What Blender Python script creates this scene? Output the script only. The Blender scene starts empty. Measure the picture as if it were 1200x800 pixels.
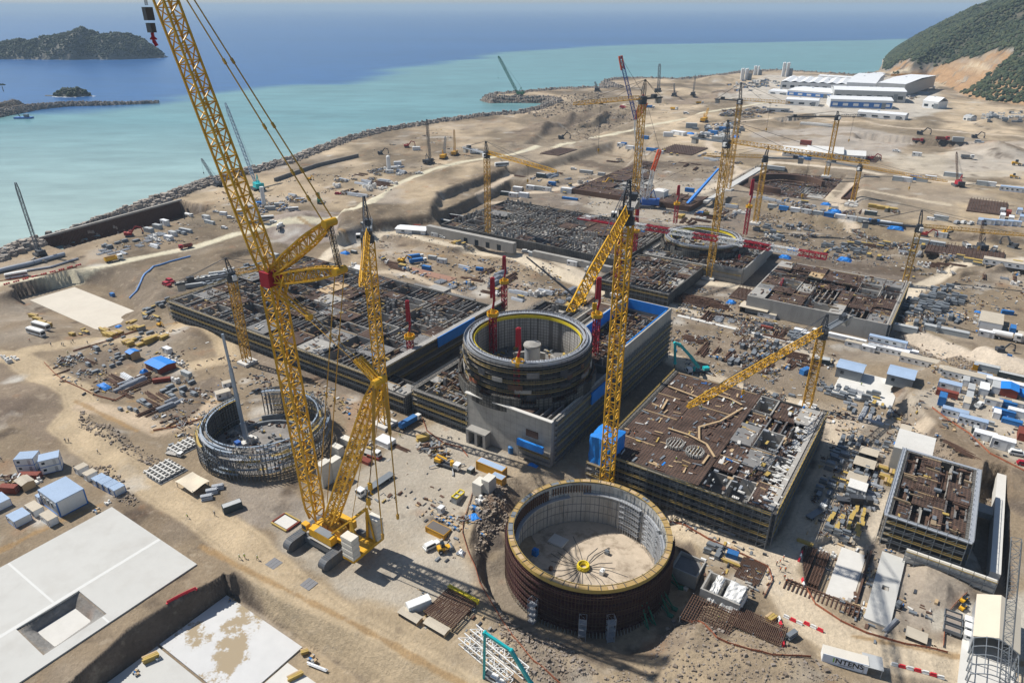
import bpy,bmesh,math,random
import numpy as np
from mathutils import Vector,Matrix,Euler
random.seed(7)
from math import cos,sin,pi,atan2
uni=random.uniform
def zv(z): return Vector((0,0,z))
rng=np.random.default_rng(11)
scene=bpy.context.scene
COL=scene.collection
# camera, light, exposure
FPX,CAM_H,HORIZ=815.0,150.0,8.0
PITCH=math.atan((400.0-HORIZ)/FPX)
cam_data=bpy.data.cameras.new("camera")
cam=bpy.data.objects.new("camera",cam_data)
COL.objects.link(cam)
cam.location=(0,0,CAM_H)
cam.rotation_euler=(pi/2-PITCH,0,0)
cam_data.sensor_fit='HORIZONTAL'
cam_data.sensor_width=36.0
cam_data.lens=36.0*FPX/1200.0
cam_data.clip_start=1.0
cam_data.clip_end=200000.0
scene.camera=cam
SUN_ELEV=math.radians(50)
SUN_DIR=Vector((-0.89,0.456,0)).normalized()
world=bpy.data.worlds.new("World")
scene.world=world
world.use_nodes=True
wn=world.node_tree
sky=wn.nodes.new("ShaderNodeTexSky")
sky.sky_type='NISHITA'
sky.sun_disc=False
sky.sun_elevation=SUN_ELEV
sky.sun_rotation=atan2(SUN_DIR.x,SUN_DIR.y)
sky.air_density=1.0
sky.dust_density=0.4
sky.ozone_density=1.0
wn.links.new(sky.outputs[0],wn.nodes["Background"].inputs[0])
wn.nodes["Background"].inputs[1].default_value=0.068
sun_data=bpy.data.lights.new("sun",'SUN')
sun_data.energy=4.4
sun_data.angle=math.radians(0.55)
sun_data.color=(1.0,0.955,0.875)
sun=bpy.data.objects.new("sun",sun_data)
COL.objects.link(sun)
sv=Vector((SUN_DIR.x*cos(SUN_ELEV),SUN_DIR.y*cos(SUN_ELEV),sin(SUN_ELEV)))
sun.rotation_euler=sv.to_track_quat('Z','Y').to_euler()
sun.location=(-200,200,400)
vs=scene.view_settings
vs.view_transform='Standard'
vs.look='None'
vs.exposure=0.38
vs.gamma=1.0
vs.use_curve_mapping=False
scene.cycles.max_bounces=5
scene.cycles.diffuse_bounces=2
scene.cycles.glossy_bounces=2
scene.cycles.volume_bounces=0
scene.cycles.transmission_bounces=2
scene.cycles.use_denoising=True
# photo measurements -> metres
SP,CP=sin(PITCH),cos(PITCH)
def G(px,py,z=0.0):
 """the point at height z that stands where the photo shows pixel (px, py)"""
 u=(px-600)/FPX;v=(py-400)/FPX
 t=(CAM_H-z)/(SP+v*CP)
 return Vector((u*t,t*(CP-v*SP),z))
YAW=math.radians(-34)
E1=Vector((cos(YAW),sin(YAW),0));E2=Vector((-sin(YAW),cos(YAW),0))
def AB(a,b,z=0.0):
 """site grid (metres along the two axes the buildings follow) -> world"""
 return E1*a+E2*b+zv(z)
def toAB(w):return w.dot(E1),w.dot(E2)
def SAB(px,py,z=0.0):return toAB(G(px,py,z))
def height_at(base,py):
 lo,hi=base.z,400.0
 for _ in range(50):
  m=(lo+hi)/2
  d=base.y*CP-(m-CAM_H)*SP
  yy=400-FPX*((m-CAM_H)*CP+base.y*SP)/d if d>1 else-1e9
  if yy<py:hi=m
  else:lo=m
 return lo
def on_plane(px,py,base,d):
 u=(px-600)/FPX;v=(py-400)/FPX
 D=Vector((u,CP-v*SP,-(SP+v*CP)))
 det=D.x*(-d.y)+d.x*D.y
 k=(base.x*(-d.y)+d.x*base.y)/det
 return zv(CAM_H)+D*k
# numpy noise
def _hash(ix,iy,seed):
 h=(ix.astype(np.int64)*374761393+iy.astype(np.int64)*668265263+seed*1274126177)&0xffffffff
 h=((h^(h>>13))*1274126177)&0xffffffff
 return((h^(h>>16))&0xffff)/65535.0
def vnoise(x,y,s,seed=0):
 x=x/s;y=y/s
 ix=np.floor(x);iy=np.floor(y)
 fx=x-ix;fy=y-iy
 fx=fx*fx*(3-2*fx);fy=fy*fy*(3-2*fy)
 a=_hash(ix,iy,seed);b=_hash(ix+1,iy,seed);c=_hash(ix,iy+1,seed);d=_hash(ix+1,iy+1,seed)
 return(a*(1-fx)+b*fx)*(1-fy)+(c*(1-fx)+d*fx)*fy
def fbm(x,y,s,oct=4,seed=0):
 t=np.zeros_like(x);a=1.0;n=0
 for i in range(oct):
  t+=a*vnoise(x,y,s,seed+i*17);n+=a;a*=0.5;s*=0.5
 return t/n
def sdf_poly(X,Y,P):
 """signed distance, positive inside"""
 d=np.full(X.shape,1e18);ins=np.zeros(X.shape,bool)
 n=len(P)
 for i in range(n):
  ax,ay=P[i];bx,by=P[(i+1)%n]
  ex,ey=bx-ax,by-ay
  wx,wy=X-ax,Y-ay
  t=np.clip((wx*ex+wy*ey)/(ex*ex+ey*ey+1e-12),0,1)
  d=np.minimum(d,(wx-ex*t)**2+(wy-ey*t)**2)
  c=((ay>Y)!=(by>Y))&(X<(bx-ax)*(Y-ay)/(by-ay+1e-18)+ax)
  ins^=c
 d=np.sqrt(d)
 return np.where(ins,d,-d)
def dist_line(X,Y,P):
 d=np.full(X.shape,1e18)
 for i in range(len(P)-1):
  ax,ay=P[i];bx,by=P[i+1]
  ex,ey=bx-ax,by-ay
  wx,wy=X-ax,Y-ay
  t=np.clip((wx*ex+wy*ey)/(ex*ex+ey*ey+1e-12),0,1)
  d=np.minimum(d,(wx-ex*t)**2+(wy-ey*t)**2)
 return np.sqrt(d)
def sstep(t):
 t=np.clip(t,0,1);return t*t*(3-2*t)
def pxy(pts,z=0.0):return[(G(x,y,z).x,G(x,y,z).y)for x,y in pts]
def abxy(pts):return[(AB(a,b).x,AB(a,b).y)for a,b in pts]
# materials
MATS={}
def M(name,rgb,rough=0.8,var=0.18,scale=0.35,metal=0.0,stain=0.0,stain_rgb=(0.12,0.09,0.06),bump=0.0,ribs=0.0,rand=0.1,fine=2.2,edge=(.48,.66)):
 """painted / concrete / fabric surface: base colour broken up by two noises, optional stains, optional corrugation"""
 if name in MATS:return MATS[name]
 m=bpy.data.materials.new(name);m.use_nodes=True
 nt=m.node_tree;N=nt.nodes;L=nt.links
 b=N["Principled BSDF"]
 b.inputs["Roughness"].default_value=rough
 b.inputs["Metallic"].default_value=metal
 b.inputs["Specular IOR Level"].default_value=0.35
 geo=N.new("ShaderNodeNewGeometry")
 n1=N.new("ShaderNodeTexNoise");n1.inputs["Scale"].default_value=scale;n1.inputs["Detail"].default_value=4
 n2=N.new("ShaderNodeTexNoise");n2.inputs["Scale"].default_value=scale*fine*3;n2.inputs["Detail"].default_value=3
 L.new(geo.outputs["Position"],n1.inputs["Vector"]);L.new(geo.outputs["Position"],n2.inputs["Vector"])
 oi=N.new("ShaderNodeObjectInfo")
 def math_(op,a,bb):
  n=N.new("ShaderNodeMath");n.operation=op
  for i,q in enumerate((a,bb)):
   if isinstance(q,(int,float)):n.inputs[i].default_value=q
   else:L.new(q,n.inputs[i])
  return n.outputs[0]
 s=math_('ADD',math_('MULTIPLY',n1.outputs[0],2*var),math_('MULTIPLY',n2.outputs[0],1.4*var))
 s=math_('ADD',s,math_('MULTIPLY',oi.outputs["Random"],rand))
 s=math_('ADD',s,1.0-1.7*var-rand/2)
 mul=N.new("ShaderNodeVectorMath");mul.operation='SCALE'
 mul.inputs[0].default_value=rgb
 L.new(s,mul.inputs["Scale"])
 out=mul.outputs[0]
 if stain>0:
  n3=N.new("ShaderNodeTexNoise");n3.inputs["Scale"].default_value=scale*1.7;n3.inputs["Detail"].default_value=6
  n3.inputs["Roughness"].default_value=0.7
  mp=N.new("ShaderNodeMapping");mp.inputs["Scale"].default_value=(1,1,0.25);mp.inputs["Location"].default_value=(7,3,1)
  L.new(geo.outputs["Position"],mp.inputs["Vector"]);L.new(mp.outputs[0],n3.inputs["Vector"])
  r=N.new("ShaderNodeValToRGB");r.color_ramp.elements[0].position,r.color_ramp.elements[1].position=edge
  L.new(n3.outputs[0],r.inputs[0])
  mx=N.new("ShaderNodeMix");mx.data_type='RGBA'
  L.new(math_('MULTIPLY',r.outputs[0],stain),mx.inputs[0]);L.new(out,mx.inputs[6]);mx.inputs[7].default_value=(*stain_rgb,1)
  out=mx.outputs[2]
 L.new(out,b.inputs["Base Color"])
 if ribs>0 or bump>0:
  bp=N.new("ShaderNodeBump");bp.inputs["Strength"].default_value=0.6
  if ribs>0:
   w=N.new("ShaderNodeTexWave");w.bands_direction='X';w.inputs["Scale"].default_value=ribs
   tc=N.new("ShaderNodeTexCoord");L.new(tc.outputs["Object"],w.inputs["Vector"])
   L.new(w.outputs[0],bp.inputs["Height"]);bp.inputs["Distance"].default_value=0.08
  else:
   L.new(n2.outputs[0],bp.inputs["Height"]);bp.inputs["Distance"].default_value=bump
  L.new(bp.outputs[0],b.inputs["Normal"])
 MATS[name]=m
 return m
# mesh builder
class MB:
 def __init__(self):self.v=[];self.f=[];self.mi=[];self.m=0
 def face(self,idx):self.f.append(idx);self.mi.append(self.m)
 def hexa(self,p):
  """8 corners: bottom ring 0-3, top ring 4-7"""
  n=len(self.v);self.v.extend(tuple(q)for q in p)
  for q in((3,2,1,0),(4,5,6,7),(0,1,5,4),(1,2,6,5),(2,3,7,6),(3,0,4,7)):
   self.face(tuple(n+i for i in q))
 def box(self,c,s,yaw=0.0,taper=1.0):
  """c = centre of the bottom, s = size"""
  cx,cy,cz=c;hx,hy=s[0]/2,s[1]/2;co,si=cos(yaw),sin(yaw)
  P=[]
  for z,k in((cz,1.0),(cz+s[2],taper)):
   for sx,sy in((-1,-1),(1,-1),(1,1),(-1,1)):
    x,y=sx*hx*k,sy*hy*k
    P.append((cx+x*co-y*si,cy+x*si+y*co,z))
  self.hexa(P)
 def abox(self,a0,a1,b0,b1,z0,z1):
  """box on the site grid"""
  P=[AB(a,b,z)for z in(z0,z1)for a,b in((a0,b0),(a1,b0),(a1,b1),(a0,b1))]
  self.hexa(P)
 def bar(self,p0,p1,w,h=None,up=None):
  p0=Vector(p0);p1=Vector(p1);d=p1-p0
  if d.length<1e-6:return
  d.normalize();h=h or w
  u=Vector(up)if up is not None else(zv(1)if abs(d.z)<0.95 else Vector((1,0,0)))
  s=d.cross(u)
  if s.length<1e-5:s=d.cross(Vector((0,1,0)))
  s.normalize();t=s.cross(d)
  s*=w/2;t*=h/2
  self.hexa([p0-s-t,p0+s-t,p0+s+t,p0-s+t,p1-s-t,p1+s-t,p1+s+t,p1-s+t])
 def cyl(self,p0,p1,r0,r1=None,n=10,caps=True):
  p0=Vector(p0);p1=Vector(p1);r1=r0 if r1 is None else r1
  d=(p1-p0).normalized();u=zv(1)if abs(d.z)<0.9 else Vector((1,0,0))
  s=d.cross(u).normalized();t=s.cross(d)
  k=len(self.v)
  for p,r in((p0,r0),(p1,r1)):
   for i in range(n):
    a=2*pi*i/n
    self.v.append(tuple(p+s*(cos(a)*r)+t*(sin(a)*r)))
  for i in range(n):
   j=(i+1)%n;self.face((k+i,k+j,k+n+j,k+n+i))
  if caps:
   self.face(tuple(k+i for i in range(n-1,-1,-1)));self.face(tuple(k+n+i for i in range(n)))
 def prism(self,poly,z0,z1):
  """poly: list of (x, y), counter-clockwise"""
  k=len(self.v);n=len(poly)
  zf=(lambda p,z:z(p)if callable(z)else z)
  for z in(z0,z1):
   for p in poly:self.v.append((p[0],p[1],z))
  for i in range(n):
   j=(i+1)%n;self.face((k+i,k+j,k+n+j,k+n+i))
  self.face(tuple(k+i for i in range(n-1,-1,-1)));self.face(tuple(k+n+i for i in range(n)))
 def ring(self,c,r0,r1,z0,z1,n=72,a0=0.0,a1=2*pi):
  """hollow ring wall (or an arc of one)"""
  full=abs(a1-a0-2*pi)<1e-6
  k=len(self.v);m=n if full else n+1
  for i in range(m):
   a=a0+(a1-a0)*i/n;co,si=cos(a),sin(a)
   for r,z in((r0,z0),(r1,z0),(r1,z1),(r0,z1)):
    self.v.append((c[0]+co*r,c[1]+si*r,z))
  for i in range(n):
   j=(i+1)%m
   for q in range(4):
    w=(q+1)%4
    self.face((k+i*4+q,k+j*4+q,k+j*4+w,k+i*4+w))
  if not full:
   self.face((k,k+1,k+2,k+3));e=k+n*4;self.face((e+3,e+2,e+1,e))
 def tube(self,pts,r,n=6):
  for p,q in zip(pts[:-1],pts[1:]):self.cyl(p,q,r,r,n)
 def lattice(self,p0,p1,w,h,up=None,bay=None,chord=0.25,brace=0.12,taper0=1.0,taper1=1.0,tlen=0.12,tri=False):
  """four-chord (or three-chord) lattice truss between two points"""
  p0=Vector(p0);p1=Vector(p1);d=p1-p0;Lg=d.length;d.normalize()
  u=Vector(up)if up is not None else(zv(1)if abs(d.z)<0.9 else Vector((0,1,0)))
  s=d.cross(u).normalized();t=s.cross(d).normalized()
  bay=bay or max(w,h)
  n=max(2,int(round(Lg/bay)))
  corners=((-.5,-.5),(.5,-.5),(0,.5))if tri else((-.5,-.5),(.5,-.5),(.5,.5),(-.5,.5))
  rings=[]
  for i in range(n+1):
   q=i/n;k=1.0
   if q<tlen:k=taper0+(1-taper0)*q/tlen
   if q>1-tlen:k=min(k,taper1+(1-taper1)*(1-q)/tlen)
   c=p0+d*(Lg*q)
   rings.append([c+s*(w*k*cx)+t*(h*k*cy)for cx,cy in corners])
  nc=len(corners)
  for i in range(n):
   for j in range(nc):
    self.bar(rings[i][j],rings[i+1][j],chord)
    j2=(j+1)%nc
    if i%2==0:self.bar(rings[i][j],rings[i+1][j2],brace)
    else:self.bar(rings[i][j2],rings[i+1][j],brace)
    self.bar(rings[i+1][j],rings[i+1][j2],brace)
 def build(self,name,mats,parent=None,origin=None):
  me=bpy.data.meshes.new(name)
  o=origin if origin is not None else(parent.location if parent is not None and parent.get('_world')else None)
  if o is not None:
   V=np.array(self.v,dtype=np.float64)-np.array((o[0],o[1],o[2]))
   me.from_pydata(V.tolist(),[],self.f)
  else:
   me.from_pydata(self.v,[],self.f)
  if not isinstance(mats,(list,tuple)):mats=[mats]
  for m in mats:me.materials.append(m)
  if len(mats)>1:me.polygons.foreach_set("material_index",self.mi)
  ob=bpy.data.objects.new(name,me);COL.objects.link(ob)
  if parent is not None:
   p=parent
   if p.type=='MESH' and o is not None and p.parent is not None:pass
   ob.parent=parent
  elif origin is not None:ob.location=origin
  return ob
def tag(o,label=None,cat=None,group=None,kind=None):
 if label:o['label']=label
 if cat:o['category']=cat
 if group:o['group']=group
 if kind:o['kind']=kind
 return o
def thing(name,label,cat,loc=(0,0,0),group=None):
 """Empty at a thing's base; parts built in world metres are shifted to it"""
 o=bpy.data.objects.new(name,None);COL.objects.link(o)
 o.empty_display_size=1.0
 o.location=loc;o['_world']=1
 return tag(o,label,cat,group)
def part(name,mb,mats,root,sub_of=None):
 """a part of ROOT (sub_of: the part it belongs to)"""
 ob=mb.build(name,mats,None,origin=None)
 me=ob.data
 V=np.empty(len(me.vertices)*3);me.vertices.foreach_get("co",V)
 V=V.reshape(-1,3)-np.array(root.location);me.vertices.foreach_set("co",V.ravel())
 ob.parent=sub_of if sub_of is not None else root
 if name in('starter_bars','rebar_fringe','loose_material'):ob['kind']='stuff'
 return ob
KIDS={}
def dup(root,loc,rz=0.0,scale=None,label=None,group=None):
 r=root.copy();COL.objects.link(r);r.location=loc;r.rotation_euler=(0,0,rz)
 if scale is not None:r.scale=scale if hasattr(scale,'__len__')else(scale,)*3
 if label:r['label']=label
 if group:r['group']=group
 if root.name not in KIDS:KIDS[root.name]=[(c,list(c.children))for c in root.children]
 for c,gs in KIDS[root.name]:
  k=c.copy();COL.objects.link(k);k.parent=r
  for g in gs:
   h=g.copy();COL.objects.link(h);h.parent=k
 return r
# terrain: heights
SEA_Z=-8.0
D0,D1,NR=62.0,3700.0,900
U0,U1,NC=-1.42,1.42,900
LNR=math.log(D1/D0)
dist=D0*np.exp(LNR*np.arange(NR)/(NR-1))
us=U0+(U1-U0)*np.arange(NC)/(NC-1)
GY=np.repeat(dist[:,None],NC,1)
GX=GY*us[None,:]
COAST=[(-500,420),(-60,332),(0,309),(60,287),(120,267),(215,231),(250,219),(330,197),(400,171),(440,160),(500,150),(560,141),(600,138),(625,132),(648,124),(640,121),(600,120.5),(575,121),(565,118),(575,115),
 (610,113),(650,109),(690,107.5),(720,107),(705,102),(704,99),(720,96.5),(750,95.5),(790,97),(830,93.5),(862,88.5),
 (905,86),(940,88),(1000,92),(1018,90),(1030,86),(1035,77),(1036,70),(1046,60),(1075,55),(1300,50)]
coast_xy=pxy(COAST,SEA_Z)+[(9000,4000),(9000,-2000),(-3000,-2000),(-3000,60)]
HILL_FOOT=pxy([(1034,80),(1050,90),(1085,90),(1112,101),(1135,113),(1165,121),(1240,132),(1400,150)],2.0)+[(4500,1900),(4500,5200)]+pxy([(1075,55.5),(1046,61),(1036,71)],SEA_Z)
cs=sdf_poly(GX,GY,coast_xy)
cs=cs+(fbm(GX,GY,14,3,5)-0.5)*4
Z=(fbm(GX,GY,90,3,1)-0.5)*1.2+(fbm(GX,GY,14,3,2)-0.5)*0.5
def plateau(poly_px,level,width,zref=0.0,wob=2.0):
 global Z
 d=sdf_poly(GX,GY,pxy(poly_px,zref))+(fbm(GX,GY,16,2,9)-0.5)*wob
 t=sstep(d/width)
 Z=Z+t*level
def pit(rim,floor,level,wob=1.2,rough=0.3):
 """excavation: slope from the rim polygon down (or up) to the floor polygon"""
 global Z
 di=sdf_poly(GX,GY,rim)+(fbm(GX,GY,9,3,21)-0.5)*wob
 do=-sdf_poly(GX,GY,floor)+(fbm(GX,GY,7,3,22)-0.5)*wob*0.5
 t=np.where(do<=0,1.0,np.clip(di,0,None)/(np.clip(di,0,None)+np.clip(do,1e-6,None)))
 t=np.clip(t,0,1)
 Z=Z*(1-t)+(level+(fbm(GX,GY,5,2,23)-0.5)*rough)*t
def mound(px,py,r,h,e=1.6,ang=0.0,ecc=1.0,zref=0.0):
 global Z
 c=G(px,py,zref)
 dx=GX-c.x;dy=GY-c.y
 co,si=cos(ang),sin(ang)
 q=np.sqrt((dx*co+dy*si)**2+((-dx*si+dy*co)*ecc)**2)/r
 q=q*(0.8+0.4*fbm(GX,GY,r*0.6,3,31))
 Z=Z+h*np.clip(1-q,0,1)**1.0*(0.9+0.2*fbm(GX,GY,3,2,33))
plateau([(1062,488),(1090,520),(1130,555),(1175,590),(1215,615),(1700,760),(1900,420),(1200,420),(1100,425),(1040,455)],5.0,4.5)
plateau([(995,372),(1050,395),(1110,420),(1200,462),(1500,560),(1800,330),(1200,318),(1120,330),(1075,352),(1030,372)],5.0,5.0,0,3)
plateau([(760,232),(890,243),(930,258),(1000,273),(1060,292),(1090,305),(1120,330),(1230,330),(1900,330),(1500,150),(900,100),(760,160)],5.0,5.0,0,5)
plateau([(1000,268),(1085,283),(1130,290),(1230,300),(1900,300),(1500,200),(1000,215)],4.0,7.0,0,6)
plateau([(385,290),(440,275),(510,262),(520,235),(600,205),(590,188),(540,200),(480,216),(430,240),(395,262)],7.0,7.0,0,3)
def level(a0,a1,b0,b1,z=-0.12,m=4.0):
 pit(abxy([(a0-m,b0-m),(a1+m,b0-m),(a1+m,b1+m),(a0-m,b1+m)]),abxy([(a0-.5,b0-.5),(a1+.5,b0-.5),(a1+.5,b1+.5),(a0-.5,b1+.5)]),z,0.2,0.08)
for q in((-213,-166,0,80),(-228,-176,106,158),(-192,-100,176,290),(-86,-28,181,251),(1,12,168,200),(-345,-190,180,275),(-172,-18,340,475),(30,40,160,204),(-40,-20,146,162)):level(*q)
PIT_SLAB_RIM=pxy([(-60,980),(-60,900),(82,800),(150,738),(192,712),(228,692),(276,671),(305,688),(420,742),(545,803),(700,890),(760,1100)])
PIT_SLAB_FLOOR=pxy([(-40,1000),(-40,918),(118,803),(268,694),(362,757),(430,800),(500,850),(560,1000)],-7.0)
pit(PIT_SLAB_RIM,PIT_SLAB_FLOOR,-7.2)
pit(pxy([(22,738),(92,693),(124,720),(53,767)]),pxy([(44,739),(87,713),(106,728),(65,757)],-2.8),-2.8,0.6,0.1)
PIT_LEFT_FLOOR=pxy([(18,350),(84,331),(128,336),(160,366),(124,388),(56,370),(42,366)],-8.0)
pit(pxy([(-90,372),(0,345),(88,317),(140,312),(178,330),(185,356),(166,384),(128,396),(62,393),(30,375),(-20,380)]),PIT_LEFT_FLOOR,-8.0)
pit(pxy([(38,281),(212,234.5),(252,243),(207,258),(160,268),(112,281),(72,293)],0),pxy([(42,281.6),(211,236),(238,243),(202,250),(110,273),(76,284)],0),-14.0,0.6)
pit(pxy([(588,203),(722,164),(747,178),(738,200),(640,209)]),pxy([(600,203),(721,167.6),(740,178),(731,193),(650,202)]),-8.0,0.6)
pit(pxy([(506,252),(598,210),(625,214),(600,245),(552,264),(520,268)]),pxy([(512,252),(598,213),(612,217),(590,245),(555,261),(525,266)]),-8.0,0.6)
pit(pxy([(855,219),(889,198.5),(992,210),(964,240),(900,236)]),pxy([(857,219),(890,200),(989,211),(962,238),(900,234)]),0.0,0.6)
RN=AB(-71,146)
ring_floor=[(RN.x+31*cos(a),RN.y+31*sin(a))for a in np.linspace(0,2*pi,24,endpoint=False)]
pit(pxy([(610,556),(583,570),(562,606),(548,640),(566,680),(596,730),(650,800),(720,830),(770,800),(822,738),(842,700),(818,655),(800,615),(770,572),(700,548)]),
 ring_floor+[],-5.0,2.5,0.6)
mound(585,585,13,5.0);mound(578,622,15,4.5);mound(590,600,10,3.0)
pit(pxy([(938,640),(972,627),(1035,632),(1032,665),(1010,708),(945,690)]),pxy([(942,642),(974,630),(1030,635),(1027,662),(1006,704),(949,688)],-1),-2.2,0.5)
pit(pxy([(1150,553),(1178,560),(1190,700),(1165,700),(1140,640)]),pxy([(1152,556),(1175,562),(1186,695),(1168,690),(1144,640)]),-4.5,0.5)
pit(pxy([(575,284),(640,309),(760,352),(740,360),(560,306),(520,292)],0),pxy([(575,287),(640,312),(750,353),(738,357),(562,303),(530,292)],0),-3.5,1.0)
for rim,dep in(([(612,168),(640,150),(700,142),(742,126),(752,138),(705,156),(655,174)],-6),([(655,150),(690,128),(730,120),(738,127),(700,140)],-4),([(1000,160),(1090,168),(1200,176),(1200,181),(1080,176),(1000,167)],-2.5),([(255,300),(300,290),(345,300),(320,318),(275,315)],-3),([(395,285),(440,276),(500,285),(470,298),(410,300)],-2.5),([(770,118),(860,104),(880,110),(800,126)],-4),([(905,142),(960,137),(960,142),(915,147)],-2)):
 q_=pxy(rim);mx_=sum(a for a,b in q_)/len(q_);my_=sum(b for a,b in q_)/len(q_)
 pit(q_,[(mx_+(a-mx_)*.86,my_+(b-my_)*.9)for a,b in q_],dep,3,1.0)
for a_,b_,r_,h_ in((560,180,26,6),(600,172,22,5),(845,110,40,8),(1010,150,30,4),(905,150,24,4),(985,172,26,4),(1080,150,36,6),(1160,150,40,8),(700,128,40,8),(440,195,20,4),(520,205,22,4),(1100,195,24,4),(650,205,26,6),(800,108,50,9)):mound(a_,b_,r_,h_,ecc=1.6,ang=.3)
mound(352,262,42,10,ang=0.2,ecc=1.3)
mound(1165,183,40,13);mound(1125,188,22,6)
mound(640,212,30,5);mound(700,138,60,12,ecc=2.5,ang=0.5);mound(640,150,40,10,ecc=1.5,ang=0.6);mound(670,140,50,9,ecc=2)
mound(430,262,34,6);mound(20,470,40,3.0,ecc=2.0,ang=0.6);mound(125,510,14,3.5,ecc=2.2,ang=-0.6)
mound(150,545,12,2.0,ecc=2.4,ang=-0.6);mound(188,352,20,4.0);mound(225,395,18,3.0);mound(480,338,40,3.0,ecc=2.5,ang=-0.55);mound(590,268,16,5)
mound(840,95,60,14,ecc=2);mound(1090,690,13,2.5);mound(1085,650,16,2.5);mound(670,770,22,3.5,ecc=1.6,ang=-0.5);mound(795,735,14,2.5,ecc=2,ang=-0.4);mound(880,770,26,3.0,ecc=2.6,ang=-0.35)
for q in((1,10,167,201),(24,38,155,190)):level(*q,z=-.4)
for pl,am,sc_ in(([(130,318),(260,298),(370,298),(330,332),(225,350),(165,352)],3.5,11),([(380,238),(510,212),(600,188),(560,268),(400,278)],2.4,8),([(590,130),(770,105),(750,160),(600,178)],4,14),([(985,368),(1210,450),(1210,478),(1000,388)],2,5),([(1060,488),(1210,580),(1200,610),(1040,520)],1.4,5),
 ([(700,335),(1000,380),(1010,440),(800,430)],1.2,6),([(1040,640),(1130,690),(1060,750)],1.2,4),([(560,740),(760,760),(1000,800),(800,830),(560,820)],1.3,4),([(0,440),(90,480),(40,520),(-60,500)],1.2,9),([(880,140),(1215,120),(1215,200),(1000,190)],3,26),([(870,240),(1000,262),(1100,310),(1000,300),(880,275)],2.5,7),([(1060,330),(1130,300),(1215,320),(1130,345)],2.5,9)):
 d=sdf_poly(GX,GY,pxy(pl));Z=Z+sstep(d/8)*am*(fbm(GX,GY,sc_,4,51)-.5)
hd=sdf_poly(GX,GY,HILL_FOOT)
hn=fbm(GX,GY,260,4,41)
hh=np.clip(hd,0,None)
HILL=np.where(hd>0,430*(1-np.exp(-hh*(0.80+0.3*(hn-0.5))/430))+(fbm(GX,GY,60,4,43)-0.5)*np.clip(hh*0.25,0,22),0)
Z=np.where(hd>0,np.maximum(Z*np.clip(1-hh/30,0,1),0)+HILL,Z)
Z=Z+3.2*np.exp(-((cs-10)/6.0)**2)*(hd<-20)
t=sstep((cs+14)/20.0)
Z=-16+(Z+16)*t
Z=Z+np.where((cs>-10)&(cs<18)&(hd<0),(fbm(GX,GY,3.2,2,47)-0.5)*2.4,0)
def hq(x,y):
 x=np.asarray(x,float);y=np.maximum(np.asarray(y,float),D0)
 r=np.clip(np.log(y/D0)/LNR*(NR-1),0,NR-1.001);c=np.clip((x/y-U0)/(U1-U0)*(NC-1),0,NC-1.001)
 i=r.astype(int);j=c.astype(int);fr=r-i;fc=c-j
 return(Z[i,j]*(1-fr)+Z[i+1,j]*fr)*(1-fc)+(Z[i,j+1]*(1-fr)+Z[i+1,j+1]*fr)*fc
_ts=np.exp(np.linspace(math.log(95),math.log(5200),1400))
def GT(px,py):
 """terrain point seen at photo pixel (px, py)"""
 u=(px-600)/FPX;v=(py-400)/FPX
 zz=CAM_H-_ts*(SP+v*CP);xx=u*_ts;yy=_ts*(CP-v*SP)
 below=zz<hq(xx,yy)
 k=int(np.argmax(below))if below.any()else len(_ts)-1
 if k==0:return G(px,py)
 lo,hi=_ts[k-1],_ts[k]
 for _ in range(18):
  m=(lo+hi)/2
  if CAM_H-m*(SP+v*CP)<hq(u*m,m*(CP-v*SP)):hi=m
  else:lo=m
 return Vector((u*hi,hi*(CP-v*SP),CAM_H-hi*(SP+v*CP)))
def ground(p,dz=0.0):return Vector((p[0],p[1],float(hq(p[0],p[1]))+dz))
def txy(pts):
 r=[]
 for x,y in pts:
  q=GT(x,y);r.append((q.x,q.y))
 return r
QUARRY=txy([(1044,83),(1056,70),(1070,76),(1082,80),(1100,78),(1130,68),(1186,56),(1188,62),(1150,94),(1135,106),(1112,98),(1085,92),(1055,92)])
qd=sdf_poly(GX,GY,QUARRY)+(fbm(GX,GY,40,3,45)-0.5)*30
bench=np.floor(Z/12.0)*12.0+sstep(((Z/12.0)%1.0-0.55)/0.45)*12.0
Z=np.where((qd>0)&(hd>0),Z+(bench-Z)*np.clip(qd/15,0,1),Z)
# terrain: colours of the ground itself (soil, gravel, concrete dust)
def mixc(C,rgb,a):
 a=np.clip(a,0,1)[...,None]
 return C*(1-a)+np.array(rgb)*a
n1=fbm(GX,GY,120,4,61);n2=fbm(GX,GY,22,4,62);n3=fbm(GX,GY,5,3,63)
SAND,PALE,BROWN,GREY,DARK,RUST=(0.395,0.31,0.205),(0.55,0.465,0.345),(0.20,0.152,0.105),(0.295,0.25,0.20),(0.115,0.088,0.066),(0.30,0.16,0.085)
C=np.zeros(GX.shape+(3,))+np.array((0.26,0.202,0.138))
C=mixc(C,SAND,(n1-0.46)*4)
C=mixc(C,BROWN,(n2-0.52)*4*0.8)
C=mixc(C,GREY,(fbm(GX,GY,35,4,64)-0.52)*5*0.8)
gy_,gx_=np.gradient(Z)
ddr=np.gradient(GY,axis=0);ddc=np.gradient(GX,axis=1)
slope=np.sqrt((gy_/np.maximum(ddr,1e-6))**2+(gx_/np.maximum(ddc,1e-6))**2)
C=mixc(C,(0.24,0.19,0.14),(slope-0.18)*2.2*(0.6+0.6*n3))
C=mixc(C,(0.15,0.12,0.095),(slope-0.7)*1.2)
def zone(poly_px,rgb,soft=4.0,amt=1.0,wob=6.0,flat=None):
 global C
 d=sdf_poly(GX,GY,flat if flat is not None else txy(poly_px))+(n2-0.5)*wob*2+(n3-0.5)*wob*0.6
 C=mixc(C,rgb,sstep(d/soft+0.5)*amt*(0.75+0.5*n3))
far=GY>520
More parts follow.
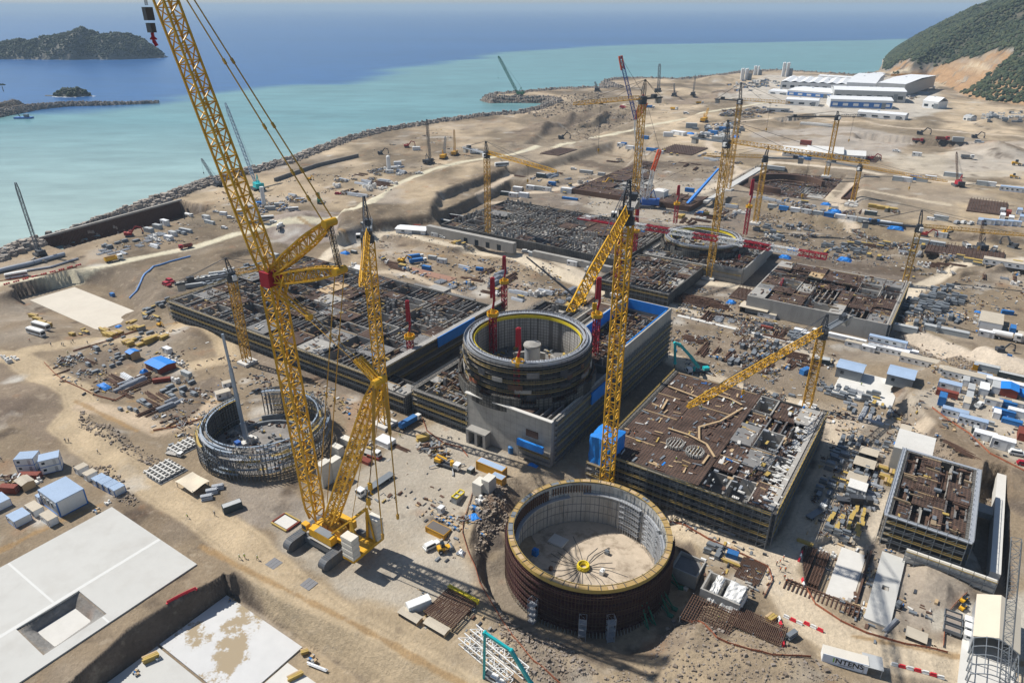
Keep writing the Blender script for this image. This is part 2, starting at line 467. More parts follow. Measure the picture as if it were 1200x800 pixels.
C=mixc(C,(0.41,0.325,0.225),np.clip((GY-520)/300,0,1)*np.clip(0.35+2.2*(n1-0.45)+1.2*(n2-.5),0,1))
C=C*(1+np.clip((GY-300)/150,0,1)*np.clip((fbm(GX*.8,GY*.5,34,4,66)-.5)*2.6,-.42,.3))[...,None]
zone([(-200,440),(0,415),(20,440),(70,470),(88,492),(60,512),(0,500),(-200,560)],(0.225,0.175,0.13),6,0.8)
zone([(-100,470),(20,470),(40,466),(45,480),(0,496),(-100,520)],(0.17,0.13,0.10),4,0.8)
zone([(385,575),(430,545),(468,508),(520,492),(600,540),(596,556),(552,596),(540,640),(556,690),(545,735),(470,720),(400,690),(330,655),(300,610)],(0.405,0.36,0.295),5,0.9)
zone([(250,560),(330,560),(380,590),(340,640),(270,610)],(0.29,0.25,0.21),4,0.7)
zone([(555,580),(590,560),(600,590),(592,640),(560,660),(548,640)],(0.135,0.11,0.09),4,0.95)
zone([(556,660),(600,640),(640,760),(700,790),(690,830),(620,800),(570,730)],(0.235,0.195,0.15),5,0.9)
zone([(22,738),(92,693),(124,720),(53,767)],(.27,.26,.245),1.2,1.0,wob=.4)
zone([(440,735),(530,790),(560,830),(500,830),(280,690),(262,655)],(0.215,0.17,0.125),3,0.9)
zone([(850,470),(1000,470),(1060,520),(1050,640),(960,640),(930,600)],(0.36,0.30,0.23),8,0.6)
zone([(700,545),(860,615),(905,640),(840,660),(780,600)],(0.42,0.36,0.28),4,0.7)
zone([(740,395),(830,430),(900,470),(700,470)],(0.17,0.135,0.105),6,0.7)
zone([(790,355),(960,400),(1000,430),(900,430),(790,400)],(0.27,0.21,0.15),6,0.8,wob=14)
zone([(1040,640),(1120,650),(1150,690),(1130,750),(1060,740)],(0.34,0.29,0.235),4,0.8)
zone([(1085,715),(1125,712),(1120,745),(1080,745)],(0.48,0.44,0.37),3,0.8)
zone([(1130,690),(1215,690),(1215,770),(1125,765)],(0.50,0.46,0.39),3,0.9)
zone([(1060,470),(1200,440),(1215,560),(1130,520)],(0.46,0.40,0.32),5,0.8)
zone([(1070,505),(1100,540),(1170,585),(1215,590),(1130,525)],(0.25,0.20,0.15),4,0.9)
zone([(1000,372),(1100,415),(1215,470),(1215,445),(1100,392),(1020,362)],(0.235,0.185,0.12),4,0.9)
zone([(640,560),(560,500),(560,480),(640,540)],(0.25,0.21,0.17),3,0.7)
zone([(560,230),(760,200),(1000,262),(1075,330),(1000,385),(760,350),(560,280)],(0.175,0.145,0.12),10,0.8,wob=20)
zone([(170,340),(300,300),(560,345),(600,360),(520,470),(400,470),(220,400)],(0.21,0.17,0.135),10,0.7,wob=12)
zone([(700,330),(860,350),(1000,395),(1010,440),(900,480),(740,420)],(0.20,0.16,0.12),8,0.6,wob=16)
zone([(930,480),(1060,490),(1050,640),(930,650)],(0.24,0.205,0.165),8,0.6,wob=12)
zone([(600,160),(730,160),(860,195),(1000,200),(1130,220),(1120,262),(960,262),(700,215),(600,215)],(0.26,0.215,0.165),12,0.55,wob=18)
zone([(690,215),(850,215),(830,262),(700,262)],(0.42,0.37,0.30),8,0.7,wob=14)
zone([(900,88),(1090,82),(1110,130),(1060,140),(900,130),(840,110)],(0.50,0.46,0.40),14,0.8,wob=10)
zone([(880,155),(1000,148),(1070,165),(1050,186),(960,180),(880,178)],(0.40,0.36,0.32),14,0.7,wob=8)
zone([(1020,180),(1215,180),(1215,205),(1090,210)],(0.52,0.46,0.37),14,0.7,wob=10)
zone([(330,245),(395,250),(400,275),(350,290),(315,275)],(0.32,0.27,0.24),5,0.7)
zone([(1120,165),(1215,165),(1215,200),(1110,200)],(0.40,0.36,0.32),12,0.5)
zone([(300,605),(385,560),(385,580),(320,625)],(0.22,0.19,0.16),3,0.6)
zone([(400,462),(440,468),(455,500),(400,520)],(0.36,0.24,0.16),4,0.6)
for pl in([(62,425),(150,403),(165,425),(90,448)],[(104,457),(190,434),(202,446),(135,471)],[(142,490),(250,438),(278,455),(218,502)],[(385,405),(430,440),(470,470),(400,460),(330,440)]):zone(pl,(.17,.135,.105),3,.8,wob=3)
for pl in([(165,312),(262,300),(350,300),(335,330),(235,345),(170,352)],[(395,268),(500,268),(560,270),(600,215),(520,236),(440,256)],[(600,140),(700,112),(760,118),(745,150),(640,170)],[(880,244),(1000,262),(1095,306),(990,302),(890,286)],[(1060,312),(1130,296),(1200,300),(1130,330)]):zone(pl,(.215,.17,.12),6,.75,wob=9)
for pts,w,rgb in(([(680,190),(760,200),(850,192)],26,DARK),([(840,186),(960,189),(1090,205)],14,BROWN),([(880,234),(1000,264),(1095,303)],12,(.21,.165,.11)),([(556,286),(660,316),(765,354)],9,BROWN),
 ([(380,248),(440,262),(505,264)],16,BROWN),([(330,292),(400,303)],14,BROWN),([(610,156),(680,142),(745,134)],34,(.20,.155,.115)),([(590,166),(620,158)],24,BROWN),([(890,300),(1060,320)],16,DARK),([(640,346),(760,372),(870,394)],8,(.21,.16,.105)),
 ([(1000,158),(1210,178)],30,(.27,.21,.15)),([(860,166),(950,160)],26,(.28,.22,.155)),([(150,325),(190,345),(240,335)],16,(.20,.16,.12)),([(255,300),(330,318)],18,BROWN),([(280,400),(220,385)],9,BROWN),([(800,120),(860,105)],40,(.26,.2,.15)),([(620,190),(560,208)],16,BROWN),
 ([(430,300),(480,325),(560,340)],10,BROWN),([(1090,480),(1190,570)],9,BROWN),([(1100,350),(1060,345)],12,BROWN),([(700,175),(800,182)],12,BROWN),([(905,222),(1000,226),(1110,240)],8,PALE),([(950,215),(985,245)],9,PALE)):
 d=dist_line(GX,GY,txy(pts))+(n2-0.5)*w*1.1+(n3-.5)*w*.4
 C=mixc(C,rgb,sstep((w*.5-d)/(w*.22)+.5)*(.55+.5*n3))
ROADS=[([(-60,355),(0,332),(60,323),(125,311),(180,299),(230,289),(277,274),(320,262),(380,258),(420,243),(468,215),(505,199),(540,190),(600,181),(660,169),(715,158),(760,147),(830,131),(900,120)],9.0,PALE),
 ([(-40,415),(20,418),(50,440),(90,458),(96,476),(74,498),(104,520),(160,556),(205,588),(272,628),(340,690),(430,750),(520,806),(640,880)],12.0,SAND),
 ([(30,410),(100,400),(190,392),(225,375),(260,395),(270,420),(220,430)],9.0,SAND),
 ([(96,476),(140,482),(190,504),(232,492),(250,470)],7.0,(0.42,0.33,0.235)),
 ([(795,606),(850,640),(905,663),(922,690),(945,725),(1000,757),(1100,774),(1260,800)],12.0,(0.47,0.39,0.285)),
 ([(905,663),(928,640),(950,595),(978,540),(990,505),(940,476),(880,458),(830,440),(790,422),(750,402),(690,360)],10.0,(0.46,0.385,0.29)),
 ([(990,505),(1010,490),(1080,500)],8.0,(0.40,0.33,0.25)),
 ([(935,640),(1000,640),(1030,615),(1045,580)],6.0,(0.45,0.39,0.31)),
 ([(1240,303),(1150,306),(1110,320),(1075,338),(1050,360),(990,360),(925,350),(850,334),(780,326),(720,345),(660,325),(600,299),(525,286),(460,272),(400,288),(372,310),(385,330)],9.0,(0.50,0.43,0.33)),
 ([(1040,362),(1075,395),(1120,415)],6.0,SAND),
 ([(1240,440),(1150,418),(1080,395),(1000,372)],10.0,(0.47,0.40,0.32)),
 ([(420,320),(470,318),(535,345),(552,358),(535,370),(505,366),(470,350),(430,345)],7.0,(0.44,0.36,0.265)),
 ([(640,300),(700,330),(760,350),(830,372),(900,400),(980,425)],6.0,(0.44,0.38,0.30)),
 ([(700,210),(640,225),(560,230),(610,205),(640,205)],8.0,(0.45,0.37,0.28)),
 ([(820,225),(870,205),(905,190),(1000,198),(1100,212),(1230,222)],10.0,(0.48,0.41,0.32)),
 ([(1000,268),(975,245),(1000,215)],8.0,(0.46,0.38,0.29)),
 ([(870,205),(830,170),(840,145),(930,140),(1060,150),(1200,160)],9.0,(0.46,0.38,0.29))]
road=np.zeros(GX.shape)
for pts,w,rgb in ROADS:
 d=dist_line(GX,GY,txy(pts))+(n2-0.5)*3.0+(n3-0.5)*1.4
 k=sstep((w*0.5-d)/2.4+0.5)
 C=mixc(C,tuple(min(.6,q*1.2)for q in rgb),k*(0.9+0.2*n3))
 for o_ in(.12,.22,.36):C=mixc(C,tuple(q*(1.16 if o_<.3 else .8)for q in rgb),k*np.exp(-((d-w*o_)/0.45)**2)*0.5)
 road=np.maximum(road,k)
for pts,w in(([(236,640),(300,673),(400,723),(545,802)],1.3),([(-20,655),(60,615),(128,588)],1.6),([(96,640),(60,660),(0,690)],1.0),([(90,470),(130,490),(160,505)],1.5),([(270,470),(150,470)],1.0),([(1000,745),(1110,767),(1210,778)],1.2),([(180,505),(245,485)],1.4),([(170,385),(240,372)],1.5),([(350,255),(420,290),(520,300)],2)):
 d=dist_line(GX,GY,txy(pts))+(n3-.5)*1.5;C=mixc(C,(.33,.215,.105),sstep((w-d)/.8)*.8)
C=mixc(C,DARK,(fbm(GX,GY,11,4,71)-0.68)*9*0.6*(1-0.8*road))
C=mixc(C,(0.52,0.49,0.44),(fbm(GX,GY,17,4,72)-0.70)*9*0.5)
C=mixc(C,RUST,(fbm(GX,GY,13,4,73)-0.72)*9*0.4*(1-road))
shore=(cs>-14)&(cs<19)&(hd<0)&(GX<900)
C=np.where(shore[...,None],np.array((0.165,0.135,0.115))*(0.5+0.9*vnoise(GX,GY,2.6,81))[...,None],C)
hmask=hd>0
hc=mixc(np.zeros_like(C)+np.array((0.055,0.06,0.04)),(0.15,0.13,0.10),(fbm(GX,GY,26,4,82)-0.60)*5)
hc=mixc(hc,(0.22,0.20,0.18),np.clip(1-hh/55,0,1)*(GX>900)*(GY>1750))
qc=mixc(np.zeros_like(C)+np.array((0.30,0.225,0.15)),(0.36,0.20,0.09),(fbm(GX,GY,45,4,83)-0.5)*4)
qc=mixc(qc,(0.26,0.23,0.20),(fbm(GX*0.3,Z*7,30,4,84)-0.45)*6)
qc=mixc(qc,(0.13,0.10,0.075),(fbm(GX,GY,22,4,85)-0.58)*8)
qc=mixc(qc,(0.50,0.42,0.30),(fbm(GX,Z*3,36,4,86)-0.60)*8)
hc=np.where((qd>0)[...,None],qc,hc)
foot=np.clip(1-np.abs(hd-10)/60,0,1)*(GY<1750)
hc=mixc(hc,(0.35,0.22,0.12),foot*1.3*(n2>0.35))
C=np.where(hmask[...,None],hc,C)
# terrain meshes (one sheet, cut along the roads and the hill's foot)
def ground_mat():
 m=bpy.data.materials.new("soil");m.use_nodes=True
 nt=m.node_tree;N=nt.nodes;L=nt.links;b=N["Principled BSDF"]
 b.inputs["Roughness"].default_value=0.95;b.inputs["Specular IOR Level"].default_value=0.12
 at=N.new("ShaderNodeAttribute");at.attribute_name="soil_colour"
 geo=N.new("ShaderNodeNewGeometry")
 def noise(s,d,r=0.6):
  n=N.new("ShaderNodeTexNoise");n.inputs["Scale"].default_value=s;n.inputs["Detail"].default_value=d;n.inputs["Roughness"].default_value=r
  L.new(geo.outputs["Position"],n.inputs["Vector"]);return n
 a1=noise(0.06,8,0.65);a2=noise(0.9,6,0.7);a3=noise(0.25,5)
 def mr(n,lo,hi,f0,f1):
  q=N.new("ShaderNodeMapRange");q.inputs[1].default_value=lo;q.inputs[2].default_value=hi;q.inputs[3].default_value=f0;q.inputs[4].default_value=f1
  L.new(n.outputs[0],q.inputs[0]);return q.outputs[0]
 mu=N.new("ShaderNodeMath");mu.operation='MULTIPLY'
 L.new(mr(a1,0.3,0.7,0.80,1.16),mu.inputs[0]);L.new(mr(a2,0.3,0.7,0.82,1.16),mu.inputs[1])
 mv=N.new("ShaderNodeVectorMath");mv.operation='SCALE'
 L.new(at.outputs["Color"],mv.inputs[0]);L.new(mu.outputs[0],mv.inputs["Scale"])
 mx=N.new("ShaderNodeMix");mx.data_type='RGBA'
 r=N.new("ShaderNodeValToRGB");r.color_ramp.elements[0].position=0.56;r.color_ramp.elements[1].position=0.68
 L.new(a3.outputs[0],r.inputs[0])
 m2=N.new("ShaderNodeMath");m2.operation='MULTIPLY';m2.inputs[1].default_value=0.35;L.new(r.outputs[0],m2.inputs[0])
 L.new(m2.outputs[0],mx.inputs[0]);L.new(mv.outputs[0],mx.inputs[6]);mx.inputs[7].default_value=(0.46,0.385,0.29,1)
 L.new(mx.outputs[2],b.inputs["Base Color"])
 bp=N.new("ShaderNodeBump");bp.inputs["Strength"].default_value=0.9;bp.inputs["Distance"].default_value=0.5
 L.new(a2.outputs[0],bp.inputs["Height"]);L.new(bp.outputs[0],b.inputs["Normal"])
 return m
SOIL=ground_mat()
def sheet(name,mask,kind='structure',mat=None):
 """the faces of the ground grid picked by MASK, as one mesh with its own vertices"""
 idx=np.argwhere(mask)
 i,j=idx[:,0],idx[:,1]
 q=np.stack([i*NC+j,i*NC+j+1,(i+1)*NC+j+1,(i+1)*NC+j],1)
 used,inv=np.unique(q.ravel(),return_inverse=True)
 P=np.stack([GX.ravel()[used],GY.ravel()[used],Z.ravel()[used]],1)
 me=bpy.data.meshes.new(name)
 me.vertices.add(len(used));me.vertices.foreach_set("co",P.ravel())
 me.loops.add(q.size);me.loops.foreach_set("vertex_index",inv.astype(np.int32))
 me.polygons.add(len(q));me.polygons.foreach_set("loop_start",np.arange(0,q.size,4,dtype=np.int32))
 me.polygons.foreach_set("use_smooth",np.ones(len(q),bool))
 me.update(calc_edges=True)
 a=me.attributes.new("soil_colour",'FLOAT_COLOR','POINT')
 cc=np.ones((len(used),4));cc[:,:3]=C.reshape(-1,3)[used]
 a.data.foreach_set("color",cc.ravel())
 me.materials.append(mat or SOIL)
 o=bpy.data.objects.new(name,me);COL.objects.link(o);o['kind']=kind
 return o
fm=lambda A:A[:-1,:-1]
above=fm(Z)>-14.5
rd=(fm(road)>0.5)&(fm(hd)<=0)
hl=fm(hd)>0
sheet("haul_road",above&rd)
sheet("hill",above&hl)
sheet("shore_rocks",above&fm(shore)&~rd&~hl)
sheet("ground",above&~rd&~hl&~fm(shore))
# sea
TURQ=pxy([(-900,150),(-100,132),(100,128),(187,123),(232,118),(262,110),(300,103),(345,98.5),(395,98),(430,88),(480,80),(540,70),(600,62),(700,54),(800,51.5),(1000,47.5),(1060,45),(1200,45),(1500,60)],SEA_Z)+[(9000,-3000),(-9000,-3000)]
def make_sea():
 nr,nc=420,260
 dd=120*np.exp(math.log(90000/120.0)*np.arange(nr)/(nr-1));uu=np.linspace(-2.6,2.6,nc)
 y=np.repeat(dd[:,None],nc,1);x=y*uu[None,:]
 d=sdf_poly(x,y,TURQ)+(fbm(x*0.35,y,160,4,91)-0.5)*240
 k=sstep(d/110+0.5)
 mud=np.clip(1-d/1500,0,1)
 near=np.clip((1100-y)/700,0,1)
 deep=np.array((0.016,0.095,0.27));turq=np.array((0.135,0.28,0.295));milky=np.array((0.36,0.45,0.41))
 col=deep*(0.85+0.3*fbm(x*0.15,y,400,3,92))[...,None]
 tq=turq*(1-near[...,None])+milky*near[...,None]
 tq=tq*(0.86+0.28*fbm(x*0.2,y,60,4,93))[...,None]
 col=col*(1-k[...,None])+tq*k[...,None]
 P=np.stack([x,y,np.full_like(x,SEA_Z)],-1).reshape(-1,3)
 i,j=np.meshgrid(np.arange(nr-1),np.arange(nc-1),indexing='ij');i=i.ravel();j=j.ravel()
 q=np.stack([i*nc+j,i*nc+j+1,(i+1)*nc+j+1,(i+1)*nc+j],1)
 cl=sdf_poly(x,y,coast_xy);wet=(cl<1)
 keep=wet[:-1,:-1]|wet[1:,:-1]|wet[:-1,1:]|wet[1:,1:]
 q=q[keep.ravel()]
 me=bpy.data.meshes.new("sea");me.vertices.add(len(P));me.vertices.foreach_set("co",P.ravel())
 me.loops.add(q.size);me.loops.foreach_set("vertex_index",q.ravel().astype(np.int32))
 me.polygons.add(len(q));me.polygons.foreach_set("loop_start",np.arange(0,q.size,4,dtype=np.int32));me.update(calc_edges=True)
 a=me.attributes.new("water_colour",'FLOAT_COLOR','POINT');cc=np.ones((len(P),4));cc[:,:3]=col.reshape(-1,3);a.data.foreach_set("color",cc.ravel())
 m=bpy.data.materials.new("sea_water");m.use_nodes=True
 nt=m.node_tree;N=nt.nodes;L=nt.links;b=N["Principled BSDF"]
 at=N.new("ShaderNodeAttribute");at.attribute_name="water_colour"
 geo=N.new("ShaderNodeNewGeometry")
 mp=N.new("ShaderNodeMapping");mp.inputs["Scale"].default_value=(0.35,1.0,1.0);mp.inputs["Rotation"].default_value=(0,0,0.12)
 L.new(geo.outputs["Position"],mp.inputs["Vector"])
 w1=N.new("ShaderNodeTexNoise");w1.inputs["Scale"].default_value=0.035;w1.inputs["Detail"].default_value=9;w1.inputs["Roughness"].default_value=0.62
 L.new(mp.outputs[0],w1.inputs["Vector"])
 r=N.new("ShaderNodeMapRange");r.inputs[1].default_value=0.3;r.inputs[2].default_value=0.7;r.inputs[3].default_value=0.8;r.inputs[4].default_value=1.2
 L.new(w1.outputs[0],r.inputs[0])
 mv=N.new("ShaderNodeVectorMath");mv.operation='SCALE';L.new(at.outputs["Color"],mv.inputs[0]);L.new(r.outputs[0],mv.inputs["Scale"])
 L.new(mv.outputs[0],b.inputs["Base Color"])
 b.inputs["Roughness"].default_value=0.28;b.inputs["IOR"].default_value=1.33;b.inputs["Specular IOR Level"].default_value=0.4
 w2=N.new("ShaderNodeTexNoise");w2.inputs["Scale"].default_value=0.16;w2.inputs["Detail"].default_value=5
 L.new(mp.outputs[0],w2.inputs["Vector"])
 bp=N.new("ShaderNodeBump");bp.inputs["Strength"].default_value=0.35;bp.inputs["Distance"].default_value=1.0
 L.new(w2.outputs[0],bp.inputs["Height"]);L.new(bp.outputs[0],b.inputs["Normal"])
 me.materials.append(m)
 o=bpy.data.objects.new("sea",me);COL.objects.link(o);o['kind']='structure'
make_sea()
# haze: even pale air over the whole scene
def make_haze():
 mb=MB();mb.box((0,30000,-18),(260000,200000,18+262))
 m=bpy.data.materials.new("haze");m.use_nodes=True
 nt=m.node_tree;nt.nodes.clear()
 out=nt.nodes.new("ShaderNodeOutputMaterial");v=nt.nodes.new("ShaderNodeVolumePrincipled")
 v.inputs["Color"].default_value=(0.60,0.79,1.0,1);v.inputs["Density"].default_value=HAZE_DENSITY;v.inputs["Anisotropy"].default_value=0.0
 nt.links.new(v.outputs[0],out.inputs["Volume"])
 o=mb.build("haze",m);o['kind']='stuff';o['label']='thin blue sea haze that pales everything far away'
HAZE_DENSITY=7.0e-5
make_haze()
# object materials
YEL=M("crane_yellow",(0.68,0.37,0.018),0.5,0.16,0.5,stain=0.2)
YELD=M("aged_crane_yellow",(0.56,0.31,0.04),0.6,0.2,0.5,stain=0.35)
RED=M("mast_red",(0.36,0.012,0.028),0.5,0.12)
ORANGE=M("crane_orange",(0.75,0.12,0.03),0.5,0.1)
WHITE=M("white_paint",(0.74,0.74,0.72),0.5,0.08,stain=0.2,stain_rgb=(0.4,0.36,0.3))
BLUE=M("blue_paint",(0.03,0.12,0.42),0.5,0.12)
TEAL=M("teal_paint",(0.015,0.40,0.42),0.4,0.08)
GREEN=M("green_paint",(0.03,0.17,0.10),0.5,0.15)
DSTEEL=M("dark_steel",(0.055,0.06,0.07),0.5,0.2)
GSTEEL=M("grey_steel",(0.20,0.22,0.24),0.5,0.2,metal=0.2)
GALV=M("galvanised_steel",(0.42,0.44,0.47),0.4,0.15,metal=0.3)
RUBBER=M("rubber",(0.025,0.025,0.025),0.85,0.2)
TRACK=M("track_steel",(0.085,0.095,0.11),0.6,0.25,stain=0.35,stain_rgb=(0.25,0.2,0.15))
GLASSM=M("dark_glass",(0.02,0.03,0.04),0.1,0.05)
CONC=M("concrete",(0.34,0.325,0.30),0.9,0.16,0.18,stain=0.4,stain_rgb=(0.2,0.19,0.17),bump=0.05)
CONCP=M("pale_concrete",(0.60,0.585,0.55),0.9,0.10,0.09,stain=0.25,stain_rgb=(0.45,0.43,0.39))
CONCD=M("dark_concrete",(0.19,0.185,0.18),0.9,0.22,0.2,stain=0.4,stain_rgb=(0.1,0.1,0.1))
CWHITE=M("counterweight_cream",(0.62,0.59,0.52),0.7,0.08)
PLY=M("plywood",(0.46,0.33,0.19),0.8,0.2,0.6)
FORM=M("formwork_yellow",(0.44,0.31,0.085),0.75,0.18,0.5,stain=0.4,stain_rgb=(0.3,0.22,0.12))
PLANK=M("grey_plank",(0.36,0.34,0.31),0.8,0.25,0.8)
TARP=M("blue_tarp",(0.015,0.20,0.62),0.55,0.2,0.4,bump=0.15)
TARPW=M("white_tarp",(0.72,0.71,0.68),0.6,0.1,0.3,bump=0.2)
RUST=M("rusty_rebar",(0.11,0.062,0.042),0.85,0.35,0.5)
MAROON=M("maroon_liner",(0.075,0.026,0.028),0.7,0.25,0.3,stain=0.4,stain_rgb=(0.06,0.045,0.04))
LINER=M("liner_steel",(0.44,0.43,0.40),0.65,0.15,0.25,stain=0.55,stain_rgb=(0.23,0.2,0.16))
PANELW=M("white_panel",(0.70,0.71,0.71),0.6,0.07,0.2,stain=0.2,stain_rgb=(0.45,0.42,0.37))
ROOFB=M("pale_blue_roof",(0.33,0.43,0.58),0.5,0.12,0.25,ribs=1.2)
ROOFT=M("tan_roof",(0.50,0.44,0.35),0.7,0.15,0.25,ribs=1.0)
ROOFG=M("grey_roof",(0.42,0.43,0.43),0.6,0.15,0.25,ribs=1.0)
ROOFW=M("white_roof",(0.76,0.77,0.78),0.5,0.06,0.1,ribs=0.8)
BLUEB=M("cladding_blue",(0.04,0.16,0.46),0.55,0.1)
CORRY=M("ochre_container",(0.58,0.30,0.025),0.6,0.15,ribs=3.0)
CORRG=M("grey_container",(0.36,0.39,0.40),0.6,0.15,ribs=3.0)
CORRD=M("dark_container",(0.06,0.08,0.085),0.6,0.15,ribs=3.0)
CORRR=M("red_container",(0.24,0.055,0.035),0.65,0.2,ribs=3.0)
CORRB=M("blue_container",(0.03,0.17,0.45),0.6,0.15,ribs=3.0)
SKIN=M("skin",(0.35,0.2,0.14),0.6,0.05)
VEST_O=M("orange_vest",(0.85,0.20,0.03),0.7,0.05)
VEST_Y=M("lime_vest",(0.55,0.72,0.05),0.7,0.05)
CLOTH=M("dark_workwear",(0.035,0.04,0.055),0.85,0.1)
HELMET=M("helmet_white",(0.75,0.75,0.72),0.4,0.03)
NET=M("orange_net",(0.36,0.125,0.065),0.8,0.3,0.8)
BARR=M("barrier_red",(0.62,0.03,0.05),0.5,0.08)
STONE=M("broken_stone",(0.27,0.23,0.195),0.95,0.35,0.4)
GATE=M("lime_gantry",(0.50,0.24,0.02),0.6,0.15)
LIME=M("safety_yellow",(0.70,0.55,0.03),0.6,0.1)
def grid_mat(name,ca,cb,sp,yaw=YAW,w=0.25,var=0.4,zgrid=False):
 """two crossing families of bars over a darker ground (rebar mats, formwork panels, board joints)"""
 m=bpy.data.materials.new(name);m.use_nodes=True
 nt=m.node_tree;N=nt.nodes;L=nt.links;b=N["Principled BSDF"];b.inputs["Roughness"].default_value=0.85;b.inputs["Specular IOR Level"].default_value=0.2
 geo=N.new("ShaderNodeNewGeometry");mp=N.new("ShaderNodeMapping");mp.inputs["Rotation"].default_value=(0,0,-yaw)
 L.new(geo.outputs["Position"],mp.inputs["Vector"])
 sep=N.new("ShaderNodeSeparateXYZ");L.new(mp.outputs[0],sep.inputs[0])
 def mth(op,a,q):
  n=N.new("ShaderNodeMath");n.operation=op
  for i,z in enumerate((a,q)):
   if isinstance(z,(int,float)):n.inputs[i].default_value=z
   else:L.new(z,n.inputs[i])
  return n.outputs[0]
 bars=[]
 for k in((0,1)if not zgrid else(0,1,2)):
  f=mth('FRACT',mth('MULTIPLY',sep.outputs[k],1.0/sp),0)
  bars.append(mth('LESS_THAN',f,w))
 g=bars[0]
 for q in bars[1:]:g=mth('MAXIMUM',g,q)
 nz=N.new("ShaderNodeTexNoise");nz.inputs["Scale"].default_value=0.16;nz.inputs["Detail"].default_value=7;nz.inputs["Roughness"].default_value=0.7
 L.new(geo.outputs["Position"],nz.inputs["Vector"])
 mx=N.new("ShaderNodeMix");mx.data_type='RGBA';L.new(g,mx.inputs[0]);mx.inputs[6].default_value=(*ca,1);mx.inputs[7].default_value=(*cb,1)
 r=N.new("ShaderNodeMapRange");r.inputs[1].default_value=0.3;r.inputs[2].default_value=0.7;r.inputs[3].default_value=1-var;r.inputs[4].default_value=1+var
 L.new(nz.outputs[0],r.inputs[0])
 mv=N.new("ShaderNodeVectorMath");mv.operation='SCALE';L.new(mx.outputs[2],mv.inputs[0]);L.new(r.outputs[0],mv.inputs["Scale"])
 L.new(mv.outputs[0],b.inputs["Base Color"])
 MATS[name]=m
 return m
MATM=grid_mat("rebar_mat",(0.042,0.031,0.027),(0.098,0.062,0.047),1.0,w=0.4,var=0.55)
MATR=grid_mat("red_rebar_mat",(0.04,0.024,0.021),(0.085,0.042,0.034),1.6,w=0.35,var=0.5)
PANGRID=grid_mat("formwork_grid",(0.40,0.385,0.36),(0.17,0.16,0.15),1.3,w=0.16,var=0.3,zgrid=True)
DARKGRID=grid_mat("formwork_dark_grid",(0.125,0.12,0.11),(0.05,0.048,0.045),1.3,w=0.2,var=0.45,zgrid=True)
CONCJ=grid_mat("board_marked_concrete",(0.39,0.37,0.335),(0.30,0.285,0.26),2.7,w=0.05,var=0.22,zgrid=True)
# scaffolds, starter bars
def scaffold(mb,A,B,z0,z1,out,depth=1.3,bay=2.6,lift=2.1,bright=1,beams=True,skip=0.0):
 """tube scaffold along the line A-B (xy), OUT = unit vector away from the wall; materials: 0 tube, 1 plank, 2 yellow beam"""
 A=Vector((A[0],A[1],0));B=Vector((B[0],B[1],0));d=B-A;L=d.length;d.normalize();out=Vector((out[0],out[1],0))
 n=max(2,int(L/bay));nz=max(1,int((z1-z0)/lift))
 for i in range(n+1):
  for k in(0.15,depth):
   p=A+d*(L*i/n)+out*k
   mb.m=0;mb.bar(p+zv(z0),p+zv(z1+1.0),0.11)
 for j in range(1,nz+1):
  z=z0+(z1-z0)*j/nz
  mb.m=1;c0=A+out*(depth*0.55);c1=B+out*(depth*0.55)
  mb.bar(c0+zv(z),c1+zv(z),depth*0.8,0.09)
  mb.m=2 if(beams and j%2==0)else 0
  for dz in(0.35,1.0):
   mb.bar(A+out*depth+zv(z+dz),B+out*depth+zv(z+dz),0.1 if dz>0.5 else(0.2 if mb.m==2 else 0.1))
 mb.m=0
 for i in range(0,n,2):
  for j in range(nz):
   za,zb=z0+(z1-z0)*j/nz,z0+(z1-z0)*(j+1)/nz
   p,q=A+d*(L*i/n)+out*depth,A+d*(L*(i+1)/n)+out*depth
   mb.bar(p+zv(za),q+zv(zb),0.08)
SCAF=[GSTEEL,M("old_plank",(.22,.2,.175),.85,.3,.8),FORM]
def ring_scaffold(mb,c,r,z0,z1,out=1,depth=1.3,n=60,lift=2.0,a0=0.0,a1=2*pi):
 nz=max(1,int((z1-z0)/lift))
 m=n if abs(a1-a0-2*pi)<1e-6 else n+1
 for i in range(m):
  a=a0+(a1-a0)*i/n
  for k in(0.2,depth):
   x,y=c[0]+cos(a)*(r+out*k),c[1]+sin(a)*(r+out*k)
   mb.m=0;mb.bar((x,y,z0),(x,y,z1+1.0+random.random()*0.8),0.12)
 for j in range(1,nz+1):
  z=z0+(z1-z0)*j/nz
  ra,rb=r+out*0.25,r+out*depth
  mb.m=1;mb.ring(c,min(ra,rb),max(ra,rb),z,z+0.09,n,a0,a1)
  mb.m=2 if j%2==0 else 0
  ro=r+out*depth
  mb.ring(c,ro-0.05,ro+0.05,z+0.95,z+1.05,n,a0,a1)
  if j%2==0:mb.ring(c,ro-0.06,ro+0.06,z+0.1,z+0.26,n,a0,a1)
def starters(mb,p0,p1,z,h=1.3,sp=0.8,w=0.09):
 p0=Vector((p0[0],p0[1],z));p1=Vector((p1[0],p1[1],z));L=(p1-p0).length
 n=max(1,int(L/sp))
 for i in range(n+1):
  p=p0.lerp(p1,i/n)
  mb.bar(p,p+Vector((uni(-.08,.08),uni(-.08,.08),h*uni(0.7,1.15))),w)
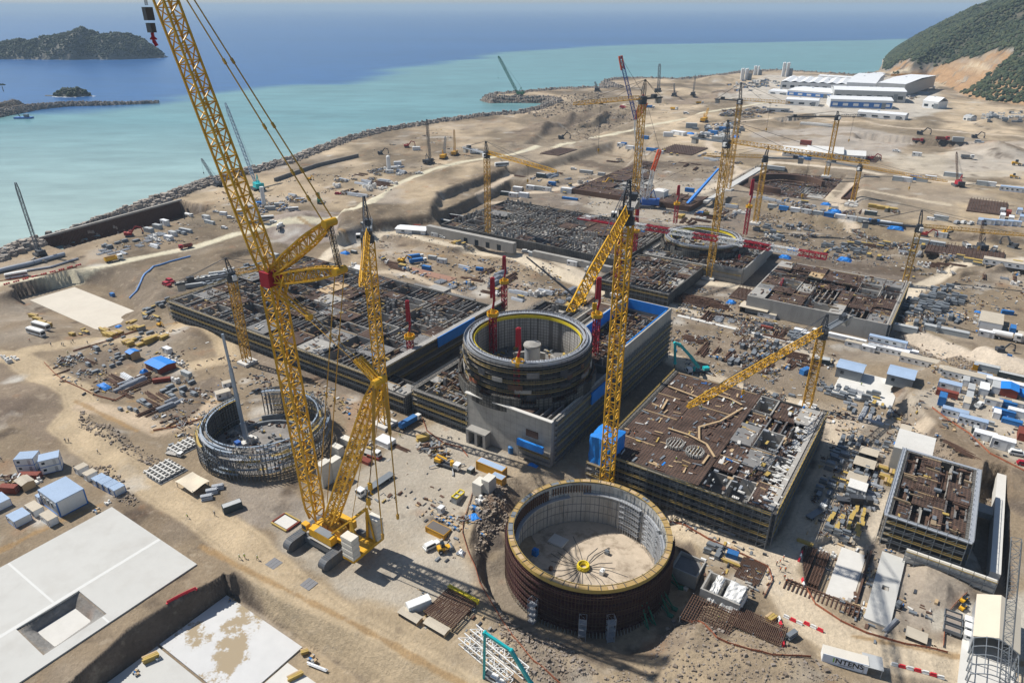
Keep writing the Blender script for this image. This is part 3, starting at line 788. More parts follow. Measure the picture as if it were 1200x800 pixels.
# unfinished concrete buildings on the site grid
def cuts(a0,a1,n,rnd):
 q=sorted(a0+(a1-a0)*(i+rnd.uniform(-0.3,0.3))/n for i in range(1,n))
 return[a0]+q+[a1]
def site_building(name,label,cat,rect,z0,z1,na,nb,seed,weights,sink=7.0,scaf="",wall=0.8,wallmat=None,group=None,litter=1.0,deck=None,matdeck=None,bay=None,flat=False):
 a0,a1,b0,b1=rect
 rnd=random.Random(seed)
 c=AB((a0+a1)/2,(b0+b1)/2,z0)
 root=thing(name,label,cat,c,group)
 w=MB()
 w.abox(a0,a1,b0,b0+wall,z0,z1);w.abox(a0,a1,b1-wall,b1,z0,z1)
 w.abox(a0,a0+wall,b0+wall,b1-wall,z0,z1);w.abox(a1-wall,a1,b0+wall,b1-wall,z0,z1)
 part("outer_wall",w,wallmat or CONCJ,root)
 fl,st,lt=MB(),MB(),MB()
 fl.abox(a0+wall,a1-wall,b0+wall,b1-wall,z1-sink-0.4,z1-sink)
 A=cuts(a0+wall,a1-wall,na,rnd);B=cuts(b0+wall,b1-wall,nb,rnd)
 kinds=list(weights);ws=[weights[k]for k in kinds]
 for i in range(na):
  for j in range(nb):
   k=rnd.choices(kinds,ws)[0]
   rb,sl,iw,tb=MB(),MB(),MB(),MB()
   x0,x1,y0,y1=A[i]+0.03,A[i+1]-0.03,B[j]+0.03,B[j+1]-0.03
   zt=z1+(rnd.choice((-.3,-.15,-.1))if flat else rnd.choice((-1.2,-0.6,-0.3,-0.1,0.25)))
   if k=='open':
    zt=z1+rnd.choice((-1.5,-0.4,0.2))
    t=0.5
    iw.abox(x0,x1,y0,y0+t,z1-sink,zt);iw.abox(x0,x1,y1-t,y1,z1-sink,zt-0.12)
    iw.abox(x0,x0+t,y0+t,y1-t,z1-sink,zt-0.05);iw.abox(x1-t,x1,y0+t,y1-t,z1-sink,zt-0.2)
    st.m=0
    starters(st,AB(x0,y0+.25),AB(x1,y0+.25),zt,1.3,.6)
    if rnd.random()<0.6:starters(st,AB(x0+.25,y0),AB(x0+.25,y1),zt,1.3,.6)
   elif k=='rebar':
    rb.abox(x0,x1,y0,y1,zt-0.5,zt)
    if rnd.random()<0.4:starters(st,AB(x0,y0),AB(x1,y0),zt,1.0,1.1)
    if rnd.random()<0.4:starters(st,AB(x0,y0),AB(x0,y1),zt,1.0,1.1)
   elif k=='slab':
    sl.abox(x0,x1,y0,y1,zt-0.5,zt)
    if rnd.random()<0.5:starters(st,AB(x1,y0),AB(x1,y1),zt,1.4,0.9)
   elif k=='timber':
    tb.abox(x0,x1,y0,y1,zt-0.3,zt)
   elif k=='posts':
    sl.abox(x0,x1,y0,y1,zt-3.5,zt-3.0)
    for u in range(max(1,int((x1-x0)/4))):
     for v in range(max(1,int((y1-y0)/4))):
      cx,cy=x0+2+u*4,y0+2+v*4
      iw.abox(cx-.6,cx+.6,cy-.6,cy+.6,zt-3.0,zt+rnd.uniform(0,3));starters(st,AB(cx-.5,cy),AB(cx+.5,cy),zt+1,2.5,0.4)
   elif k=='frame':
    rb.abox(x0,x1,y0,y1,zt-2.5,zt-2.2)
    q=x0
    while q<x1:
     iw.abox(q,min(q+0.5,x1),y0,y1,zt-2.2,zt-rnd.uniform(0.2,1.0));starters(st,AB(min(q+.25,x1),y0),AB(min(q+.25,x1),y1),zt-.6,1.2,1.0)if rnd.random()<.6 else None;q+=2.8
   if k in('rebar','slab','timber'):
    for _ in range(int((x1-x0)*(y1-y0)/34*litter)+1):
     la,lb=rnd.uniform(0.2,0.7),rnd.uniform(0.8,3.4)
     if rnd.random()<0.5:la,lb=lb,la
     if x1-x0<la+.4 or y1-y0<lb+.4:continue
     cx,cy=rnd.uniform(x0+la/2,x1-la/2),rnd.uniform(y0+lb/2,y1-lb/2)
     lt.m=rnd.choices(range(6),(5,2,3,.7,.2,5))[0]
     hh=rnd.uniform(0.1,0.55)
     p=AB(cx,cy,zt+0.004);lt.box(p,(la,lb,hh),YAW+rnd.uniform(-.25,.25))
    if rnd.random()<0.45:
     lt.m=2;lt.abox(x0,x1,y1-0.3,y1,zt+0.01,zt+0.35)
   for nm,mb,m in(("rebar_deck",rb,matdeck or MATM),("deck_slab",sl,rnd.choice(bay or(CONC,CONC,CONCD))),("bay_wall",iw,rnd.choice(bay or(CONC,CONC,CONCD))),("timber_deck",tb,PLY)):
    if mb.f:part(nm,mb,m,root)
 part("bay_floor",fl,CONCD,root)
 if st.f:part("starter_bars",st,RUST,root)
 if lt.f:part("loose_material",lt,[GSTEEL,CONCP,PLY,FORM,TARP,RUST],root)
 for s in scaf:
  mb=MB()
  if s=='f':scaffold(mb,AB(a0,b0),AB(a1,b0),z0,z1,-E2)
  if s=='b':scaffold(mb,AB(a0,b1),AB(a1,b1),z0,z1,E2)
  if s=='l':scaffold(mb,AB(a0,b0),AB(a0,b1),z0,z1,-E1)
  if s=='r':scaffold(mb,AB(a1,b0),AB(a1,b1),z0,z1,E1)
  part("scaffold",mb,SCAF,root)
 return root
# cranes
def hook_block(mb,p,s=1.0):
 mb.box((p[0],p[1],p[2]),(1.0*s,0.5*s,1.6*s));mb.bar((p[0],p[1],p[2]),(p[0],p[1],p[2]-1.0*s),0.25*s);mb.bar((p[0],p[1],p[2]-1.0*s),(p[0]+.5*s,p[1],p[2]-1.3*s),0.25*s)
def tower_crane(label,base,py_top,jib_px,cj_px=None,w=3.0,jw=2.2,mats=None,head=10.0,Lcj=20.0,drop=None,hz=None,mast_mats=None,jib_seg=None,bay=None,group='tower cranes over the site',jib_len=None):
 m_mast,m_jib,m_head,m_cj=mats or(YEL,YEL,DSTEEL,GSTEEL)
 hz=hz or height_at(base,py_top)
 root=thing("tower_crane",label,"tower crane",base,group)
 top=Vector((base.x,base.y,hz))
 if jib_px is not None:
  J=G(jib_px[0],jib_px[1],hz);d=Vector((J.x-base.x,J.y-base.y,0));L=d.length;d.normalize()
 else:d,L=None,0
 if cj_px is not None:
  K=G(cj_px[0],cj_px[1],hz);e=Vector((K.x-base.x,K.y-base.y,0));Lc=e.length;e.normalize()
  if d is None:d=-e
 else:e,Lc=-d,Lcj
 if jib_len:L=jib_len
 e=-d;s=d.cross(zv(1))
 mb=MB();mb.box((base.x,base.y,base.z-0.5),(w*2.3,w*2.3,1.6),YAW);part("foundation",mb,CONCP,root)
 mb=MB();mb.lattice((base.x,base.y,base.z+1),(base.x,base.y,hz-3),w,w,up=E1,bay=w*1.0,chord=w*0.13,brace=w*0.075)
 mast=part("mast",mb,m_mast,root)
 mb=MB()
 mb.cyl((base.x,base.y,hz-3),(base.x,base.y,hz-1.2),w*0.75,w*0.75,14);mb.box((base.x,base.y,hz-1.2),(w*1.1,w*1.1,2.6),atan2(d.y,d.x));part("slewing_unit",mb,m_head,root)
 mb=MB();c=top+s*(w*0.95)+d*0.8-zv(1.8);mb.box(c,(1.8,1.5,2.2),atan2(d.y,d.x));cab=part("cab",mb,WHITE,root)
 mb=MB();mb.box(c+d*0.93+zv(0.7),(0.06,1.3,1.2),atan2(d.y,d.x));part("window",mb,GLASSM,root,cab)
 mb=MB();mb.lattice(top+zv(1),top+e*1.0+zv(head),w*0.55,w*0.55,up=d,bay=2.2,chord=0.28,brace=0.14,taper1=0.35,tlen=0.6);part("tower_head",mb,m_head,root)
 mb=MB()
 jt=zv(jw*0.5)
 nseg=jib_seg[0]if jib_seg else 1
 if nseg==1:
  mb.lattice(top+d*(w*0.5)+jt,top+d*L+jt,jw*0.85,jw,bay=jw,chord=max(0.22,jw*0.1),brace=max(0.13,jw*0.06),tri=True,taper1=0.6)
  jib=part("jib",mb,m_jib,root)
 else:
  mm=jib_seg[1]
  for q in range(nseg):
   mb.m=q%len(mm)
   mb.lattice(top+d*(w*0.5+(L-w*.5)*q/nseg)+jt,top+d*(w*0.5+(L-w*.5)*(q+1)/nseg)+jt,jw*0.9,jw,bay=jw*1.1,chord=0.34,brace=0.22)
  jib=part("jib",mb,mm,root)
 mb=MB()
 for k in(-1,1):mb.bar(top+s*(k*w*0.4),top+e*Lc+s*(k*w*0.4),0.5,0.7)
 mb.bar(top,top+e*Lc,w*0.75,0.12)
 q=2.0
 while q<Lc:mb.bar(top+e*q-s*(w*.4),top+e*q+s*(w*.4),0.25);q+=2.2
 for k in(-1,1):mb.bar(top+s*(k*w*0.42)+zv(1.2),top+e*Lc+s*(k*w*0.42)+zv(1.2),0.09)
 part("counter_jib",mb,m_cj,root)
 mb=MB();mb.box(top+e*(Lc-2.4)-zv(3.4),(3.2,w*0.8,4.0),atan2(d.y,d.x));part("counterweight",mb,CONC,root)
 mb=MB();mb.box(top+e*(Lc-6.5)+zv(0.3),(3.0,w*0.7,1.8),atan2(d.y,d.x));part("winch_housing",mb,m_head,root)
 ht=top+e*1.0+zv(head)
 mb=MB()
 for f in(0.42,0.85):mb.bar(ht,top+d*(L*f)+zv(jw),0.16)
 for k in(-1,1):mb.bar(ht,top+e*(Lc-1.5)+s*(k*w*.35)+zv(.4),0.16)
 part("pendant_bar",mb,m_head,root)
 f=0.62;t=top+d*(L*f)
 mb=MB();mb.box(t-zv(0.7),(2.0,jw*.8,0.6),atan2(d.y,d.x));part("trolley",mb,m_head,root)
 if drop is None:drop=hz*0.35
 mb=MB();mb.bar(t-zv(.7),t-zv(drop),0.09);mb.bar(t-zv(.7)+d*.7,t-zv(drop)+d*.3,0.09);rope=part("hoist_rope",mb,DSTEEL,root)
 mb=MB();hook_block(mb,t-zv(drop+1.5));part("hook_block",mb,m_mast,root,rope)
 return root
def placing_mast(label,base,top_z,r=0.95,group='red concrete placing masts'):
 """slender red lattice post, yellow platform, folded concrete boom above it"""
 root=thing("placing_boom",label,"placing boom",base,group)
 H=top_z-base.z;zp=base.z+H*0.5
 mb=MB();mb.lattice((base.x,base.y,base.z),(base.x,base.y,zp),r*2.1,r*2.1,up=E1,bay=r*2.2,chord=0.36,brace=0.22);part("mast",mb,RED,root)
 mb=MB();mb.cyl((base.x,base.y,zp),(base.x,base.y,zp+0.5),r*2.4,r*2.4,8);mb.ring((base.x,base.y),r*2.2,r*2.4,zp+0.5,zp+1.6,8);mb.cyl((base.x,base.y,zp+.5),(base.x,base.y,zp+3.0),r*1.2,r*.7,8);part("platform",mb,YEL,root)
 mb=MB();b=Vector((base.x,base.y,zp+3.0))
 mb.bar(b,b+E1*0.8+zv(H*0.12),0.8);mb.bar(b+E1*0.8+zv(H*0.10),b+E1*.5+zv(H*0.5-3),1.0)
 mb.bar(b-E1*0.6+zv(H*0.14),b-E1*.5+zv(H*0.5-3.5),1.0);mb.bar(b+E2*0.9+zv(H*0.16),b+E2*.6+zv(H*0.5-4),0.7)
 mb.bar(b-E1*.5+zv(H*0.5-3.5),b+E1*.5+zv(H*0.5-3.2),0.9)
 boom=part("folded_boom",mb,RED,root)
 mb=MB();mb.tube([b+E2*1.2+zv(0),b+E2*1.2+zv(H*0.5-4.5)],0.12);part("concrete_pipe",mb,DSTEEL,root,boom)
 return root
def track_unit(mb,c,d,L,w,h):
 """one crawler track: rounded-end belt with shoes"""
 d=d.normalized();s=d.cross(zv(1));r=h/2;pts=[]
 for i in range(9):a=-pi/2+pi*i/8;pts.append((L/2-r+r*cos(a),r+r*sin(a)))
 for i in range(9):a=pi/2+pi*i/8;pts.append((-L/2+r+r*cos(a),r+r*sin(a)))
 n=len(pts);k=len(mb.v)
 for q in(-1,1):
  for x,z in pts:mb.v.append(tuple(c+d*x+s*(q*w/2)+zv(z)))
 for i in range(n):j=(i+1)%n;mb.face((k+i,k+j,k+n+j,k+n+i))
 mb.face(tuple(k+i for i in range(n-1,-1,-1)));mb.face(tuple(k+n+i for i in range(n)))
 x=-L/2+r
 while x<L/2-r:
  for z in(h+.03,):mb.box(c+d*x+zv(z-.05),(0.28,w*1.06,0.14),atan2(d.y,d.x))
  x+=0.62
def crawler_crane(label,base,boom_px,az,mats=None,w=1.6,scale=1.0,jib_px=None,tip_mat=None,hook=True,name="crawler_crane",rake=None,group='smaller crawler cranes and rigs',length=None):
 """small to middling crawler crane; boom tip found on the vertical plane through the base"""
 m_body,m_boom,m_cw=mats or(YEL,GSTEEL,DSTEEL)
 d=Vector((cos(math.radians(az)),sin(math.radians(az)),0));s=d.cross(zv(1))
 root=thing(name,label,"crane",base,group);k=scale
 for q in(-1,1):
  mb=MB();track_unit(mb,base+s*(q*2.2*k),d,7.0*k,1.0*k,1.3*k);part("track",mb,TRACK,root)
 mb=MB();mb.box(base+zv(0.6*k),(3.5*k,3.6*k,0.9*k),az*pi/180);mb.box(base-d*(1.2*k)+zv(1.5*k),(6.0*k,3.0*k,1.9*k),az*pi/180);part("body",mb,m_body,root)
 mb=MB();mb.box(base+d*(2.2*k)+s*(1.3*k)+zv(1.6*k),(1.8*k,1.2*k,2.0*k),az*pi/180);cab=part("cab",mb,m_body,root)
 mb=MB();mb.box(base+d*(3.13*k)+s*(1.3*k)+zv(2.3*k),(0.05,1.0*k,1.1*k),az*pi/180);part("window",mb,GLASSM,root,cab)
 mb=MB();mb.box(base-d*(4.6*k)+zv(1.5*k),(1.2*k,3.8*k,2.2*k),az*pi/180);part("counterweight",mb,m_cw,root)
 foot=base+d*(1.4*k)+zv(2.0*k)
 if length:tip=foot+(d*cos(math.radians(rake))+zv(sin(math.radians(rake))))*length
 else:tip=on_plane(boom_px[0],boom_px[1],foot,d)
 mb=MB();mb.lattice(foot,tip,w,w,up=s,bay=w*1.1,chord=w*0.14,brace=w*0.08,taper0=0.4,taper1=0.5,tlen=0.1);boom=part("boom",mb,m_boom,root)
 last=tip
 if jib_px is not None:
  t2=on_plane(jib_px[0],jib_px[1],foot,d)
  mb=MB();mb.lattice(tip,t2,w*.75,w*.75,up=s,bay=w,chord=w*0.13,brace=w*0.08,taper1=.4);part("jib",mb,tip_mat or m_boom,root);last=t2
 mb=MB();mast=base-d*(2.5*k)+zv(7.5*k);mb.bar(base+zv(3.2*k),mast,0.35*k);mb.bar(base-d*(4*k)+zv(3.2*k),mast,0.3*k);part("a_frame",mb,m_body,root)
 mb=MB()
 for q in(-1,1):mb.bar(mast+s*(q*.4),tip+s*(q*w*.3),0.1)
 part("pendant_bar",mb,DSTEEL,root)
 if hook:
  l2=last+d*0.8;dz=max(3,(last.z-base.z)*0.55)
  mb=MB();mb.bar(l2,l2-zv(dz),0.08);rope=part("hoist_rope",mb,DSTEEL,root)
  mb=MB();hook_block(mb,l2-zv(dz+1.5),0.8);part("hook_block",mb,m_body,root,rope)
 return root
# repeatable kinds: the first placing moves the built one, later ones copy it
class Kind:
 def __init__(self,name,cat,build):self.name,self.cat,self.build,self.root=name,cat,build,None
 def place(self,loc,rz=0.0,label=None,group=None,scale=None):
  if self.root is None:
   self.root=thing(self.name,label,self.cat,(0,0,0),group);self.build(self.root)
   r=self.root;r.location=loc;r.rotation_euler=(0,0,rz)
   if scale is not None:r.scale=scale if hasattr(scale,'__len__')else(scale,)*3
   return r
  r=dup(self.root,loc,rz,scale if scale is not None else 1.0,label,group)
  if group is None and 'group' in r:del r['group']
  return r
class Solid(Kind):
 """a kind that is one mesh"""
 def place(self,loc,rz=0.0,label=None,group=None,scale=None):
  if self.root is None:
   mb=MB();mats=self.build(mb);self.root=mb.build(self.name,mats);r=self.root
  else:
   r=self.root.copy();COL.objects.link(r)
  r.location=loc;r.rotation_euler=(0,0,rz);r.scale=(1,1,1)if scale is None else(scale if hasattr(scale,'__len__')else(scale,)*3)
  if 'group' in r and group is None:del r['group']
  tag(r,label,self.cat,group)
  return r
KINDS={}
def P_(nm,mb,m,root,sub=None):return part(nm,mb,m,root,sub)
def wheels(root,xs,y,r,w=0.35):
 for x in xs:
  for q in(-1,1):
   mb=MB();mb.cyl((x,q*(y-w/2),r),(x,q*(y+w/2),r),r,r,12);t=P_("wheel",mb,RUBBER,root)
   mb=MB();mb.cyl((x,q*(y+w/2),r),(x,q*(y+w/2+.03),r),r*.55,r*.5,8);P_("rim",mb,GALV,root,t)
def container(cm,rm,L=6.06,W=2.44,H=2.6):
 def b(root):
  mb=MB();mb.box((0,0,0.1),(L-.1,W-.1,H-0.2));P_("body",mb,cm,root)
  mb=MB()
  for x in(-1,1):
   for y in(-1,1):mb.box((x*(L/2-.08),y*(W/2-.08),0),(0.16,0.16,H))
   mb.box((x*(L/2-.08),0,H-.16),(0.15,W-.33,0.155));mb.box((x*(L/2-.08),0,0),(0.15,W-.33,0.155))
  for y in(-1,1):mb.box((0,y*(W/2-.08),H-.16),(L-.33,0.15,0.155));mb.box((0,y*(W/2-.08),0),(L-.33,.15,.155))
  P_("frame",mb,cm,root)
  mb=MB();mb.box((0,0,H-.06),(L-.34,W-.34,0.09));P_("roof",mb,rm,root)
  for q in(-1,1):
   mb=MB();mb.box((L/2-.04,q*W*.235,.2),(.06,W*.44,H-.42));d=P_("door",mb,cm,root)
   mb=MB()
   for z in(-.25,.25):mb.bar((L/2+.02,q*W*.235+z,.25),(L/2+.02,q*W*.235+z,H-.3),.05)
   P_("lock_bar",mb,GALV,root,d)
 return b
def cabin(wm,rm,fm_,L=6.0,W=2.45,H=2.7,nwin=2,door=True):
 def b(root):
  mb=MB();mb.box((0,0,0.12),(L-.12,W-.12,H-.28));P_("wall",mb,wm,root)
  mb=MB();mb.box((0,0,H-.15),(L,W,.15));P_("roof",mb,rm,root)
  mb=MB();mb.box((0,0,0),(L,W,.14))
  for x in(-1,1):
   for y in(-1,1):mb.box((x*(L/2-.07),y*(W/2-.07),.14),(.14,.14,H-.3))
  P_("frame",mb,fm_,root)
  for q in(-1,1):
   for i in range(nwin):
    x=-L/2+L*(i+.5)/nwin+(0.2 if q>0 else-.2)
    if door and q<0 and i==nwin-1:continue
    mb=MB();mb.box((x,q*(W/2-.05),1.05),(1.15,.08,1.05));f=P_("window",mb,WHITE,root)
    mb=MB();mb.box((x,q*(W/2-.003),1.13),(1.0,.02,.88));P_("pane",mb,GLASSM,root,f)
  if door:
   mb=MB();mb.box((L/2-L/nwin/2,-(W/2-.05),.16),(.92,.09,2.05));d=P_("door",mb,GALV,root)
   mb=MB();mb.box((L/2-L/nwin/2+.35,-(W/2+.02),1.15),(.12,.06,.06));P_("handle",mb,DSTEEL,root,d)
 return b
def shed(wm,rm,L,W,H,rise=0.8,open_front=False):
 """gabled shed, ridge along x"""
 def b(root):
  mb=MB();t=.15
  mb.box((0,W/2-t/2,0),(L,t,H));mb.box((-L/2+t/2,0,0),(t,W-2*t,H));mb.box((L/2-t/2,0,0),(t,W-2*t,H))
  if not open_front:mb.box((0,-W/2+t/2,0),(L,t,H))
  for x in(-1,1):
   k=len(mb.v);x0,x1=x*L/2,x*(L/2-t)
   for xx in(x0,x1):mb.v+=[(xx,-W/2,H),(xx,W/2,H),(xx,0,H+rise)]
   mb.face((k,k+1,k+2));mb.face((k+5,k+4,k+3));mb.face((k,k+3,k+4,k+1));mb.face((k+1,k+4,k+5,k+2));mb.face((k+2,k+5,k+3,k))
  P_("wall",mb,wm,root)
  mb=MB();o=.35
  for q in(-1,1):
   y0=q*(W/2+o);z0=H-rise*o/(W/2)
   pts=[(-L/2-o,y0,z0),(L/2+o,y0,z0),(L/2+o,0,H+rise),(-L/2-o,0,H+rise)]
   k=len(mb.v);mb.v+=[(x,y,z+.02)for x,y,z in pts]+[(x,y,z+.14)for x,y,z in pts]
   for f in((3,2,1,0),(4,5,6,7),(0,1,5,4),(1,2,6,5),(2,3,7,6),(3,0,4,7)):mb.face(tuple(k+i for i in f))
  P_("roof",mb,rm,root)
  if not open_front:
   mb=MB();mb.box((L*.2,-W/2-.03,0),(min(3.6,L*.3),.08,H*.8));P_("door",mb,GSTEEL,root)
   n=max(1,int(L/5))
   for i in range(n):
    x=-L/2+L*(i+.5)/n
    if abs(x-L*.2)<2.6:continue
    mb=MB();mb.box((x,-W/2-.03,H*.45),(1.3,.07,H*.28));P_("window",mb,GLASSM,root)
 return b
def pickup(bm):
 def b(root):
  mb=MB();mb.box((0,0,.45),(5.1,1.8,.5));mb.box((1.75,0,.95),(1.5,1.75,.25),taper=.9);mb.box((0.15,0,.95),(1.9,1.7,.8),taper=.8)
  for q in(-1,1):mb.box((-1.75,q*.83,.95),(1.6,.1,.38))
  mb.box((-2.5,0,.95),(.1,1.75,.38));P_("body",mb,bm,root)
  mb=MB();mb.box((0.15,0,1.05),(1.86,1.72,.5),taper=.86);P_("window",mb,GLASSM,root)
  mb=MB();mb.box((-1.72,0,.952),(1.55,1.55,.02));P_("load_bed",mb,DSTEEL,root)
  wheels(root,(1.6,-1.6),.8,.38,.25)
  for q in(-1,1):
   mb=MB();mb.box((2.53,q*.65,.68),(.06,.35,.16));P_("headlight",mb,GALV,root)
 return b
def suv(bm):
 def b(root):
  mb=MB();mb.box((0,0,.45),(4.7,1.85,.55));mb.box((1.6,0,1.0),(1.4,1.75,.2),taper=.9);mb.box((-.6,0,1.0),(3.1,1.75,.8),taper=.84);P_("body",mb,bm,root)
  mb=MB();mb.box((-.6,0,1.1),(3.05,1.78,.48),taper=.88);P_("window",mb,GLASSM,root)
  wheels(root,(1.45,-1.45),.82,.38,.25)
  for q in(-1,1):
   mb=MB();mb.box((2.33,q*.65,.75),(.06,.35,.16));P_("headlight",mb,GALV,root)
 return b
def bus(bm):
 def b(root):
  mb=MB();mb.box((0,0,.4),(11.8,2.5,2.8));P_("body",mb,bm,root)
  mb=MB();mb.box((0,0,3.2),(11.2,2.2,.22));P_("roof",mb,WHITE,root)
  mb=MB()
  for q in(-1,1):mb.box((0,q*1.245,1.5),(11.2,.04,1.0))
  mb.box((5.9,0,1.3),(.04,2.2,1.4));P_("window",mb,GLASSM,root)
  wheels(root,(3.6,-3.4),1.08,.5)
 return b
def truck(cm,bedm,kind='tipper',L=8.0):
 def b(root):
  mb=MB();mb.box((L/2-1.1,0,.8),(2.2,2.4,2.1),taper=.93);c=P_("cab",mb,cm,root)
  mb=MB();mb.box((L/2-.02,0,1.8),(.08,2.1,.8));mb.box((L/2-.9,0,1.85),(1.1,2.43,.65));P_("window",mb,GLASSM,root,c)
  mb=MB();mb.box((-.8,0,.6),(L-1.7,1.0,.35));P_("chassis",mb,DSTEEL,root)
  if kind=='tipper':
   l=L-2.7;x=-L/2+l/2
   mb=MB();mb.box((x,0,1.0),(l,2.4,.2))
   for q in(-1,1):mb.box((x,q*1.2,1.2),(l,.12,1.3))
   for q in(-1,1):mb.box((x+q*(l/2-.06),0,1.2),(.12,2.27,1.3))
   bd=P_("tipper_body",mb,bedm,root)
   mb=MB();mb.box((x,0,1.2),(l-.3,2.2,.75),taper=.9);P_("load",mb,STONE,root,bd)
  elif kind=='flat':
   l=L-2.7;mb=MB();mb.box((-L/2+l/2,0,1.0),(l,2.45,.22));P_("flatbed",mb,bedm,root)
   mb=MB();mb.box((-L/2+l-.1,0,1.22),(.12,2.4,.9));P_("headboard",mb,bedm,root)
  elif kind=='box':
   l=L-2.7;mb=MB();mb.box((-L/2+l/2,0,1.0),(l,2.5,2.4));P_("box_body",mb,bedm,root)
  elif kind=='mixer':
   mb=MB();mb.cyl((L/2-2.9,0,2.2),(-L/2+2.6,0,2.5),.8,1.25,12);mb.cyl((-L/2+2.6,0,2.5),(-L/2+.3,0,2.9),1.25,.5,12);P_("drum",mb,bedm,root)
   mb=MB();mb.bar((-L/2+.4,0,2.6),(-L/2-.5,0,1.4),.5,.2);P_("chute",mb,GSTEEL,root)
  elif kind=='tank':
   mb=MB();mb.cyl((L/2-2.7,0,1.9),(-L/2,0,1.9),1.1,1.1,14);P_("tank",mb,bedm,root)
  wheels(root,(L/2-1.3,-L/2+2.4,-L/2+1.1),1.05,.5)
 return b
def excavator(bm):
 def b(root):
  for q in(-1,1):
   mb=MB();track_unit(mb,Vector((0,q*1.2,0)),Vector((1,0,0)),4.0,.6,.9);P_("track",mb,TRACK,root)
  mb=MB();mb.box((-.5,0,1.0),(3.6,2.6,1.2));mb.box((-1.7,0,2.2),(1.2,2.3,.3));P_("body",mb,bm,root)
  mb=MB();mb.box((.7,.8,1.1),(1.4,1.0,1.8));c=P_("cab",mb,bm,root)
  mb=MB();mb.box((.75,.8,1.9),(1.42,1.02,.8));P_("window",mb,GLASSM,root,c)
  mb=MB();mb.bar((1.0,0,1.6),(3.6,0,4.9),.5,.7);mb.bar((3.6,0,4.9),(6.0,0,4.0),.4,.55);P_("boom",mb,bm,root)
  mb=MB();mb.bar((6.0,0,4.2),(6.6,0,1.6),.35,.45);a=P_("stick",mb,bm,root)
  mb=MB();mb.box((6.3,0,.6),(1.0,1.2,1.0),taper=.7);P_("bucket",mb,DSTEEL,root,a)
 return b
def loader(bm):
 def b(root):
  mb=MB();mb.box((-1.2,0,.9),(2.6,1.9,1.1));mb.box((.9,0,.9),(1.4,1.6,.6));P_("body",mb,bm,root)
  mb=MB();mb.box((-.3,0,2.0),(1.5,1.5,1.2),taper=.85);P_("cab",mb,GLASSM,root)
  mb=MB()
  for q in(-1,1):mb.bar((.6,q*.5,1.5),(2.7,q*.5,.8),.25)
  ar=P_("lift_arm",mb,bm,root)
  mb=MB();mb.box((3.0,0,.2),(.9,2.3,.9),taper=.8);P_("bucket",mb,GSTEEL,root,ar)
  wheels(root,(1.3,-1.5),.95,.65,.5)
 return b
def roller(bm):
 def b(root):
  mb=MB();mb.box((-.9,0,.8),(2.0,1.7,1.0));mb.box((.9,0,.9),(1.2,1.5,.5));P_("body",mb,bm,root)
  mb=MB();mb.box((-.5,0,1.8),(1.1,1.3,1.1),taper=.85);P_("cab",mb,GLASSM,root)
  mb=MB();mb.cyl((1.7,-.95,.7),(1.7,.95,.7),.7,.7,16);P_("drum",mb,GSTEEL,root)
  wheels(root,(-1.3,),.85,.65,.45)
 return b
for nm,cat,bd in(("white_container","container",container(PANELW,ROOFW)),("grey_container","container",container(CORRG,ROOFG)),("dark_container","container",container(CORRD,ROOFG)),
 ("red_container","container",container(CORRR,CORRR)),("blue_container","container",container(CORRB,CORRB)),("ochre_container","container",container(CORRY,ROOFB)),
 ("long_container","container",container(CORRG,ROOFG,12.2)),("long_blue_container","container",container(CORRB,CORRB,12.2)),("long_white_container","container",container(PANELW,ROOFW,12.2)),
 ("site_cabin","cabin",cabin(PANELW,ROOFB,BLUEB)),("white_cabin","cabin",cabin(PANELW,ROOFW,GALV)),("tan_cabin","cabin",cabin(PANELW,ROOFT,GALV)),("grey_cabin","cabin",cabin(PANELW,ROOFG,GALV)),
 ("deep_cabin","cabin",cabin(PANELW,ROOFB,BLUEB,6.4,5.0,2.8)),("long_cabin","cabin",cabin(PANELW,ROOFW,GALV,18.0,3.0,3.0,7)),("long_tan_cabin","cabin",cabin(PANELW,ROOFT,GALV,20.0,5.0,3.0,7)),
 ("long_blue_cabin","cabin",cabin(PANELW,ROOFB,BLUEB,12.0,3.0,2.9,5)),
 ("gabled_shed","shed",shed(PANELW,ROOFT,12,8,3.6)),("blue_roofed_shed","shed",shed(GSTEEL,ROOFB,10,9,5.0,.9)),("white_tent","tent",shed(TARPW,TARPW,26,18,5,3.5)),("open_shed","shed",shed(PLY,ROOFT,12,8,3.4,.6,True)),
 ("white_pickup","pickup",pickup(WHITE)),("white_car","car",suv(WHITE)),("red_car","car",suv(RED)),("silver_car","car",suv(GALV)),("coach","bus",bus(WHITE)),
 ("yellow_tipper","truck",truck(WHITE,YEL)),("red_tipper","truck",truck(RED,CORRR)),("white_tipper","truck",truck(WHITE,GSTEEL)),("flatbed_truck","truck",truck(WHITE,GSTEEL,'flat',14.0)),("blue_box_truck","truck",truck(WHITE,CORRB,'box',12.0)),
 ("mixer_truck","truck",truck(WHITE,WHITE,'mixer',8.6)),("tank_truck","truck",truck(WHITE,WHITE,'tank',8.6)),("white_flatbed","truck",truck(WHITE,PLANK,'flat',9.0)),
 ("yellow_excavator","excavator",excavator(YEL)),("grey_excavator","excavator",excavator(DSTEEL)),("green_excavator","excavator",excavator(GREEN)),("red_excavator","excavator",excavator(M("machine_red",(.30,.03,.025),.6,.15))),("yellow_loader","loader",loader(YEL)),("yellow_roller","roller",roller(YEL))):
 KINDS[nm]=Kind({"white_container":"container","grey_container":"container","dark_container":"container","red_container":"container","blue_container":"container","ochre_container":"container"}.get(nm,nm),cat,bd)
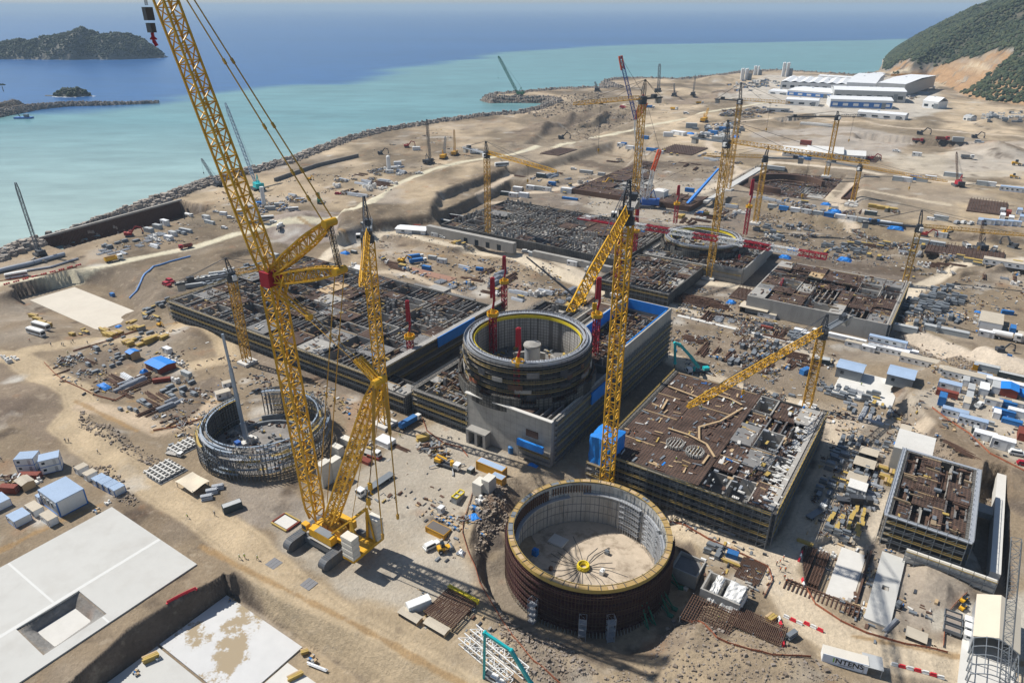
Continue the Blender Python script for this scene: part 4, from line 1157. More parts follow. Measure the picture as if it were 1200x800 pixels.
# materials lying about
def R_(a,b):return uni(a,b)
def s_formwork(n,yel=False):
 def b(mb):
  z=0
  for i in range(n):
   mb.m=random.choices((0,1,2),(6,2,5 if yel else .7))[0]
   h=R_(.18,.4);mb.box((R_(-.15,.15),R_(-.1,.1),z),(R_(2.4,3.2),R_(1.1,1.5),h),R_(-.06,.06));z+=h+.02
  return[GSTEEL,PLANK,FORM]
 return b
def s_yellow(mb):
 z=0
 for i in range(4):
  for q in range(3):
   mb.m=random.choice((0,0,1));mb.box((R_(-.1,.1),-1.0+q*1.0,z),(R_(3.2,4.2),.85,.42),R_(-.03,.03))
  z+=.46
 return[FORM,PLY]
def s_pipes(mb):
 for r in range(3):
  for q in range(5-r):
   mb.m=0;x=R_(-.3,.3);mb.cyl((-3+x,-1+q*.42+r*.2,.2+r*.36),(3+x,-1+q*.42+r*.2,.2+r*.36),.19,.19,7)
 return[GALV]
def s_rebar(mb):
 for q in range(14):
  mb.m=0;y=R_(-1,1);z=R_(.05,.6);x=R_(-.6,.6);mb.bar((-4+x,y,z),(4+x,y+R_(-.2,.2),z+R_(-.05,.1)),.16)
 mb.m=1
 for x in(-2.5,2.5):mb.box((x,0,0),(.3,2.4,.12))
 return[RUST,PLY]
def s_bags(mb):
 for i in range(2):
  for q in range(3):
   for z in range(random.choice((1,2))):
    mb.m=random.choice((0,0,1));mb.box((-1+i*1.1,-1.1+q*1.1,z*.8),(1.0,1.0,.75),R_(-.2,.2),.85)
 return[TARPW,CONCP]
def s_tarp(mb):
 """load under a blue sheet: lumpy heap with creased top"""
 n=7
 k=len(mb.v)
 for i in range(n):
  for j in range(n):
   x,y=-2.4+4.8*i/(n-1),-1.6+3.2*j/(n-1)
   e=min(i,j,n-1-i,n-1-j)
   mb.v.append((x+R_(-.2,.2),y+R_(-.2,.2),0.0 if e==0 else(R_(.6,.95)if e==1 else R_(.9,1.5))))
 for i in range(n-1):
  for j in range(n-1):mb.face((k+i*n+j,k+(i+1)*n+j,k+(i+1)*n+j+1,k+i*n+j+1))
 return[TARP]
def s_scrap(mb):
 for q in range(26):
  mb.m=random.choices(range(5),(4,3,2,2,1))[0]
  p=Vector((random.gauss(0,1.3),random.gauss(0,1.0),R_(.1,.9)));d=Vector((R_(-1,1),R_(-1,1),R_(-.3,.3)))*R_(.5,1.6)
  mb.bar(p-d,p+d,R_(.1,.45),R_(.08,.3))
 return[GSTEEL,RUST,PLY,PLANK,FORM]
def s_drum(mb):
 mb.m=0;mb.cyl((0,-.5,1),(0,.5,1),.6,.6,14);mb.m=1
 for q in(-.55,.5):mb.cyl((0,q,1),(0,q+.08,1),1,1,16)
 return[DSTEEL,PLY]
def s_crates(mb):
 for q in range(7):
  mb.m=random.choice((0,1,3,0,1,3,2));mb.box((R_(-1.8,1.8),R_(-1.3,1.3),0),(R_(.7,1.5),R_(.6,1.1),R_(.5,1.1)),R_(-.3,.3))
 return[PLY,GSTEEL,CORRB,PLANK]
def s_blocks(mb):
 for i in range(3):
  for j in range(2):
   mb.m=0;mb.box((-1.7+i*1.7,-.6+j*1.2,0),(1.5,1.0,R_(.6,1.4)))
 return[CONCP]
def s_traffic(mb):
 for i in range(3):mb.box((-1.2+i*1.2,0,0),(1.0,.5,.8),0,.8)
 return[BARR]
def s_props(mb):
 for q in range(12):
  mb.m=0;y=-1+(q%6)*.4;z=.15+(q//6)*.25;mb.bar((-1.8+R_(-.1,.1),y,z),(1.8,y,z),.16)
 mb.m=1
 for x in(-1.4,1.4):mb.bar((x,-1.3,0),(x,-1.3,1.1),.1);mb.bar((x,1.3,0),(x,1.3,1.1),.1);mb.bar((x,-1.3,.08),(x,1.3,.08),.1)
 return[GALV,GSTEEL]
for nm,cat,bd in(("formwork_stack","formwork stack",s_formwork(4)),("tall_formwork_stack","formwork stack",s_formwork(7)),("mixed_formwork_stack","formwork stack",s_formwork(5,True)),
 ("yellow_beam_stack","beam stack",s_yellow),("pipe_bundle","pipe bundle",s_pipes),("rebar_bundle","rebar bundle",s_rebar),("bag_pallet","bagged material",s_bags),
 ("tarpaulined_load","covered load",s_tarp),("scrap_heap","scrap heap",s_scrap),("cable_drum","cable drum",s_drum),("crate_group","crates",s_crates),("concrete_block_stack","block stack",s_blocks),("prop_rack","prop rack",s_props),("traffic_block","traffic block",s_traffic)):
 KINDS[nm]=Solid(nm,cat,bd)
# people
def person_mesh(stride):
 V=[(0,0,.95),(0,0,1.15),(0,0,1.40),(0,0,1.53),(.01,0,1.66),(.0,.10,.90),(.04+stride*.2,.11,.50),(stride*.32,.11,.08),(stride*.32+.14,.12,.04),(.0,-.10,.90),(.04-stride*.12,-.11,.50),(-stride*.34,-.11,.08),(-stride*.34+.14,-.12,.04),
 (0,.19,1.40),(-stride*.12,.25,1.14),(-stride*.1+.12,.25,.92),(-stride*.1+.16,.25,.84),
 (0,-.19,1.40),(stride*.12,-.25,1.14),(stride*.1+.16,-.25,.93),(stride*.1+.22,-.25,.86)]
 E=[(0,1),(1,2),(2,3),(3,4),(0,5),(5,6),(6,7),(7,8),(0,9),(9,10),(10,11),(11,12),(2,13),(13,14),(14,15),(15,16),(2,17),(17,18),(18,19),(19,20)]
 R=[(.17,.13),(.16,.12),(.19,.13),(.065,.065),(.10,.115),(.10,.10),(.075,.075),(.05,.05),(.045,.035),(.10,.10),(.075,.075),(.05,.05),(.045,.035),(.065,.065),(.05,.05),(.04,.04),(.04,.03),(.065,.065),(.05,.05),(.04,.04),(.04,.03)]
 me=bpy.data.meshes.new("person_skeleton");me.from_pydata(V,E,[])
 o=bpy.data.objects.new("person_skeleton",me);COL.objects.link(o)
 mod=o.modifiers.new("skin",'SKIN');
 for i,r in enumerate(R):me.skin_vertices[0].data[i].radius=r
 me.skin_vertices[0].data[0].use_root=True
 sb=o.modifiers.new("sub",'SUBSURF');sb.levels=1;sb.render_levels=1
 dg=bpy.context.evaluated_depsgraph_get();ev=o.evaluated_get(dg)
 out=bpy.data.meshes.new_from_object(ev);bpy.data.objects.remove(o)
 out.materials.clear()
 for m in(SKIN,CLOTH,M("shirt_grey",(.16,.17,.19),.85)):out.materials.append(m)
 for p in out.polygons:
  z=p.center.z;p.material_index=0 if z>1.5 or(abs(p.center.y)>.2 and z<.95 and z>.7)else(1 if z<1.0 else 2);p.use_smooth=True
 return out
PERSON_MESH={}
def person_kind(vest,stride):
 def b(root):
  if stride not in PERSON_MESH:PERSON_MESH[stride]=person_mesh(stride)
  o=bpy.data.objects.new("body",PERSON_MESH[stride]);COL.objects.link(o);o.parent=root
  mb=MB();mb.m=0
  k=len(mb.v);n=12;ringz=[(1.0,.19,.15),(1.2,.19,.15),(1.40,.20,.155),(1.47,.13,.10)]
  for z,ry,rx in ringz:
   for i in range(n):a=2*pi*i/n;mb.v.append((cos(a)*rx,sin(a)*ry,z))
  for r in range(3):
   for i in range(n):j=(i+1)%n;mb.face((k+r*n+i,k+r*n+j,k+(r+1)*n+j,k+(r+1)*n+i))
  if vest is not None:P_("vest",mb,vest,root)
  mb=MB();k=0;n=10
  for z,r in((1.70,.135),(1.75,.125),(1.80,.10),(1.835,.05)):
   for i in range(n):a=2*pi*i/n;mb.v.append((.01+cos(a)*r*1.1,sin(a)*r,z))
  for r in range(3):
   for i in range(n):j=(i+1)%n;mb.face((r*n+i,r*n+j,(r+1)*n+j,(r+1)*n+i))
  mb.face(tuple(3*n+i for i in range(n)));P_("hard_hat",mb,HELMET,root)
 return b
for nm,v,s in(("po",VEST_O,1.0),("ps",VEST_O,0.1),("pl",VEST_Y,1.0),("pd",None,0.9),("pe",None,0.1)):
 KINDS[nm]=Kind("person","person",person_kind(v,s))
def put(kind,px,py,rz=None,label=None,group=None,scale=None,z=None,dz=0.0,rel=0.0):
 p=GT(px,py)if z is None else G(px,py,z)
 return KINDS[kind].place(p+zv(dz),(YAW if rz is None else rz)+rel,label,group,scale)
def yaw_px(x0,y0,x1,y1):
 a,b=GT(x0,y0),GT(x1,y1);return atan2(b.y-a.y,b.x-a.x)
ORD=["first","second","third","fourth","fifth","sixth","seventh","eighth","ninth","tenth","eleventh","twelfth"]
def row(kind,p0,p1,n,label,group,rz=None,end="from the sea side",across=False,scale=None,kinds=None,dz=0.0):
 """n things evenly along a line; the label counts them from the first end"""
 a,b=GT(*p0),GT(*p1);y=atan2(b.y-a.y,b.x-a.x)+(pi/2 if across else 0)
 for i in range(n):
  q=ground(a.lerp(b,i/max(1,n-1)));kk=kinds[i%len(kinds)]if kinds else kind
  KINDS[kk].place(q+zv(dz),y if rz is None else rz,label.replace("#",ORD[i]if i<len(ORD)else "last"),group,scale)
BLOCKED=[]
def blocked(p):
 a,b=toAB(p)
 return any(r[0]<a<r[1]and r[2]<b<r[3]for r in BLOCKED)
def in_poly(p,P):
 ins=False;n=len(P)
 for i in range(n):
  ax,ay=P[i];bx,by=P[(i+1)%n]
  if(ay>p[1])!=(by>p[1])and p[0]<(bx-ax)*(p[1]-ay)/(by-ay+1e-18)+ax:ins=not ins
 return ins
TAKEN=[]
def yard(poly_px,mix,n,where,seed,gap=3.4,smin=0.7,smax=1.25,jit=0.06,yaws=(0,pi/2)):
 """scattered stacks in a storage yard; every stack is a thing of its own; stacks of one kind in one yard share label and group"""
 rnd=random.Random(seed);P=txy(poly_px);xs=[p[0]for p in P];ys=[p[1]for p in P]
 kinds=list(mix);ws=[mix[k]for k in kinds];done=0;tries=0;mine=[];lot={}
 while done<n and tries<n*30:
  tries+=1
  p=Vector((rnd.uniform(min(xs),max(xs)),rnd.uniform(min(ys),max(ys)),0))
  a,b=toAB(p);a=round(a/gap)*gap+rnd.gauss(0,.3);b=round(b/(gap*.8))*gap*.8+rnd.gauss(0,.3);p=AB(a,b)
  if not in_poly(p,P)or blocked(p)or(int(a//(gap*5))*7+int(b//(gap*4))*3)%6==0:continue
  if any((p.x-q[0])**2+(p.y-q[1])**2<gap*gap*.5 for q in mine):continue
  c_=(int(a//(gap*3)),int(b//(gap*3)))
  if c_ not in lot:lot[c_]=(rnd.choices(kinds,ws)[0],rnd.choice(yaws))
  k=lot[c_][0]if rnd.random()<.85 else rnd.choices(kinds,ws)[0];s=rnd.uniform(smin,smax);q=ground(p,-0.08)
  KINDS[k].place(q,YAW+lot[c_][1]+rnd.gauss(0,jit),WORDS[k]+" "+where,GROUPS[k]+" "+where,(s,s*rnd.uniform(.85,1.15),s*rnd.uniform(.7,1.5)))
  mine.append(p);done+=1
WORDS={"formwork_stack":"low stack of grey panels","tall_formwork_stack":"tall stack of grey panels","mixed_formwork_stack":"stack of mixed grey and yellow panels","yellow_beam_stack":"stack of yellow beams",
 "pipe_bundle":"bundle of grey pipes","rebar_bundle":"bundle of rusty rebar","bag_pallet":"pale bagged loads","tarpaulined_load":"blue sheeted load","scrap_heap":"tangled scrap heap",
 "cable_drum":"dark cable drum","crate_group":"small group of crates","concrete_block_stack":"pale concrete blocks","prop_rack":"rack of grey props"}
GROUPS={k:v+"s" if not v.endswith("s")else v for k,v in WORDS.items()}
def net_fence(pts_px,label,h=.8,mat=None,z=None):
 pts=[GT(*p)for p in pts_px]
 root=thing("safety_fence",label,"fence",pts[0])
 nb,pb=MB(),MB();pb.bar(pts[0]-zv(.3),pts[0]+zv(h+.1),.09);po=None
 for a,b in zip(pts[:-1],pts[1:]):
  L=(b-a).length;n=max(1,int(L/2.5));last=None
  for i in range(n+1):
   q=ground(a.lerp(b,i/n))
   if po is None:po=part("post",pb,DSTEEL,root)
   elif i:o=po.copy();COL.objects.link(o);o.location=q-pts[0]
   if last is not None:nb.bar(last+zv(h*.55),q+zv(h*.55),.07,h*R_(.7,.95))
   last=q
 part("netting",nb,mat or NET,root)
 return root
# the two units under construction
def wsel(fn):return fn
_sb=site_building
def turbine_one():
 r=_sb("building","brown rebar-covered turbine hall deck with open concrete pits and two round bar patterns","building",(-86,-52,181,251),0,13,2,4,4,{'rebar':12,'slab':.6},sink=9,scaf="fl",litter=3.2,flat=True,wallmat=DARKGRID)
 q=_sb("building","east","building",(-52,-28,181,251),0,13,3,6,12,{'rebar':4,'slab':2,'open':4,'frame':2},sink=6,scaf="fr",litter=3.2,wallmat=DARKGRID)
 for c in list(q.children):
  c.location=c.location+(q.location-r.location);c.parent=r
 bpy.data.objects.remove(q)
 mb=MB();mb.abox(-53.6,-51.2,181.3,250.7,12.7,13.12);part('rebar_deck',mb,MATM,r)
 lt=MB();rn=random.Random(8)
 for _ in range(200):
  lt.m=rn.choices(range(6),(4,4,2,1,3,3))[0];l=rn.uniform(.4,2.6);lt.box(AB(rn.uniform(-51,-29),rn.uniform(182,249),11.7+rn.uniform(0,1.3)),(l,l*rn.uniform(.12,.6),rn.uniform(.1,.6)),YAW+rn.choice((0,1.57))+rn.gauss(0,.1))
 for _ in range(130):l=rn.uniform(.5,2.2);lt.m=1;lt.box(AB(-31+rn.gauss(0,1.1),rn.uniform(183,246),13.1),(l,l*.5,rn.uniform(.1,.5)),YAW+rn.gauss(0,.4))
 part('loose_material',lt,[GSTEEL,CONCP,PLY,FORM,GALV,RUST],r)
 for a,b in((-66,199),(-58.5,198)):
  mb=MB()
  for k in range(26):
   t=2*pi*k/26;p=AB(a+3.0*cos(t),b+3.0*sin(t),13.0);mb.bar(p,p+zv(1.3),.3)
  for k in range(-2,3):
   y=math.sqrt(9-(k*1.05)**2)-.3;mb.bar(AB(a+k*1.05,b-y,13.5),AB(a+k*1.05,b+y,13.5),.28)
  part("round_opening_frame",mb,LINER,r)
 mb=MB()
 for pts in(((-84,236),(-70,234),(-66,240),(-60,240),(-55,238)),((-63,214),(-58,222),(-54,236)),((-60,206),(-63,214)),((-72,207),(-64,207),(-57,205),(-52,199)),((-54,193),(-54,199)),((-80,226),(-79,218))):
  for p,q in zip(pts[:-1],pts[1:]):mb.bar(AB(*p,13.6),AB(*q,13.6),.7,.25)
 part("timber_walkway",mb,PLY,r)
 mb=MB()
 mb.abox(-29.5,-28.0,182,250,13.1,13.4);part("edge_walkway",mb,PLANK,r)
 BLOCKED.append((-89,-25,178,254))
turbine_one()
def blue_tower():
 r=thing("scaffold_tower","tall scaffold tower wrapped in bright blue sheeting at the turbine deck corner","scaffold tower",AB(-84.5,184,14.5));mb=MB();rn=random.Random(2);n=9;g={}
 for s in range(4):
  for i in range(n):
   for k in range(5):
    f=i/(n-1);a,b=((-89+9*f,179),(-80,179+9*f),(-80-9*f,188),(-89,188-9*f))[s];p=AB(a+rn.uniform(-.25,.25),b+rn.uniform(-.25,.25),9+k*2.6+(rn.uniform(-.8,.3)if k==0 else 0));mb.v.append(tuple(p))
  for i in range(n-1):
   for k in range(4):q=s*n*5+i*5+k;mb.face((q,q+5,q+6,q+1))
 c=len(mb.v);mb.v.append(tuple(AB(-84.5,183.5,20.6)));top=[s*n*5+i*5+4 for s in range(4)for i in range(n)]
 for i in range(len(top)):mb.face((top[i],top[(i+1)%len(top)],c))
 part("blue_sheet",mb,TARP,r);mb=MB();scaffold(mb,AB(-89,178.6),AB(-80,178.6),0,9,-E2,1.2);part("scaffold",mb,SCAF,r)
blue_tower()
def reactor(label,a0,a1,b0,b1,z0,z1,c,zr,seed,done=True):
 r=_sb("building",label,"building",(a0,a1,b0,b1),z0,z1,4,7,seed,{'rebar':4,'frame':4,'open':2,'posts':1,'slab':.6},sink=4,wallmat=CONCJ,scaf="l" if done else "lf")
 cx,cy=AB(*c).x,AB(*c).y;C2=(cx,cy)
 mb=MB();mb.ring(C2,21.8,23.2,z1-1.0,zr,96);sh=part("containment_wall",mb,DARKGRID,r)
 mb=MB();mb.ring(C2,21.45,21.8,z1-.8,zr-1.2,96);part("inner_formwork",mb,PANGRID,r,sh)
 mb=MB();mb.ring(C2,20.6,21.44,zr-1.6,zr-1.3,72);mb.ring(C2,20.6,20.7,zr-1.3,zr-.3,72);part("inner_walkway",mb,LIME,r)
 mb=MB();mb.ring(C2,23.21,24.6,zr-.9,zr-.7,72);mb.ring(C2,24.5,24.6,zr-.7,zr+.4,72);mb.ring(C2,21.5,23.3,zr,zr+.25,96);part("rim_walkway",mb,GALV,r)
 mb=MB()
 for k in range(220):
  t=2*pi*k/220+uni(-.01,.01);p=Vector((cx+22.5*cos(t),cy+22.5*sin(t),zr));mb.bar(p,p+zv(uni(.8,1.6)),.16)
 part("starter_bars",mb,RUST,r)
 mb=MB();ring_scaffold(mb,C2,23.4,z1,zr-1.5,1,1.6,64);part("scaffold",mb,[DSTEEL,MATS['old_plank'],FORM],r)
 for _ in range(46):
  mb=MB();t=uni(0,6.283);z=uni(z1,zr-3);mb.ring(C2,25.1,25.25,z,z+uni(1.2,2.6),3,t,t+uni(.08,.25));part("hung_panel",mb,random.choices((RUST,CONCD,CONC,NET,DSTEEL),(5,2,1.5,.5,3))[0],r)
 mb=MB();st=MB()
 for k in range(30):
  t0,t1=2*pi*k/30,2*pi*(k+1)/30
  h=z1+2.2+random.choice((0,.3,1.2,2.2,-1.2))
  mb.ring(C2,26.0,27.2,z1-2.5,h,3,t0,t1)
  for q in range(6):
   t=t0+(t1-t0)*(q+.5)/6;p=Vector((cx+26.6*cos(t),cy+26.6*sin(t),h));st.bar(p,p+zv(uni(1,2.6)),.16)
 ow=part("outer_containment",mb,DARKGRID,r);part("rebar_fringe",st,RUST,r,ow)
 mb=MB();mb.cyl((cx,cy,z1-3),(cx,cy,z1+1.2),21.4,21.4,72);part("containment_floor",mb,CONCD,r)
 rnd=random.Random(seed);lt=MB()
 for _ in range(150):
  t,q=rnd.uniform(0,6.28),20*math.sqrt(rnd.random());lt.m=rnd.choices(range(5),(3,3,2,3,1))[0]
  lt.box((cx+q*cos(t),cy+q*sin(t),z1+1.2),(rnd.uniform(.4,4),rnd.uniform(.3,1.2),rnd.uniform(.2,1.6)),rnd.uniform(0,3))
 part("loose_material",lt,[GSTEEL,CONC,FORM,RUST,PLY],r)
 for k in range(8):
  mb=MB();t=2*pi*k/8+.3;p=(cx+11*cos(t),cy+11*sin(t));mb.box((p[0],p[1],z1+1.2),(5,1.0,rnd.uniform(2,5)),t+1.57);part("inner_wall",mb,CONC,r)
 if done:
  px,py=cx+2,cy+3
  mb=MB();mb.cyl((px,py,z1+1),(px,py,zr-5.5),3.1,3.1,24);pv=part("reactor_pit",mb,GALV,r)
  mb=MB();mb.cyl((px,py,zr-5.5),(px,py,zr-4.9),3.6,3.4,28);mb.cyl((px,py,zr-4.9),(px,py,zr-4.2),3.4,1.2,28);part("lid",mb,CONC,r,pv)
 return r,C2
R1,R1C=reactor("tall grey concrete reactor building topped by a ring of formwork and scaffold",-141,-104,179,286,0,19.5,(-131,205),35.5,21)
BLOCKED.append((-200,-100,176,285))
def reactor_extras():
 mb=MB();mb.abox(-104.8,-104.02,232,286,19.5,25);mb.abox(-126,-104.9,285.2,286.02,19.5,25);mb.abox(-127,-126.2,238,286,19.5,26);w=part("parapet_wall",mb,CONCJ,R1)
 mb=MB();mb.abox(-105.3,-104.85,240,282,20.5,25.2);mb.abox(-125.5,-105.5,284.8,285.15,20.5,25.2);mb.abox(-126.15,-125.8,244,270,21,26.1);part("blue_wall_sheet",mb,TARP,R1)
 mb=MB()
 for s in(0,1,2):mb.abox(-104.0,-103.0,182,282,8+s*4.5,8.3+s*4.5)
 part("edge_platform",mb,PLANK,R1)
 mb=MB();scaffold(mb,AB(-104,181),AB(-104,286),0,19,E1,1.2);part("scaffold",mb,SCAF,R1)
 mb=MB();scaffold(mb,AB(-117,179),AB(-104,179),0,6.5,-E2,1.4);part("scaffold",mb,SCAF,R1)
 mb=MB();mb.abox(-117,-106,176.4,177.4,6.6,9.2);part("blue_wall_sheet",mb,TARP,R1)
 for a0,a1 in((-138,-135.4),(-134,-131.6)):
  mb=MB();mb.abox(a0,a1,178.6,178.97,0.1,5.0);part("doorway",mb,GLASSM,R1)
 mb=MB();mb.abox(-139.3,-138.1,175.2,178.9,0,5.4);mb.abox(-135.3,-134.1,175.2,178.9,0,5.4);mb.abox(-131.5,-130.3,175.2,178.9,0,5.4);mb.abox(-139.3,-130.3,175.2,178.9,5.4,6.1);part("porch",mb,CONC,R1)
 mb=MB();mb.abox(-114.5,-109.5,178.7,178.98,10.3,13.0);part("window_opening",mb,RUST,R1)
 mb=MB();mb.abox(-141.5,-103.4,177.9,179.4,19.55,19.9)
 part("parapet_platform",mb,CONCP,R1)
 for a,b,z in((-103.0,214,13),):
  mb=MB();mb.abox(a,a+.7,206,222,13.5,18.5);part("blue_wall_sheet",mb,TARP,R1)
reactor_extras()
_sb("building","low cluttered annex of dark concrete and scaffold on the left of the reactor building","building",(-170,-142,181,212),0,11,4,4,31,{'frame':4,'slab':2,'open':2,'timber':1.5,'posts':2},sink=6,wallmat=DARKGRID,scaf="fl",litter=2.4)
_sb("building","upper annex with bare walls behind the low annex, left of the reactor ring","building",(-170,-142,213,282),0,15,4,6,33,{'frame':4,'slab':2,'open':3,'posts':2},sink=7,wallmat=DARKGRID,scaf="l",litter=2.0)
_sb("building","small stepped concrete block between the yellow derrick mast and the annex","building",(-189,-172,178,189),0,8,2,2,35,{'frame':3,'slab':3,'timber':1},sink=4,wallmat=DARKGRID,scaf="f",litter=3)
B3=_sb("building","huge dark grey deck of beams and open bays behind the big yellow crane","building",(-341,-192,181,272),0,9.8,12,8,41,{'frame':5,'rebar':5,'open':3,'slab':1.4,'posts':.8,'timber':.3},sink=6,wallmat=DARKGRID,scaf="fl",litter=1.8,bay=(CONCD,CONCD,CONCD,CONC))
def long_wall():
 c=AB(-192,230,0)
 root=thing("concrete_wall","long grey formwork wall carrying a blue sheet, beside the huge dark deck","wall",c)
 mb=MB();mb.abox(-191.5,-189.8,184,275,0,13.8);part("wall",mb,PANGRID,root)
 mb=MB();mb.abox(-189.7,-188.2,184,275,6,6.3);mb.abox(-189.7,-188.2,184,275,13.9,14.2);part("platform",mb,PLANK,root)
 mb=MB();mb.abox(-188.1,-187.7,218,246,9.4,14.4);part("blue_wall_sheet",mb,TARP,root)
 mb=MB();starters(mb,AB(-190.6,184),AB(-190.6,275),15,1.3,.9);part("starter_bars",mb,RUST,root)
 mb=MB();scaffold(mb,AB(-189.7,184),AB(-189.7,275),0,13,E1);part("scaffold",mb,SCAF,root)
long_wall()
BLOCKED.append((-345,-186,176,276))
_sb("building","second turbine hall, dark rebar deck over smooth grey front wall","building",(-90,-21,361,430),0,9.5,7,6,51,{'rebar':6,'slab':2.5,'open':1.5,'frame':2,'timber':.4},sink=5,wallmat=CONC,scaf="r",litter=1.0)
BLOCKED.append((-93,-18,357,433))
R2,R2C=reactor("second reactor building, only a low ring of walls beyond the striped jib",-168,-105,401,470,0,7.5,(-143,437),14.0,55,False)
BLOCKED.append((-172,-100,398,474))
def smooth_front():
 mb=MB();mb.abox(-126,-104.6,400.2,400.95,0,9.5);mb.abox(-104.9,-104.0,401,452,0,9.5);part("finished_wall",mb,CONC,R2)
smooth_front()
_sb("building","second unit annex of dark bays and brown rebar behind the tower crane masts","building",(-172,-128,345,399),0,7,5,6,57,{'frame':3,'rebar':4,'open':2,'slab':1,'posts':2},sink=4,wallmat=DARKGRID,scaf="f",litter=1.6)
BLOCKED.append((-176,-124,341,402))
_sb("building","field of bare concrete columns inside the second unit, below the shore road","building",(-322,-176,384,470),-3,6,12,8,59,{'posts':6,'frame':3,'open':2,'rebar':2,'slab':1},sink=7,wallmat=DARKGRID,scaf="",litter=.6)
BLOCKED.append((-326,-174,380,474))
def grey_wall(label,a0,a1,b0,b1,z0,z1,mat=CONC,arches=0,wallname="concrete_wall"):
 root=thing(wallname,label,"wall",AB((a0+a1)/2,(b0+b1)/2,z0))
 mb=MB();mb.abox(a0,a1,b0,b1,z0,z1);part("wall",mb,mat,root)
 mb=MB();starters(mb,AB(a0,b1),AB(a1,b1),z1,1.0,1.2);part("starter_bars",mb,RUST,root)
 if arches:
  mb=MB()
  for k in range(arches):a=a0+(a1-a0)*(.45+.5*k/arches);mb.abox(a,a+3.2,b0-.03,b0+.02,z0+.2,z0+4.2)
  part("opening",mb,GLASSM,root)
grey_wall("long pale grey retaining wall with dark openings beside the column field",-326,-250,372,376,0,7.0,CONC,4)
grey_wall("low grey wall in front of the second unit annex",-236,-178,374,377,0,4.0,CONC,0)
BLOCKED.append((-328,-176,369,380))
_sb("building","deep dark raft of rebar with ragged inner walls, the far left one of two","foundation",(-181,-108,603,727),-2.5,2.2,6,8,61,{'rebar':8,'frame':2,'slab':.5},sink=1.5,wallmat=RUST,litter=.9)
def curved_wall():
 mb=MB();c=AB(-146,665);mb.ring((c.x,c.y),31,34,1,7.0,50,0.0,4.2);mb.ring((c.x,c.y),20,21,1,3.5,40,0.4,4.0)
 o=mb.build("rebar_cage",RUST);tag(o,"curved dark rebar cage standing inside the far raft","rebar cage")
curved_wall()
_sb("building","flat reddish-brown rebar raft beside the deep dark raft","foundation",(-94,-29,632,738),2.5,6.5,3,3,63,{'rebar':9},sink=2,wallmat=RUST,litter=.25,matdeck=MATR)
BLOCKED.append((-185,-25,600,742))
_sb("building","half dug foundation with dark rebar behind the blue and white crawler crane","foundation",(-300,-190,540,690),0,4.5,8,8,65,{'rebar':6,'frame':2,'slab':1},sink=2,wallmat=RUST,litter=.5)
RB=_sb("building","square block on the right with rusty deck, grey edge beams and scaffold front","building",(1.0,22,203,244),0,11,4,5,71,{'rebar':4,'frame':3},sink=5,wallmat=DARKGRID,scaf="frl",litter=.6)
def rb_extra():
 mb=MB();mb.abox(0,23,201.9,203.0,11,11.3);mb.abox(22.0,23.3,203,245,11,11.25);mb.abox(-.2,1,203,245,11,11.25);mb.abox(1,22,244,245,11,11.25);part("edge_walkway",mb,GALV,RB)
 mb=MB();mb.abox(-3,9,247.5,262,0,9.0);b=part("pale_block",mb,CONCP,RB)
rb_extra()
BLOCKED.append((-4,27,200,264))
_sb("building","dark concrete frame with rusty bars above the grey panel yard","building",(38,66,352,392),5,10.5,4,4,73,{'frame':5,'rebar':3,'slab':2},sink=4,wallmat=DARKGRID,scaf="f",litter=1.2)
BLOCKED.append((36,68,350,394))
def long_block(label,a0,a1,b0,b1,z0,z1,mat=CONCP,name="concrete_wall",cat="wall",scaf=None,dz=0):
 root=thing(name,label,cat,AB((a0+a1)/2,(b0+b1)/2,z0))
 mb=MB();mb.abox(a0,a1,b0,b1,z0,z1);part("wall",mb,mat,root)
 if scaf:
  mb=MB()
  if 'f' in scaf:scaffold(mb,AB(a0,b0),AB(a1,b0),z0,z1,-E2,1.0,lift=1.6)
  part("scaffold",mb,[GSTEEL,PLANK,FORM],root)
 return root
long_block("low wall with white top and yellow formwork face in front of the scaffolded block",8,31,202.2-4,203.4-4,0,4.2,CONCP,scaf="f")
long_block("long pale concrete wall running beside the trench at the right edge",29.5,32.2,205,262,-3,2.2)
long_block("grey duct bridge lying across the trench at the right",25,29.4,236,241,-1,1.2,CONC,name="duct_bridge",cat="duct")
